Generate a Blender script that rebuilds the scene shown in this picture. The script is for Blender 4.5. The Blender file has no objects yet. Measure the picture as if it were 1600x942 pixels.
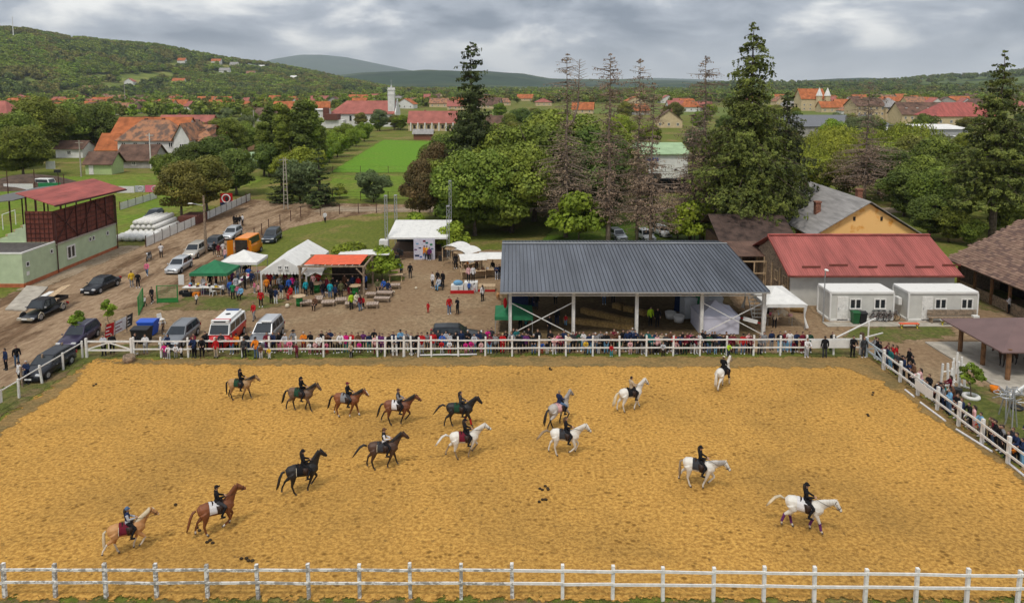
import bpy, math, random
import numpy as np
from mathutils import Vector, Matrix
rnd = random.Random(7)
npr = np.random.RandomState(11)
S = bpy.context.scene
COL = S.collection
R = math.radians
# ---------------------------------------------------------------- camera
CAMH = 20.36; PIT = R(6.0); FPX = 1114.2; CAMY = 20.36*math.tan(R(6.0))-6.232; PPY = 130+1114.2*math.tan(R(6.0))   # a rising-front view: low pitch, lens shifted down
cam = bpy.data.cameras.new('camera'); camo = bpy.data.objects.new('camera', cam); COL.objects.link(camo)
cam.sensor_width = 36; cam.lens = 36*FPX/1600; cam.clip_start = .5; cam.clip_end = 40000
cam.shift_y = -(471-PPY)/1600; camo.location = (0, CAMY, CAMH); camo.rotation_euler = (R(90)-PIT, 0, 0)
S.camera = camo
# ---------------------------------------------------------------- sky and sun (overcast, bright)
SUN_EL = R(60)
w = bpy.data.worlds.new("World"); S.world = w; w.use_nodes = True
nt = w.node_tree; N = nt.nodes; L = nt.links
for n in list(N): N.remove(n)
out = N.new('ShaderNodeOutputWorld'); bg = N.new('ShaderNodeBackground'); L.new(bg.outputs[0], out.inputs[0])
sky = N.new('ShaderNodeTexSky'); sky.sky_type = 'NISHITA'; sky.sun_disc = False
sky.sun_elevation = SUN_EL; sky.sun_rotation = R(200)
sk = N.new('ShaderNodeMix'); sk.data_type = 'RGBA'; sk.blend_type = 'MULTIPLY'; sk.inputs[0].default_value = 1
L.new(sky.outputs[0], sk.inputs[6]); sk.inputs[7].default_value = (1, 1, 1, 1)
tc = N.new('ShaderNodeTexCoord')
mp = N.new('ShaderNodeMapping'); mp.inputs['Scale'].default_value = (1, 1, 2.7); mp.inputs['Location'].default_value = (3.1, 1.3, 0.0)
L.new(tc.outputs['Generated'], mp.inputs[0])
n1 = N.new('ShaderNodeTexNoise'); n1.inputs['Scale'].default_value = 5.6; n1.inputs['Detail'].default_value = 8; n1.inputs['Roughness'].default_value = .53; n1.inputs['Distortion'].default_value = .25
L.new(mp.outputs[0], n1.inputs[0])
cr = N.new('ShaderNodeValToRGB'); e = cr.color_ramp.elements
e[0].position = .36; e[0].color = (.165, .19, .235, 1); e[1].position = .61; e[1].color = (.80, .79, .76, 1)
m_ = cr.color_ramp.elements.new(.49); m_.color = (.36, .385, .43, 1)
L.new(n1.outputs[0], cr.inputs[0])
# clouds thin towards the horizon and the overcast brightens towards the zenith, as an overcast sky does
sx = N.new('ShaderNodeSeparateXYZ'); L.new(tc.outputs['Generated'], sx.inputs[0])
gr = N.new('ShaderNodeMapRange'); gr.inputs[1].default_value = 0.0; gr.inputs[2].default_value = .06; gr.inputs[3].default_value = .75; gr.inputs[4].default_value = 0.0; gr.clamp = True
L.new(sx.outputs[2], gr.inputs[0])
hz = N.new('ShaderNodeMix'); hz.data_type = 'RGBA'; L.new(gr.outputs[0], hz.inputs[0]); L.new(cr.outputs[0], hz.inputs[6]); hz.inputs[7].default_value = (.66, .67, .67, 1)
zr = N.new('ShaderNodeMapRange'); zr.inputs[1].default_value = .1; zr.inputs[2].default_value = 1.0; zr.inputs[3].default_value = 1.0; zr.inputs[4].default_value = 1.25
L.new(sx.outputs[2], zr.inputs[0])
zm = N.new('ShaderNodeVectorMath'); zm.operation = 'SCALE'; L.new(hz.outputs[2], zm.inputs[0]); L.new(zr.outputs[0], zm.inputs['Scale'])
sv = N.new('ShaderNodeVectorMath'); sv.operation = 'SCALE'; sv.inputs['Scale'].default_value = .08; L.new(sk.outputs[2], sv.inputs[0])
mx = N.new('ShaderNodeMix'); mx.data_type = 'RGBA'; mx.inputs[0].default_value = .93
L.new(sv.outputs[0], mx.inputs[6]); L.new(zm.outputs[0], mx.inputs[7])
L.new(mx.outputs[2], bg.inputs[0]); bg.inputs[1].default_value = 1.0
sun = bpy.data.lights.new('sun', 'SUN'); sun.energy = 1.5; sun.angle = R(11); sun.color = (1, .95, .86)
suno = bpy.data.objects.new('sun', sun); COL.objects.link(suno)
suno.rotation_euler = (R(90)-SUN_EL, 0, -R(20))
S.view_settings.view_transform = 'Standard'; S.view_settings.look = 'None'; S.view_settings.gamma = 1; S.view_settings.exposure = 0.58
# ---------------------------------------------------------------- pixels to places
CP, SP = math.cos(PIT), math.sin(PIT)
def P(x, y, z=0.0, Y=None):
    u = (x-800)/FPX; v = (PPY-y)/FPX
    d = Vector((u, CP+v*SP, -SP+v*CP))
    t = ((Y-CAMY)/d.y) if Y is not None else (z-CAMH)/d.z
    return Vector((d.x*t, CAMY+d.y*t, CAMH+d.z*t))
def PX(x, Y, z=0.0):            # world x of a pixel column at a given distance and height
    zc = (Y-CAMY)*CP+(CAMH-z)*SP
    return (x-800)/FPX*zc
# ---------------------------------------------------------------- mesh building
def setprops(o, label=None, cat=None, group=None, kind=None):
    if label: o['label'] = label
    if cat: o['category'] = cat
    if group: o['group'] = group
    if kind: o['kind'] = kind
    return o
def empty(name, loc=(0, 0, 0), rz=0, label=None, cat=None, group=None):
    o = bpy.data.objects.new(name, None); COL.objects.link(o); o.location = loc; o.rotation_euler = (0, 0, rz); o.empty_display_size = .2
    return setprops(o, label, cat, group)
def link(name, me, parent=None, loc=None, rz=0, scale=None, mats=None):
    o = bpy.data.objects.new(name, me); COL.objects.link(o)
    if parent is not None: o.parent = parent
    if loc is not None: o.location = loc
    if rz: o.rotation_euler = (0, 0, rz)
    if scale is not None: o.scale = (scale,)*3 if not hasattr(scale, '__len__') else scale
    if mats:
        for i, m in enumerate(mats):
            if m is not None and i < len(o.material_slots):
                o.material_slots[i].link = 'OBJECT'; o.material_slots[i].material = m
    return o
def npmesh(name, V, Fq, mats, mi=None, smooth=False):
    """V (n,3), Fq (m,4) or (m,3) arrays"""
    V = np.asarray(V, dtype=np.float32); Fq = np.asarray(Fq, dtype=np.int32); k = Fq.shape[1]
    me = bpy.data.meshes.new(name)
    me.vertices.add(len(V)); me.vertices.foreach_set('co', V.ravel())
    me.loops.add(Fq.size); me.loops.foreach_set('vertex_index', Fq.ravel())
    me.polygons.add(len(Fq)); me.polygons.foreach_set('loop_start', np.arange(len(Fq), dtype=np.int32)*k)
    if mi is not None: me.polygons.foreach_set('material_index', np.asarray(mi, dtype=np.int32))
    if smooth: me.polygons.foreach_set('use_smooth', np.ones(len(Fq), dtype=bool))
    for m in mats: me.materials.append(m)
    me.update(calc_edges=True)
    return me
class MB:
    def __init__(s): s.v = []; s.f = []; s.m = []
    def add(s, vs, fs, m=0):
        b = len(s.v); s.v += [tuple(p) for p in vs]; s.f += [tuple(b+i for i in f) for f in fs]; s.m += [m]*len(fs); return s
    def box(s, c, d, m=0, rz=0.0, M=None):
        x, y, z = d[0]/2, d[1]/2, d[2]/2
        vs = [Vector((a*x, b*y, e*z)) for e in (-1, 1) for b in (-1, 1) for a in (-1, 1)]
        if M is None: M = Matrix.Rotation(rz, 3, 'Z')
        c = Vector(c)
        return s.add([M @ p+c for p in vs], [(0, 2, 3, 1), (4, 5, 7, 6), (0, 1, 5, 4), (2, 6, 7, 3), (0, 4, 6, 2), (1, 3, 7, 5)], m)
    def beam(s, p, q, wd, h=None, m=0):
        p = Vector(p); q = Vector(q); h = h or wd; d = q-p; ln = d.length
        if ln < 1e-6: return s
        d.normalize(); up = Vector((0, 0, 1)) if abs(d.z) < .98 else Vector((0, 1, 0))
        sd = d.cross(up).normalized(); up = sd.cross(d)
        M = Matrix((sd, d, up)).transposed()
        return s.box((p+q)/2, (wd, ln, h), m, M=M)
    def tube(s, pts, rad, n=8, m=0, flat=1.0):
        pts = [Vector(p) for p in pts]
        if not hasattr(rad, '__len__'): rad = [rad]*len(pts)
        b = len(s.v); prev = None
        for i, p in enumerate(pts):
            d = (pts[min(i+1, len(pts)-1)]-pts[max(i-1, 0)])
            d = d.normalized() if d.length > 1e-9 else Vector((0, 0, 1))
            up = Vector((0, 0, 1)) if abs(d.z) < .95 else Vector((1, 0, 0))
            if prev is not None: up = prev
            sd = d.cross(up)
            sd = sd.normalized() if sd.length > 1e-6 else Vector((1, 0, 0))
            u2 = sd.cross(d).normalized(); prev = u2
            for k in range(n):
                a = 2*math.pi*k/n
                s.v.append(tuple(p+sd*math.cos(a)*rad[i]*flat+u2*math.sin(a)*rad[i]))
        for i in range(len(pts)-1):
            for k in range(n):
                a, c = b+i*n+k, b+i*n+(k+1) % n
                s.f.append((a, c, c+n, a+n)); s.m.append(m)
        s.f.append(tuple(b+k for k in reversed(range(n)))); s.m.append(m)
        e = b+(len(pts)-1)*n; s.f.append(tuple(e+k for k in range(n))); s.m.append(m)
        return s
    def cyl(s, c, r, h, n=12, m=0, r2=None):
        c = Vector(c); return s.tube([c, c+Vector((0, 0, h))], [r, r if r2 is None else r2], n, m)
    def lathe(s, c, prof, n=12, m=0):
        b = len(s.v); c = Vector(c)
        for r, z in prof:
            for k in range(n):
                a = 2*math.pi*k/n; s.v.append((c.x+math.cos(a)*r, c.y+math.sin(a)*r, c.z+z))
        for i in range(len(prof)-1):
            for k in range(n):
                a, d = b+i*n+k, b+i*n+(k+1) % n
                s.f.append((a, d, d+n, a+n)); s.m.append(m)
        return s
    def ell(s, c, r, nu=10, nv=7, m=0):
        if not hasattr(r, '__len__'): r = (r, r, r)
        prof = [(math.sin(math.pi*(j+.02)/(nv+.04)), -math.cos(math.pi*(j+.02)/(nv+.04))) for j in range(nv+1)]
        b = len(s.v)
        for pr, pz in prof:
            for k in range(nu):
                a = 2*math.pi*k/nu; s.v.append((c[0]+math.cos(a)*pr*r[0], c[1]+math.sin(a)*pr*r[1], c[2]+pz*r[2]))
        for i in range(nv):
            for k in range(nu):
                a, d = b+i*nu+k, b+i*nu+(k+1) % nu
                s.f.append((a, d, d+nu, a+nu)); s.m.append(m)
        return s
    def prism(s, poly, a, bvec, m=0):
        """poly: 3D points, extruded by bvec"""
        n = len(poly); p = [Vector(q)+Vector(a) for q in poly]; q = [x+Vector(bvec) for x in p]
        fs = [tuple(range(n)), tuple(reversed(range(n, 2*n)))]+[(i, i+n, (i+1) % n+n, (i+1) % n) for i in range(n)]
        return s.add(p+q, fs, m)
    def mesh(s, name, mats, smooth=False):
        me = bpy.data.meshes.new(name); me.from_pydata(s.v, [], s.f)
        if not isinstance(mats, (list, tuple)): mats = [mats]
        for m in mats: me.materials.append(m)
        if max(s.m, default=0) > 0: me.polygons.foreach_set('material_index', s.m)
        if smooth: me.polygons.foreach_set('use_smooth', [True]*len(me.polygons))
        me.update(); return me
    def build(s, name, mats, parent=None, smooth=False, loc=None, rz=0):
        return link(name, s.mesh(name, mats, smooth), parent, loc, rz)
def thing(name, mb, mats, label, cat, group=None, loc=None, rz=0, smooth=False):
    return setprops(mb.build(name, mats, None, smooth, loc, rz), label, cat, group)
def copytree(o, parent=None):
    c = o.copy(); COL.objects.link(c)
    if parent is not None: c.parent = parent
    for ch in o.children: copytree(ch, c)
    return c
def dup(o, loc, rz=0, scale=None, label=None, group=None):
    c = copytree(o); c.location = loc; c.rotation_euler = (0, 0, rz)
    if scale is not None: c.scale = (scale,)*3 if not hasattr(scale, '__len__') else scale
    return setprops(c, label, None, group)
# ---------------------------------------------------------------- materials
def s8(r, g, b, k=1.0):
    f = lambda c: (c/255/12.92 if c/255 <= .04045 else ((c/255+.055)/1.055)**2.4)*k
    return (f(r), f(g), f(b))
_M = {}
def mat(name, col, rough=.8, var=.18, scale=3.0, bump=0.0, bscale=None, metal=0.0, col2=None, spec=.3, coords='Object', thr=None, attr=None, trans=0.0, rvar=0.0, stretch=None):
    if name in _M: return _M[name]
    m = bpy.data.materials.new(name); m.use_nodes = True; nt = m.node_tree; N = nt.nodes; L = nt.links
    b = N['Principled BSDF']; b.inputs['Roughness'].default_value = rough; b.inputs['Metallic'].default_value = metal
    b.inputs['Specular IOR Level'].default_value = spec
    tc = N.new('ShaderNodeTexCoord'); no = N.new('ShaderNodeTexNoise'); no.inputs['Scale'].default_value = scale; no.inputs['Detail'].default_value = 5; no.inputs['Roughness'].default_value = .6
    src = tc.outputs[coords if coords != 'World' else 'Object']
    if coords == 'World':
        src = N.new('ShaderNodeNewGeometry').outputs['Position']
    if stretch:
        mpn = N.new('ShaderNodeMapping'); mpn.inputs['Scale'].default_value = stretch; L.new(src, mpn.inputs[0]); src = mpn.outputs[0]
    L.new(src, no.inputs[0])
    c2 = col2 if col2 else tuple(max(0, c*(1-2.2*var)) for c in col)
    c1 = col if col2 else tuple(c*(1+var) for c in col)
    mr = N.new('ShaderNodeMapRange'); lo, hi = thr if thr else (.3, .7)
    mr.inputs[1].default_value = lo; mr.inputs[2].default_value = hi; L.new(no.outputs[0], mr.inputs[0])
    mi = N.new('ShaderNodeMix'); mi.data_type = 'RGBA'; mi.inputs[6].default_value = (*c2, 1); mi.inputs[7].default_value = (*c1, 1)
    L.new(mr.outputs[0], mi.inputs[0]); colout = mi.outputs[2]
    if attr:
        at = N.new('ShaderNodeAttribute'); at.attribute_name = attr
        vm = N.new('ShaderNodeVectorMath'); vm.operation = 'SCALE'; L.new(colout, vm.inputs[0]); L.new(at.outputs['Fac'], vm.inputs['Scale']); colout = vm.outputs[0]
    if rvar:
        oi = N.new('ShaderNodeObjectInfo'); r1 = N.new('ShaderNodeMapRange'); r1.inputs[3].default_value = 1-rvar; r1.inputs[4].default_value = 1+rvar; L.new(oi.outputs['Random'], r1.inputs[0])
        vm = N.new('ShaderNodeVectorMath'); vm.operation = 'SCALE'; L.new(colout, vm.inputs[0]); L.new(r1.outputs[0], vm.inputs['Scale']); colout = vm.outputs[0]
        hs = N.new('ShaderNodeHueSaturation'); r2 = N.new('ShaderNodeMapRange'); r2.inputs[3].default_value = .5-rvar*.10; r2.inputs[4].default_value = .5+rvar*.06
        ml = N.new('ShaderNodeMath'); ml.operation = 'MULTIPLY'; ml.inputs[1].default_value = 7.31; fr = N.new('ShaderNodeMath'); fr.operation = 'FRACT'
        L.new(oi.outputs['Random'], ml.inputs[0]); L.new(ml.outputs[0], fr.inputs[0]); L.new(fr.outputs[0], r2.inputs[0]); L.new(r2.outputs[0], hs.inputs['Hue']); L.new(colout, hs.inputs['Color']); colout = hs.outputs[0]
    L.new(colout, b.inputs['Base Color'])
    if bump:
        bn = N.new('ShaderNodeBump'); bn.inputs['Strength'].default_value = min(1, bump); bn.inputs['Distance'].default_value = .05*max(1, bump)
        n2 = N.new('ShaderNodeTexNoise'); n2.inputs['Scale'].default_value = bscale or scale*4; n2.inputs['Detail'].default_value = 4; L.new(src, n2.inputs[0])
        L.new(n2.outputs[0], bn.inputs['Height']); L.new(bn.outputs[0], b.inputs['Normal'])
    if trans:
        tr = N.new('ShaderNodeBsdfTranslucent'); L.new(colout, tr.inputs[0]); ms = N.new('ShaderNodeMixShader'); ms.inputs[0].default_value = trans
        L.new(b.outputs[0], ms.inputs[1]); L.new(tr.outputs[0], ms.inputs[2]); L.new(ms.outputs[0], N['Material Output'].inputs[0])
    _M[name] = m; return m
WHITE = mat('white_paint', (.74, .72, .68), .6, .10, 5)
WHITEOLD = mat('weathered_white_paint', (.72, .70, .66), .8, .1, 4, col2=(.30, .28, .25), thr=(.46, .55), stretch=(1, 1, 2))
WOOD = mat('weathered_wood', (.30, .22, .15), .85, .3, 6, .3)
PLANK = mat('pale_wood', (.50, .36, .22), .8, .2, 6)
DARKWOOD = mat('dark_wood', (.10, .060, .038), .8, .3, 5)
STEEL = mat('galvanised_steel', (.45, .46, .47), .45, .12, 8, metal=.6)
BLACK = mat('black_plastic', (.018, .018, .02), .5, .1)
RUBBER = mat('tyre_rubber', (.022, .022, .022), .85, .2)
GLASS = mat('dark_window_glass', (.02, .026, .032), .12, .1, spec=.6)
CANVAS = mat('white_canvas', (.78, .77, .74), .75, .06, 2, trans=.15)
# ================================================================ ground materials
def groundmat(name, a, b, c, ss, sl, thr=(.45, .6), bump=.6, edge=None, hoof=0.0, esc=1.2, d=None, dthr=(.62, .7), sd=9.0, stretch=(1, 1, 1), far=None):
    m = bpy.data.materials.new(name); m.use_nodes = True; nt = m.node_tree; N = nt.nodes; L = nt.links
    bs = N['Principled BSDF']; bs.inputs['Roughness'].default_value = .95; bs.inputs['Specular IOR Level'].default_value = .08
    tc = N.new('ShaderNodeTexCoord'); mp = N.new('ShaderNodeMapping'); mp.inputs['Scale'].default_value = stretch; L.new(tc.outputs['Object'], mp.inputs[0])
    def noise(sc, det=6, ro=.62, dist=0.0, raw=False):
        n = N.new('ShaderNodeTexNoise'); n.inputs['Scale'].default_value = sc; n.inputs['Detail'].default_value = det; n.inputs['Roughness'].default_value = ro; n.inputs['Distortion'].default_value = dist
        L.new(tc.outputs['Object'] if raw else mp.outputs[0], n.inputs[0]); return n.outputs[0]
    def rng(x, lo, hi):
        r = N.new('ShaderNodeMapRange'); r.interpolation_type = 'SMOOTHSTEP'; r.inputs[1].default_value = lo; r.inputs[2].default_value = hi; L.new(x, r.inputs[0]); return r.outputs[0]
    def mix(f, p, q):
        x = N.new('ShaderNodeMix'); x.data_type = 'RGBA'; L.new(f, x.inputs[0])
        for s, i in ((p, 6), (q, 7)):
            if isinstance(s, tuple): x.inputs[i].default_value = (*s, 1)
            else: L.new(s, x.inputs[i])
        return x.outputs[2]
    ns = noise(ss, 8, .72); nl = noise(sl, 6, .65, .4)
    base = mix(rng(ns, .40, .62), b, a)
    col = mix(rng(nl, *thr), base, mix(rng(ns, .38, .62), tuple(x*.58 for x in c), c))
    if d: col = mix(rng(noise(sd, 5, .7), *dthr), col, d)
    if hoof:                                    # hoof prints: small dark pits
        vo = N.new('ShaderNodeTexVoronoi'); vo.inputs['Scale'].default_value = hoof; vo.inputs['Randomness'].default_value = 1.0; L.new(mp.outputs[0], vo.inputs[0]); pit = rng(vo.outputs['Distance'], .34, .14)
        mm = N.new('ShaderNodeMath'); mm.operation = 'MULTIPLY'; L.new(pit, mm.inputs[0]); L.new(rng(noise(.5, 4, .6), .40, .62), mm.inputs[1]); col = mix(mm.outputs[0], col, tuple(x*.55 for x in b))
    if far:                                     # broad patchwork of fields, only its own colours
        v = N.new('ShaderNodeTexVoronoi'); v.inputs['Scale'].default_value = .006; L.new(tc.outputs['Object'], v.inputs[0])
        sp = N.new('ShaderNodeSeparateColor'); L.new(v.outputs['Color'], sp.inputs[0])
        sy = N.new('ShaderNodeSeparateXYZ'); L.new(tc.outputs['Object'], sy.inputs[0]); yy = rng(sy.outputs[1], 300, 420)
        ml = N.new('ShaderNodeMath'); ml.operation = 'MULTIPLY'; L.new(rng(sp.outputs[0], .55, .6), ml.inputs[0]); L.new(yy, ml.inputs[1]); col = mix(ml.outputs[0], col, far)
    L.new(col, bs.inputs['Base Color'])
    if bump:
        bp = N.new('ShaderNodeBump'); bp.inputs['Strength'].default_value = bump; bp.inputs['Distance'].default_value = .12; L.new(ns, bp.inputs['Height']); L.new(bp.outputs[0], bs.inputs['Normal'])
    if edge:
        at = N.new('ShaderNodeAttribute'); at.attribute_name = 'edge'
        ne = noise(esc, 8, .7, 0, True)
        m1 = N.new('ShaderNodeMath'); m1.operation = 'MULTIPLY_ADD'; m1.inputs[1].default_value = edge*2; m1.inputs[2].default_value = -edge; L.new(ne, m1.inputs[0])
        ad = N.new('ShaderNodeMath'); ad.operation = 'ADD'; L.new(at.outputs['Fac'], ad.inputs[0]); L.new(m1.outputs[0], ad.inputs[1])
        al = rng(ad.outputs[0], -.06*edge, .10*edge)
        tr = N.new('ShaderNodeBsdfTransparent'); ms = N.new('ShaderNodeMixShader'); L.new(al, ms.inputs[0]); L.new(tr.outputs[0], ms.inputs[1]); L.new(bs.outputs[0], ms.inputs[2]); L.new(ms.outputs[0], N['Material Output'].inputs[0])
    return m
def sheet(name, poly, z, res, m, amp):
    """a sheet with a ragged edge: grid clipped to a polygon, its distance to the edge stored per vertex"""
    poly = np.array([(p[0], p[1]) for p in poly], float)
    x0, y0 = poly.min(0)-amp; x1, y1 = poly.max(0)+amp
    xs = np.arange(x0, x1+res, res); ys = np.arange(y0, y1+res, res); X, Yg = np.meshgrid(xs, ys)
    pts = np.stack([X.ravel(), Yg.ravel()], 1); dmin = np.full(len(pts), 1e9); ins = np.zeros(len(pts), bool)
    for i in range(len(poly)):
        a, b = poly[i], poly[(i+1) % len(poly)]; ab = b-a
        t = np.clip(((pts-a) @ ab)/max(1e-9, ab @ ab), 0, 1); d = np.hypot(*(pts-(a+t[:, None]*ab)).T); dmin = np.minimum(dmin, d)
        if a[1] != b[1]:
            c = ((a[1] > pts[:, 1]) != (b[1] > pts[:, 1])) & (pts[:, 0] < (b[0]-a[0])*(pts[:, 1]-a[1])/(b[1]-a[1])+a[0]); ins ^= c
    sd = np.where(ins, dmin, -dmin); nx = len(xs)
    idx = np.arange(len(pts)).reshape(len(ys), nx)
    q = np.stack([idx[:-1, :-1], idx[:-1, 1:], idx[1:, 1:], idx[1:, :-1]], -1).reshape(-1, 4)
    q = q[(sd[q] > -amp).any(1)]; used = np.unique(q); re = np.full(len(pts), -1); re[used] = np.arange(len(used))
    V = np.column_stack([pts[used], np.full(len(used), 0.0)])
    me = npmesh(name, V, re[q], [m]); at = me.attributes.new('edge', 'FLOAT', 'POINT'); at.data.foreach_set('value', sd[used].astype(np.float32))
    o = link(name, me, None, (0, 0, z)); o['kind'] = 'structure'; return o
def pp(*pts): return [tuple(P(x, y)[:2]) for x, y in pts]
GRASS = (.150, .165, .030); GRASSD = (.090, .112, .020); DRY = (.26, .20, .075)
# the ground: one sheet to the horizon
gm = groundmat('meadow_grass', GRASS, GRASSD, DRY, 2.2, .11, (.48, .64), .5, far=(.12, .15, .035))
gv = []; gq = []
rs = [0, 60, 140, 300, 700, 1500, 3500, 8000, 14500]; na = 48
for r_ in rs:
    for k in range(na): gv.append((math.cos(2*math.pi*k/na)*r_, math.sin(2*math.pi*k/na)*r_+50, 0))
for i in range(len(rs)-1):
    for k in range(na): gq.append((i*na+k, i*na+(k+1) % na, (i+1)*na+(k+1) % na, (i+1)*na+k))
g = link('ground', npmesh('ground', gv, gq, [gm])); g['kind'] = 'structure'
SAND = groundmat('riding_sand', (.64, .365, .092), (.37, .190, .044), (.42, .238, .064), 5.6, .10, (.40, .74), .75, edge=1.0, esc=2.0, d=(.17, .095, .030), dthr=(.55, .70), sd=3.4, stretch=(.95, 1.1, 1), hoof=2.3)
MUD = groundmat('trodden_earth', (.27, .185, .108), (.20, .130, .075), (.33, .235, .14), 2.6, .22, (.45, .62), .7, edge=1.4, esc=.8, d=(.10, .06, .035), dthr=(.60, .72), sd=1.1)
TRACK = groundmat('trodden_sand_track', (.36, .235, .090), (.22, .14, .055), (.25, .18, .075), 5.0, .5, (.45, .62), 1.0, edge=1.3, esc=1.0, d=(.10, .075, .035), dthr=(.57, .68), sd=4.5, stretch=(.8, 1.4, 1))
ROAD = groundmat('dirt_road_earth', (.34, .245, .155), (.235, .155, .095), (.175, .108, .062), 1.7, .16, (.46, .60), .6, edge=1.6, esc=.7, d=(.34, .26, .18), dthr=(.60, .72), sd=.9, stretch=(1.6, .45, 1))
GRAV = groundmat('pale_gravel', (.36, .29, .21), (.26, .20, .14), (.30, .22, .14), 3.0, .3, (.45, .6), .4, edge=1.0, esc=.8)
LAWN = groundmat('short_grass', (.125, .135, .034), (.075, .090, .022), (.21, .15, .075), 3.0, .35, (.42, .60), .7, edge=1.5, esc=1.0)
FIELD = groundmat('young_wheat', (.13, .255, .022), (.095, .20, .016), (.16, .27, .03), 1.2, .12, (.5, .7), .3, edge=2.0, esc=.5)
FIELD2 = groundmat('hay_meadow', (.15, .215, .026), (.10, .155, .018), (.20, .21, .045), 1.0, .10, (.45, .62), .3, edge=2.0, esc=.5)
HAYG = groundmat('straw_floor', (.15, .105, .055), (.09, .062, .034), (.20, .145, .07), 2.6, .3, (.5, .65), .6, edge=.8, esc=1.0)
sheet('dirt_road', [(-48.5, 15), (-34.5, 15), (-33.8, 50), (-32, 62), (-33.5, 84), (-31, 96), (-25, 104), (-20, 107.5), (60, 106), (60, 113), (-22, 115), (-38, 117), (-46.2, 120), (-46.6, 80), (-48.7, 76)], 0.0075, .8, ROAD, 1.6)
sheet('gravel_lane', [(-32, 107.8), (64, 107), (64, 111.5), (-31, 112.5)], 0.0110, 1.0, GRAV, 1.0)
sheet('stand_apron', [(-49.2, 64), (-46.8, 66), (-46.4, 84), (-49.2, 84)], 0.0145, .6, GRAV, .8)
sheet('dirt_yard', [(-36, 49.2), (-31, 48.6), (27, 48.0), (31, 52), (31, 84), (14, 86), (0, 82), (-8, 81), (-15, 79), (-14.5, 72), (-11, 69), (-13, 67), (-22, 67), (-24.5, 65), (-27, 60.5), (-33, 61), (-36, 58)], 0.0180, .5, MUD, 1.4)
sheet('stall_yard', [(-34, 61), (-27, 60), (-24, 66), (-25, 74), (-33, 74)], 0.0215, .5, MUD, 1.4)
sheet('shed_floor', [(-1, 51), (20, 51), (21, 70), (-1, 70)], 0.0250, .5, HAYG, .8)
sheet('grass_verge', [(-31.6, 47.5), (1, 47.2), (-2, 48.9), (-12, 49.4), (-30.8, 49.9)], 0.0285, .4, LAWN, 1.5)
sheet('grass_strip', [(-36, 12), (-31.4, 12), (-31.2, 46), (-29, 47.6), (-31, 50), (-33.5, 49)], 0.0320, .4, LAWN, 1.5)
sheet('near_verge', [(-40, 14), (40, 14), (40, 22.05), (-40, 22.25)], 0.0355, .4, LAWN, 1.5)
sheet('stall_lawn', [(-32.5, 58.6), (-24, 58.2), (-20, 60.0), (-24, 63), (-31, 62.5)], 0.0390, .4, LAWN, 1.5)
sheet('right_yard', [(27.2, 26), (70, 26), (70, 62), (27, 61.5)], 0.0425, .6, MUD, 1.4)
sheet('yard_grass', pp((1330, 512), (1480, 508), (1500, 525), (1400, 535), (1320, 530)), 0.0460, .4, LAWN, 1.5)
sheet('corner_grass', [(27.2, 24), (40, 24), (45, 36), (36, 41), (31, 42.5), (27.4, 41)], 0.0495, .4, LAWN, 1.5)
sheet('side_grass', [(22.3, 47.2), (26.6, 47.2), (26.4, 49.4), (22, 49)], 0.0530, .4, LAWN, 1.5)
sheet('barn_grass', pp((1515, 470), (1545, 462), (1600, 480), (1600, 490), (1540, 487)), 0.0565, .4, LAWN, 1.5)
sheet('arena_sand', [(-31.2, 22.2), (27.0, 22.1), (26.6, 46.6), (-30.9, 46.9)], 0.0600, .5, SAND, 1.0)
sheet('arena_track', [(-30.5, 46.2), (-28, 45.9), (24.0, 45.2), (25.3, 43), (26.4, 30), (26.7, 30), (26.8, 47.3), (-1, 47.4), (-30.5, 46.6)], 0.0635, .4, TRACK, 1.3)
sheet('arena_left_track', [(-31.2, 22), (-29.8, 22), (-29.8, 43), (-30.9, 46)], 0.0670, .4, TRACK, 1.3)
sheet('wheat_field', pp((515, 270), (652, 270), (686, 222), (598, 219)), .05, 1.5, FIELD, 2.0)
sheet('hay_field', pp((505, 312), (650, 312), (652, 274), (520, 274)), .05, 1.2, FIELD2, 2.0)
sheet('football_pitch', [(-120, 76), (-52.4, 76), (-52.4, 150), (-130, 150)], 0.0705, 1.2, FIELD2, 2.0)
sheet('yellow_meadow', pp((60, 292), (240, 290), (250, 272), (130, 275)), .04, 1.2, FIELD2, 2.0)
sheet('park_lawn', pp((830, 400), (1200, 400), (1150, 335), (880, 335)), 0.0740, 1.0, groundmat('shady_lawn', (.10, .16, .02), (.06, .11, .014), (.16, .2, .04), 2, .2, edge=1.5, esc=.8), 1.5)
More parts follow.
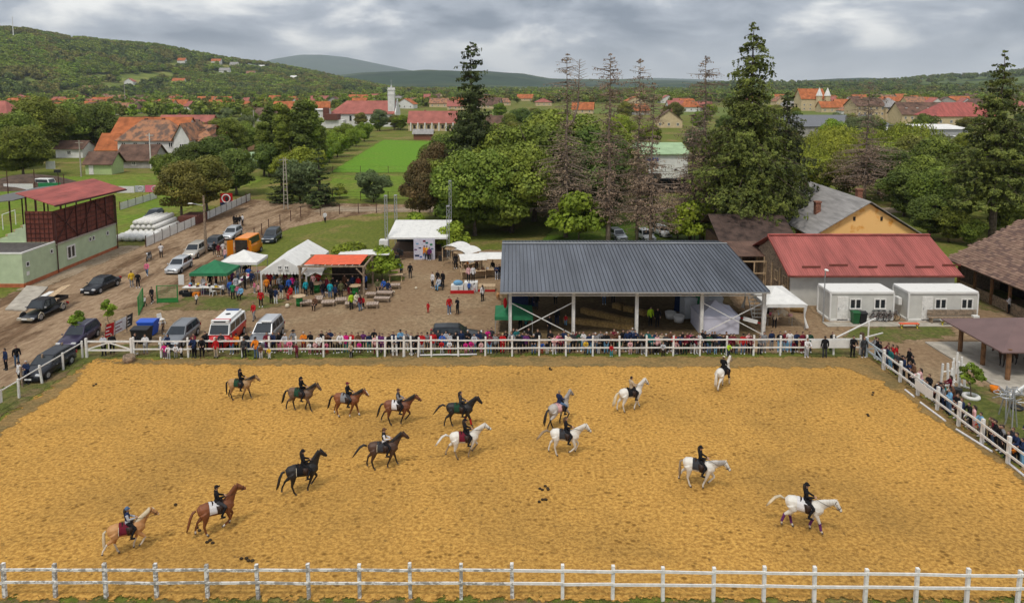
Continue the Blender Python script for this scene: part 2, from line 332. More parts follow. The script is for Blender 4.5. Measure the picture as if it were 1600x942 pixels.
# ================================================================ hills
def fbm(x, y, seed, octs=5):
    r = np.zeros_like(x); a = 1.0; rs_ = np.random.RandomState(seed)
    for o_ in range(octs):
        for k in range(3):
            th = rs_.uniform(0, 6.28); ph = rs_.uniform(0, 6.28); f = (2**o_)*(1+.3*rs_.rand())
            r += a*np.sin((x*math.cos(th)+y*math.sin(th))*f+ph)/3
        a *= .55
    return r
def terrain(name, ridge, Yr, Yb, m, nx=160, ny=40, seed=1, rough=6.0, back=1.3, lower=0.0, wl=300.0, pw=1.0):
    """ridge: (photo column, row) pairs of the crest at distance Yr; falls to the plain at Yb in front and behind it"""
    xs = np.linspace(ridge[0][0], ridge[-1][0], nx); ry = np.interp(xs, [p[0] for p in ridge], [p[1] for p in ridge])
    yr = np.interp(xs, [ridge[0][0], ridge[-1][0]], Yr); yb = np.interp(xs, [ridge[0][0], ridge[-1][0]], Yb)
    V = np.zeros((ny, nx, 3)); T = np.concatenate([np.linspace(0, 1, ny-8), 1+np.linspace(.12, 1, 8)])
    for j, t in enumerate(T):
        for i in range(nx):
            c = P(xs[i], ry[i], Y=yr[i]); ux, uy = c.x/c.y, 1.0
            Yv = yb[i]+(yr[i]-yb[i])*t if t <= 1 else yr[i]+(yr[i]*(back-1))*(t-1)
            h = (c.z-lower)*(math.sin(min(t, 1)*math.pi/2)**1.3*pw+(1-pw)*t if t <= 1 else math.cos((t-1)*math.pi/2))
            V[j, i] = (ux*Yv, Yv, h)
    n = fbm(V[:, :, 0]/wl, V[:, :, 1]/wl, seed)
    env = np.sin(np.clip(T, 0, 1)*math.pi)[:, None]
    V[:, :, 2] += n*rough*(env*.9+.12) - 1.5
    idx = np.arange(nx*ny).reshape(ny, nx); q = np.stack([idx[:-1, :-1], idx[:-1, 1:], idx[1:, 1:], idx[1:, :-1]], -1).reshape(-1, 4)
    o = link(name, npmesh(name, V.reshape(-1, 3), q, [m], smooth=True)); o['kind'] = 'structure'
    return V
HILLG = groundmat('hillside_grass', (.17, .20, .045), (.10, .13, .03), (.26, .24, .07), .03, .008, (.5, .6), 0)
HV = terrain('forested_hill', [(-500, 10), (-250, 30), (0, 50), (40, 52), (100, 63), (150, 68), (200, 75), (250, 79), (300, 88), (350, 95), (400, 101), (450, 108), (500, 117), (540, 127), (580, 135), (620, 144), (660, 152), (720, 160)], (1150, 2300), (560, 1500), HILLG, seed=3, rough=7, wl=110)
FARH = groundmat('distant_woodland', (.030, .060, .026), (.014, .032, .016), (.075, .105, .04), .012, .0016, (.52, .56), 0, stretch=(.35, 1, 1))
terrain('distant_hills', [(380, 122), (480, 124), (520, 120), (560, 116), (640, 113), (700, 112), (740, 115), (820, 118), (860, 124), (960, 124), (1060, 126), (1160, 130), (1250, 129), (1330, 131), (1450, 133), (1600, 136)], (5200, 5200), (2600, 2600), FARH, nx=220, ny=60, seed=8, rough=26, wl=420)
RH = groundmat('rolling_pasture', (.12, .15, .04), (.05, .08, .022), (.030, .055, .018), .016, .0035, (.47, .53), 0, stretch=(.3, 1, 1))
RV = terrain('rolling_hills', [(1080, 141), (1180, 131), (1260, 130), (1340, 129), (1400, 126), (1450, 122), (1500, 119), (1560, 116), (1620, 110), (1800, 100), (2100, 96)], (3000, 2600), (1250, 1100), RH, nx=200, ny=60, seed=12, rough=12, wl=260)
MTN = groundmat('bare_mountain', (.07, .10, .06), (.05, .08, .05), (.09, .12, .08), .003, .0008, (.5, .6), 0)
terrain('blue_mountain', [(300, 118), (380, 104), (430, 92), (470, 86), (500, 86), (540, 90), (590, 100), (640, 110), (700, 118), (760, 126)], (11500, 11500), (8000, 8000), MTN, nx=100, ny=24, seed=5, rough=25, wl=900)
terrain('far_ridge', [(860, 128), (960, 124), (1020, 122), (1090, 124), (1160, 128), (1240, 131), (1330, 133)], (10500, 10500), (8000, 8000), MTN, nx=60, ny=20, seed=6, rough=15, wl=900)
# haze: thin air round the whole place
hb = MB().box((0, 6500, 320), (30400, 16600, 642)); hm = bpy.data.materials.new('thin_haze'); hm.use_nodes = True
hm.node_tree.nodes.remove(hm.node_tree.nodes['Principled BSDF']); hv = hm.node_tree.nodes.new('ShaderNodeVolumePrincipled'); hv.inputs['Density'].default_value = 7.5e-5; hv.inputs['Color'].default_value = (.74, .83, .93, 1); hv.inputs['Anisotropy'].default_value = .2
hm.node_tree.links.new(hv.outputs[0], hm.node_tree.nodes['Material Output'].inputs['Volume'])
ho = hb.build('haze', hm); ho['kind'] = 'stuff'
# ================================================================ trees
S.cycles.transparent_max_bounces = 32
def leafmat(name, a, b, sc=.6, rv=.18, tr=.25):
    return mat(name, a, .6, 0, sc, col2=b, thr=(.35, .65), attr='tone', trans=tr, rvar=rv, spec=.2)
LF_MID = leafmat('leaf_mid_green', (.240, .290, .042), (.105, .150, .022))
LF_DARK = leafmat('leaf_dark_green', (.145, .195, .034), (.060, .095, .019))
LF_BRIGHT = leafmat('leaf_bright_green', (.26, .34, .030), (.13, .20, .018))
LF_WILLOW = leafmat('leaf_willow_yellow_green', (.33, .37, .04), (.17, .21, .025))
LF_OLIVE = leafmat('leaf_olive_brown', (.23, .22, .042), (.12, .12, .025))
LF_GREY = leafmat('leaf_grey_green', (.20, .25, .10), (.11, .15, .06))
LF_YEL = leafmat('leaf_yellow_green', (.27, .30, .03), (.15, .21, .02))
LF_RUST = leafmat('leaf_rusty', (.22, .14, .06), (.10, .085, .03))
NEEDLE = leafmat('spruce_needles', (.165, .190, .036), (.058, .080, .018), 1.0)
NEEDLEB = leafmat('dark_spruce_needles', (.105, .130, .034), (.036, .054, .018), 1.0)
DEADN = leafmat('dead_brown_twigs', (.29, .205, .135), (.15, .105, .072), .8, .12, .1)
BARK = mat('bark', (.15, .115, .085), .95, .3, 3, .6)
BARKD = mat('dark_bark', (.085, .062, .048), .95, .3, 3, .6)
BARKP = mat('pale_dead_bark', (.27, .21, .165), .9, .25, 2, .5)
def quads(C, Nn, size, rs, asp=1.0, up=None):
    """one leaf-sized quad at every centre C, facing Nn"""
    n = len(C); Nn = Nn/np.maximum(1e-6, np.linalg.norm(Nn, axis=1))[:, None]
    if up is None: up = rs.normal(size=(n, 3))
    T = np.cross(Nn, up); T /= np.maximum(1e-6, np.linalg.norm(T, axis=1))[:, None]; B = np.cross(Nn, T)
    s = size*rs.uniform(.6, 1.35, n)[:, None]
    T = T*s*asp; B = B*s
    V = np.stack([C-T*.5-B*.5, C+T*.5-B*.35, C+T*.45+B*.5, C-T*.5+B*.4], 1).reshape(-1, 3)
    return V, np.arange(4*n).reshape(-1, 4)
def leafmesh(name, C, Nn, size, rs, m, asp=1.0, up=None, tone=None):
    V, Fq = quads(C, Nn, size, rs, asp, up); me = npmesh(name, V, Fq, [m])
    t = rs.uniform(.72, 1.22, len(C)) if tone is None else tone
    a = me.attributes.new('tone', 'FLOAT', 'POINT'); a.data.foreach_set('value', np.repeat(t, 4).astype(np.float32)); return me
def crown_points(rs, n, rx, rz, zc, nb, br, ry=None, flat=.0, taper=0.0):
    """clumps spread through an ellipsoid; leaves sit mostly on the outside of the clumps"""
    ry = ry or rx; d = rs.normal(size=(nb, 3)); d /= np.linalg.norm(d, axis=1)[:, None]
    rr = rs.uniform(.45, 1.0, nb)**.6
    B = d*rr[:, None]*np.array([rx-br*.5, ry-br*.5, rz-br*.5]); B[:, 2] += zc
    if taper: 
        k = 1-taper*np.clip((B[:, 2]-(zc-rz))/(2*rz), 0, 1); B[:, 0] *= k; B[:, 1] *= k
    R_ = br*rs.uniform(.55, 1.35, nb); w_ = R_**2; k = rs.choice(nb, n, p=w_/w_.sum())
    d = rs.normal(size=(n, 3)); d /= np.linalg.norm(d, axis=1)[:, None]; d[:, 2] = np.where(d[:, 2] < -.3, d[:, 2]*.5, d[:, 2])
    C = B[k]+d*(R_[k]*rs.uniform(.45, 1.12, n)**.5)[:, None]*np.array([1.0, 1.0, .8])
    tone = (rs.uniform(.75, 1.25, nb))[k]*rs.uniform(.8, 1.2, n)
    return B, C, d+rs.normal(size=(n, 3))*.45+np.array([0, 0, .25]), tone
def trunk_mb(h, r, rs, limbs=6, spread=3.0, lean=0.0, top=.75, z0=.25):
    mb = MB(); pts = [(lean*k*k*.02+rs.uniform(-.05, .05)*k, rs.uniform(-.05, .05)*k, h*top*k/6-.1) for k in range(7)]
    mb.tube(pts, [r*(1.25 if k == 0 else 1-.13*k) for k in range(7)], 8)
    for i in range(limbs):
        a = i*2.4+rs.uniform(-.4, .4); z = h*rs.uniform(z0, top*.9); q = Vector((pts[3][0], pts[3][1], z)); ln = spread*rs.uniform(.6, 1.0)
        mb.tube([q, q+Vector((math.cos(a)*ln*.5, math.sin(a)*ln*.5, ln*.35)), q+Vector((math.cos(a)*ln, math.sin(a)*ln, ln*.9))], [r*.45, r*.28, r*.08], 5)
    return mb
def broadleaf(seed, h, rx, n, m, size=.36, nb=38, br=None, trunk_r=.28, z0=.28, taper=0.0, bark=BARK, ry=None):
    rs = np.random.RandomState(seed); rz = h*(1-z0)/2; zc = h-rz; br = br or rx*.34
    B, C, Nn, tone = crown_points(rs, n, rx, rz, zc, nb, br, ry, taper=taper)
    return leafmesh('crown', C, Nn, size, rs, m, tone=tone), trunk_mb(h, trunk_r, rs, 7, rx*.75).mesh('trunk', bark, True)
def willow(seed, h, rx, n, m):
    rs = np.random.RandomState(seed); ns = n//26; a = rs.uniform(0, 6.283, ns); r = rx*np.sqrt(rs.uniform(.05, 1, ns)); top = h*(1-.38*(r/rx)**2)*rs.uniform(.86, 1.03, ns)
    ln = rs.uniform(.25, .62, ns)*h; t = rs.uniform(0, 1, (ns, 26)); rr = r[:, None]+.10*rx*t
    aa = a[:, None]+rs.normal(0, .02, (ns, 26)); z = top[:, None]-t*ln[:, None]
    C = np.stack([np.cos(aa)*rr, np.sin(aa)*rr, np.maximum(z, .4)], -1).reshape(-1, 3)+rs.normal(0, .12, (ns*26, 3))
    Nn = np.stack([np.cos(aa), np.sin(aa), np.full_like(aa, .35)], -1).reshape(-1, 3)+rs.normal(0, .4, (ns*26, 3))
    tone = (rs.uniform(.75, 1.25, ns)[:, None]*rs.uniform(.85, 1.15, (ns, 26))*(1.05-.15*t)).ravel()
    up = np.tile(np.array([1., 0, 0]), (len(C), 1))+rs.normal(0, .3, (len(C), 3)); up[:, 2] = 0
    return leafmesh('crown', C, Nn, .34, rs, m, .45, np.tile([0, 0, 1.], (len(C), 1))+rs.normal(0, .2, (len(C), 3)), tone), trunk_mb(h, .4, rs, 8, rx*.6).mesh('trunk', BARK, True)
def conifer(seed, h, rw, n, m, z0=.12, droop=.35, gap=.0, power=.85, per=60, needle=.26, sparse_top=0.0, hang=.5, dead=False, bark=BARKD, tr=.32, shape=None, twigs=True, gapz=.75):
    """boughs in uneven tiers, each with sprays that hang from it; tiers stay apart so the sky shows between them"""
    rs = np.random.RandomState(seed); nt_ = int(h*(1-z0)/gapz); tiers = np.sort(np.clip(np.linspace(0, 1, nt_)+rs.normal(0, .25/nt_, nt_), 0, 1)); mb = MB()
    mb.tube([(rs.uniform(-.06, .06)*k*.3, rs.uniform(-.06, .06)*k*.3, h*k/9-.1) for k in range(10)], [tr*(1.15-k/9*1.1) if k < 9 else .02 for k in range(10)], 8)
    LL = lambda zf: (rw*max(0, 1-zf)**power+.35) if shape is None else rw*float(np.interp(zf, *shape))
    bo = []
    for u in tiers:
        nb = max(4, int(4+7*(1-u))); a0 = rs.uniform(0, 6.283)
        for j in range(nb):
            if rs.rand() < gap: continue
            bo.append((z0+(1-z0)*u+rs.normal(0, .006 if not dead else .016), a0+j*6.283/nb+rs.normal(0, .22)))
    tot = sum(LL(b_[0])**1.5+.3 for b_ in bo); Cs = []; Ns = []; Ts = []
    for zf, a in bo:
        zf = min(1, zf); z = h*zf; L0 = LL(zf); L_ = L0*rs.uniform(.55, 1.2)+.1; k = max(8, int(n*(L0**1.5+.3)/tot))
        d = np.array([math.cos(a), math.sin(a)]); rise = rs.uniform(-.12, .22)+.45*max(0, zf-.8)*3; dr = droop*rs.uniform(.6, 1.3)
        if twigs: mb.tube([(d[0]*L_*t, d[1]*L_*t, z+L_*(rise*t-dr*t*t+.16*t**4)) for t in (0, .5, 1)], [.03+.010*L_, .018+.005*L_, .010], 4, 1 if dead else 0)
        ns = max(4, int(L_*6)); ts = rs.uniform(.10, 1.02, ns)**.8; ss = rs.normal(0, 1, ns)*L_*.14*(.3+np.sin(np.clip(ts, 0, 1)*2.7)); hl = hang*rs.uniform(.15, 1.2, ns)*(.35+.65*np.sin(np.clip(ts, 0, 1)*2.6))*min(1, L_/2.2)
        i = rs.randint(0, ns, k); v = rs.uniform(0, 1, k)**1.3; t = ts[i]; side = ss[i]+rs.normal(0, .05, k)*L_**.5
        pv = np.column_stack([d[0]*L_*t-d[1]*side, d[1]*L_*t+d[0]*side, z+L_*(rise*t-dr*t*t+.16*t**4)-v*hl[i]+rs.normal(0, .04, k)]); pv[:, :2] += rs.normal(0, .05, (k, 2))
        Cs.append(pv); Ns.append(np.column_stack([d[0]*np.ones(k)*.7, d[1]*np.ones(k)*.7, .9-.7*v])+rs.normal(0, .40, (k, 3))); Ts.append(np.full(k, rs.uniform(.7, 1.3))*rs.uniform(.8, 1.2, k)*(.85+.35*t))
    C = np.concatenate(Cs); Nn = np.concatenate(Ns); tone = np.concatenate(Ts)
    return leafmesh('crown', C, Nn, needle, rs, m, .55, rs.normal(size=(len(C), 3))*.5+np.array([0, 0, 1.]), tone), mb.mesh('trunk', [bark, bark], True)
def tree(name, meshes, loc, label=None, group=None, rz=0, sc=1.0, cat='tree', cm=None):
    o = empty(name, (loc[0], loc[1], 0), rz, label, cat, group); o.scale = (sc,)*3 if not hasattr(sc, '__len__') else sc
    link('trunk', meshes[1], o); link('crown', meshes[0], o, mats=[cm] if cm else None); return o
# --- the tall conifers of the park, one by one
b1 = broadleaf(1, 12, 5.8, 30000, LF_MID, .27, 62, z0=.06); b2 = broadleaf(2, 12, 5.4, 26000, LF_MID, .26, 54, trunk_r=.3, z0=.06)
b3 = broadleaf(3, 10, 4.6, 19000, LF_DARK, .25, 46, z0=.05); b4 = broadleaf(4, 8, 3.8, 12000, LF_BRIGHT, .23, 32, trunk_r=.18, z0=.12)
bs = broadleaf(5, 4.0, 2.6, 4200, LF_BRIGHT, .24, 20, trunk_r=.08, z0=.1)
pop = broadleaf(6, 16, 2.3, 14000, LF_DARK, .27, 60, 1.0, .25, .06, .62); pal = broadleaf(7, 11, 4.8, 16000, LF_OLIVE, .26, 44, z0=.14)
wil = willow(8, 11, 6.5, 15000, LF_WILLOW)
dc = conifer(20, 10, 2.6, 7000, NEEDLEB, .05, .2, 0, .75, 60, .28, hang=.25)
big = conifer(21, 27.5, 7.0, 84000, NEEDLE, .13, .50, .04, .80, 190, .235, hang=1.0, gapz=.66, tr=.5, shape=([0, .13, .25, .4, .52, .62, .70, .745, .79, .85, .90, .95, 1], [0, .70, .98, .95, .80, .60, .46, .30, .44, .46, .32, .20, .03]))
o = P(1165, 388); tree('spruce_tree', big, o, 'tallest green spruce, standing left of the red-roofed stable', 'tall spruces in the park')
sec = conifer(22, 19, 6.4, 50000, NEEDLEB, .12, .55, .03, .75, 150, .235, gapz=.6, hang=1.0, tr=.4)
o = P(1222, 372); tree('spruce_tree', sec, o, 'dark green spruce with drooping boughs just behind the tallest spruce', 'tall spruces in the park', 1)
rgt = conifer(23, 25.5, 6.0, 60000, NEEDLE, .27, .38, .05, .8, 160, .235, gapz=.66, hang=.9, tr=.42, bark=BARK, shape=([0, .2, .3, .42, .5, .6, .7, .8, .9, 1], [0, .7, 1.0, .85, .98, .66, .58, .36, .24, .03]))
o = P(1549, 382); tree('spruce_tree', rgt, o, 'green spruce with a bare lower trunk beside the shingle-roofed barn', 'tall spruces in the park', 2, (1, 1, .95))
lft = conifer(24, 26, 3.8, 34000, NEEDLEB, .2, .30, .06, .8, 110, .235, gapz=.66, hang=.7, tr=.36, shape=([0, .2, .35, .5, .6, .66, .70, .78, .82, .9, .96, 1], [0, 1, 1, .95, .85, .55, .95, .55, .7, .5, .42, .1]))
o = PX(737, 102, 0); tree('spruce_tree', lft, (o, 102), 'ragged dark spruce with a thin open top, left of the round green maples', 'tall spruces in the park', 0, (.98, .98, 1.01))
DS = 'dead brown spruces in the park'
def deadspruce(seed, h, rw, lower, n, tr=.28):
    return conifer(seed, h, rw*1.08, n, DEADN, .16, .30, .10, .8, 44, .17, hang=.75, gapz=.42, dead=True, bark=BARKP, tr=tr, shape=([0, .15, .3, .45, .55, .62, .72, .8, .86, .9, .95, 1], [0, lower, lower, lower*.9, .55, .28, .36, .55, .62, .5, .32, .05]))
for i, (x, y, h, rw, lo, lab, tr_) in enumerate([
        (884, 372, 24.0, 4.3, 1.0, 'dead brown spruce with its trunk forked below the top, leftmost of the dead ones', .28),
        (950, 388, 23.8, 3.7, .6, 'dead brown spruce with pale bare limbs, second from the left', .30),
        (995, 384, 23.2, 3.0, .8, 'dead brown spruce with a straight thin stem, left of the pair with parked cars behind', .19),
        (1016, 390, 20.3, 3.0, 1.0, 'shorter dead brown spruce directly beside a thin tall one', .2),
        (1078, 378, 16.3, 3.6, 1.1, 'low bushy dead spruce left of the old wooden barn', .22),
        (1096, 376, 23.7, 4.0, 1.0, 'dead spruce leaning against the tallest green spruce', .3)]):
    p = P(x, y); tree('dead_spruce', deadspruce(40+i, h, rw, lo, 6200, tr_), p, lab, DS)
    if i == 0:
        mbf = MB(); mbf.tube([(0, 0, 14.6), (.9, 0, 15.6), (1.45, 0, 17.4), (1.6, 0, 23.4)], [.2, .16, .12, .02], 6)
        for k in range(46):
            z = 17.6+k*.125; a = k*2.4; ln = .55+.75*math.sin((z-17.3)/6.2*3.0); mbf.tube([(1.55, 0, z), (1.55+math.cos(a)*ln, math.sin(a)*ln, z+.1+.25*ln)], [.035, .012], 4)
        mbf.build('forked_stem', BARKP, [c for c in COL.objects if c.name.startswith('dead_spruce')][0])
    if i == 1:
        mbf = MB()
        for (a, z, ln, up) in [(3.3, 13.5, 2.6, .9), (.1, 12.8, 3.4, -.5), (2.9, 9.4, 2.9, -1.6), (.5, 10.0, 2.0, 1.2), (3.0, 15.2, 2.2, .3), (5.9, 15.0, 2.2, -.6)]:
            c, s_ = math.cos(a), math.sin(a); mbf.tube([(0, 0, z), (c*ln*.5, s_*ln*.5, z+.7), (c*ln, s_*ln, z+up)], [.09, .06, .03], 5)
        mbf.build('bare_limb', BARKP, bpy.data.objects['dead_spruce.001'])
p = P(1350, 318); tree('dead_spruce', deadspruce(49, 20.4, 5.2, 1.1, 9500, .25), (p[0], p[1]), 'dead grey-brown spruce standing among the yellow-green willows', DS)
# --- broadleaved park trees
PG = 'broadleaved trees in the park'
PT = [  # photo column, distance, mesh, scale, label
 (742, 90, b1, .98, 'round dark green maple nearest the stage, its crown low over the stalls'),
 (800, 92, b1, 1.02, 'full green maple right behind the left end of the grey shed roof'),
 (780, 104, b1, 1.18, 'tall bright maple between the ragged spruce and the first dead spruce'),
 (835, 100, b2, 1.25, 'dense maple hugging the first dead spruce from the left'),
 (868, 112, b1, 1.35, 'highest maple behind the first dead spruce'), (915, 110, b3, 1.45, 'very dark tree filling the gap between the first two dead spruces'),
 (930, 97, b3, 1.2, 'dark tree low behind the second dead spruce'), (955, 118, b2, 1.05, 'maple behind the second dead spruce'),
 (700, 100, b2, .82, 'olive green tree left of the round maples'), (905, 84.5, bs, 1.55, 'bright round bush behind the middle of the grey shed roof'),
 (1085, 84, bs, 1.35, 'bright shrub beside the cars under the dead spruces'), (1060, 88, b4, .55, 'small leafy tree behind the parked cars'),
 (700, 128, b2, .95, 'dark round tree at the right edge of the wheat field'), (665, 118, b3, .62, 'small dark tree by the hay meadow'),
 (765, 132, b2, 1.0, 'pale leafy tree behind the round maples'), (880, 130, b2, 1.3, 'far maple whose top shows between dead tops'), (1150, 98, b3, .9, 'dark tree low behind the old barn')]
for k, (x, Y, mm, sc, lab) in enumerate(PT):
    tree('broadleaf_tree', mm, (PX(x, Y, 4), Y), lab, PG, k*1.3, sc)
tree('broadleaf_tree', pal, (PX(655, 96, 3), 96), 'rusty olive tree with thin foliage left of the maples', PG, .5, (.62, .62, .86), cm=LF_RUST)
tree('broadleaf_tree', pal, (PX(680, 104, 3), 104), 'taller rusty tree left of the ragged spruce', PG, 2.5, (.6, .6, 1.0), cm=LF_RUST)
tree('broadleaf_tree', bs, (PX(648, 88, 1), 88), 'yellow-green bush behind the right stage tower', PG, 2.5, .8, cat='bush')
tree('bush', bs, (PX(708, 80, 1), 79.5), 'flowering green bush behind the curved-roof stalls', None, 1.5, .9, cat='bush')
tree('bush', bs, (PX(540, 68, 1), 69.8), 'leafy green shrub reaching over the orange-canopied pergola', None, .4, (1.15, .8, .85), cat='bush')
tree('bush', bs, (PX(595, 68, 1), 68.6), 'green shrub beside the back corner post of the pergola', None, 2.4, .8, cat='bush')
LT = [(60, 190, b2, 1.45, LF_MID, 'large leafy tree at the left edge before the village roofs'), (10, 165, b1, 1.15, LF_MID, 'big round tree at the left picture edge beyond the football stand'), (100, 205, b2, 1.25, LF_MID, 'leafy tree behind the pale green hut'),
 (150, 212, b3, 1.5, LF_DARK, 'dark tree left of the orange-roofed house'), (35, 150, b1, .95, LF_MID, 'round tree in front of the largest left-edge tree'), (258, 140, b4, .8, LF_MID, 'small round tree in front of the white farmhouse'),
 (300, 148, b3, .82, LF_DARK, 'dark tree before the farmhouse wing'), (340, 150, b3, .95, LF_DARK, 'dark green tree right of the farmhouse'),
 (282, 100, pal, .80, LF_OLIVE, 'broad olive-brown tree behind the parked cars by the white fence'), (322, 104, pal, .82, LF_OLIVE, 'second olive tree leaning over the white fence'), (368, 125, b3, .9, LF_DARK, 'tree behind the round pink poster'),
 (385, 205, b3, .9, LF_MID, 'tree behind the green-roofed hall'), (420, 150, b3, .8, LF_DARK, 'low dark tree behind the power pylon'),
 (583, 117, b4, .72, LF_GREY, 'feathery grey-green tree standing alone in the hay meadow'), (468, 118, b4, .95, LF_GREY, 'grey-green tree between the pylon and the dark conifer'), (467, 126, b4, 1.15, LF_YEL, 'bright yellow-green treetop behind the pylon'),
 (530, 121, bs, .6, LF_MID, 'small bush at the left of the hay meadow'), (352, 190, b2, .95, LF_MID, 'tree beside the pink-roofed house')]
for k, (x, Y, mm, sc, cm, lab) in enumerate(LT):
    tree('broadleaf_tree', mm, (PX(x, Y, 4), Y), lab, 'trees west of the park', k*1.7, sc, cm=cm)
for k, (x, Y, sc) in enumerate([(412, 152, .95), (425, 160, 1.12), (442, 150, 1.05), (458, 158, 1.15), (472, 150, 1.2), (485, 152, 1.1), (498, 158, 1.0)]):
    tree('poplar_tree', pop, (PX(x, Y, 4), Y), 'tall dark poplar in the row beside the wheat field, ' + ['the first on the left', 'second from the left', 'third from the left', 'the middle one', 'third from the right', 'second from the right', 'the last on the right'][k], 'poplars in a row', k*2.1, (sc, sc, sc*(.82+.09*(k % 3))), cm=LF_MID if k % 3 != 1 else None)
tree('dark_conifer', dc, (PX(499, 113, 3), 113), 'dense dark cone-shaped conifer beside the gravel lane', None, 0, (1.05, 1.05, .95))
tree('dark_conifer', dc, (PX(440, 116, 3), 116), 'blue-green conifer half hidden behind the power pylon', None, 1, (.9, .9, .75))
for k, (x, Y) in enumerate([(500, 165), (514, 178), (527, 192), (542, 210), (556, 225), (569, 245), (504, 185), (522, 215), (538, 240), (571, 265), (590, 300), (626, 305)]):
    tree('orchard_tree', b4, (PX(x, Y, 3), Y), 'green orchard tree along the wheat field, '+['first from the lane', 'second from the lane', 'third from the lane', 'fourth from the lane', 'fifth from the lane', 'sixth from the lane', 'second row, nearest', 'second row, second', 'second row, third', 'second row, fourth', 'near the church, left', 'near the church, right'][k], 'orchard trees along the wheat field', k*2.3, .72+.08*(k % 3))
for k, (x, Y) in enumerate([(700, 205), (712, 225), (704, 185), (722, 245), (690, 165)]):
    tree('hedge_bush', b3, (PX(x, Y, 2), Y), 'dark bush in the hedge right of the wheat field, '+['second nearest', 'fourth', 'middle', 'farthest', 'nearest'][k], 'hedge bushes right of the wheat field', k*2.9, .62)
WT = [(1258, 146, .82), (1302, 160, 1.12), (1388, 142, .86), (1425, 160, 1.2), (1468, 140, .74), (1342, 178, .95), (1232, 172, .66)]
for k, (x, Y, sc) in enumerate(WT):
    tree('willow_tree', wil, (PX(x, Y, 5), Y), 'yellow-green weeping willow beyond the yellow stable, ' + ['behind its grey roof ridge', 'left of the grey dead spruce', 'right of the grey dead spruce', 'the largest, at the middle of the group', 'nearest the right spruce', 'farthest back', 'leftmost of the group'][k], 'willows beyond the stable', k*1.9, (sc, sc, sc*.92))
MT = [(1285, 125, b4, .9, LF_YEL, 'bright yellow-green tree above the stable roof'), (1440, 108, b2, .78, LF_MID, 'leafy tree right of the yellow gable'), (1470, 96, b3, .9, LF_MID, 'dark leafy tree behind the red roof corner'), (1500, 112, b3, .95, LF_DARK, 'dark tree left of the right spruce trunk'),
 (1590, 100, b3, .9, LF_DARK, 'dark tree behind the shingle-roofed barn'), (1600, 118, b2, .9, LF_MID, 'leafy tree at the right picture edge'), (1400, 118, b2, .75, LF_DARK, 'tree behind the brick chimney'), (1245, 108, b4, .6, LF_BRIGHT, 'small bright tree at the foot of the grey roof'), (1520, 84, b4, .45, LF_MID, 'small bush before the right spruce trunk'),
 (1455, 88, b3, .62, LF_DARK, 'low dark tree behind the red roof, left one'), (1485, 86, b4, .6, LF_MID, 'low green tree behind the red roof, right one'), (1415, 104, b3, .8, LF_DARK, 'dark tree right of the stained gable'), (1460, 120, b2, .95, LF_MID, 'leafy tree left of the right spruce, farther back'), (1510, 100, b3, .85, LF_MID, 'tree just left of the right spruce trunk'), (1575, 92, b3, .7, LF_MID, 'tree between right spruce and shingle roof'), (1430, 132, b3, 1.1, LF_OLIVE, 'olive tree before the middle willows'), (1375, 126, b3, .95, LF_DARK, 'dark tree under the grey dead spruce'), (1320, 122, b4, .95, LF_OLIVE, 'olive tree above the roof ridge')]
for k, (x, Y, mm, sc, cm, lab) in enumerate(MT):
    tree('broadleaf_tree', mm, (PX(x, Y, 4), Y), lab, 'trees around the stable', k*1.7, sc, cm=cm)
clp = broadleaf(9, 4.4, 2.2, 7000, LF_MID, .14, 1, 2.1, .2, .12)
tree('topiary_tree', clp, (PX(1443, 104, 3), 104), 'round clipped light green tree beside the yellow stable gable', None, 0, 1.15)
# saplings by the road
sap = broadleaf(10, 2.6, .62, 800, LF_BRIGHT, .13, 12, .26, .035, .35)
for x, y, lab in ((123, 533, 'young leafy sapling beside the dark car with roof rails'), (170, 515, 'young leafy sapling next to the red and white banner')):
    tree('sapling', sap, P(x, y), lab, 'saplings along the road', x, 1.0)
mrs = random.Random(31); mcol = [(LF_MID, 'mid green'), (LF_DARK, 'dark green'), (LF_OLIVE, 'olive'), (LF_BRIGHT, 'bright green'), (LF_GREY, 'grey-green'), (LF_WILLOW, 'yellow-green')]
def mwhere(x):
    for lim, t in ((60, 'at the left picture edge'), (140, 'left of the big orange roof'), (230, 'behind the orange-roofed house'), (330, 'behind the farmhouse'), (400, 'left of the poplars'), (500, 'behind the poplars'), (640, 'before the church'), (720, 'right of the wheat field'), (800, 'behind the ragged spruce'), (900, 'behind the maples'), (980, 'between the first dead spruces'), (1060, 'behind the paired dead spruces'), (1130, 'behind the leaning dead spruce'), (1260, 'behind the tallest spruce'), (1350, 'left of the grey dead spruce'), (1440, 'beyond the willows'), (1530, 'left of the right spruce'), (1800, 'behind the right spruce')):
        if x < lim: return t
mc = {}; OR = ['', ', second', ', third', ', fourth', ', fifth', ', sixth', ', seventh', ', eighth', ', ninth']
for x0, x1, Y0, Y1, n_ in ((-40, 170, 200, 420, 14), (300, 480, 165, 420, 20), (480, 640, 300, 318, 5), (690, 960, 135, 420, 22), (960, 1250, 150, 420, 34), (1230, 1560, 185, 250, 10), (1230, 1640, 270, 420, 16), (1560, 1660, 110, 180, 6)):
    for _ in range(n_):
        x = mrs.uniform(x0, x1); Y = mrs.uniform(Y0, Y1); cm, cn = mrs.choice(mcol[:5] if x < 960 else mcol); key = (cn, mwhere(x)); mc[key] = mc.get(key, 0)+1
        tree('distant_tree', mrs.choice([b2, b3, b4, pal]), (PX(x, Y, 4), Y), '%s tree standing %s%s' % (cn, mwhere(x), OR[min(8, mc[key]-1)]), 'trees among the village houses', mrs.uniform(0, 6), mrs.uniform(.55, .95), cm=cm)
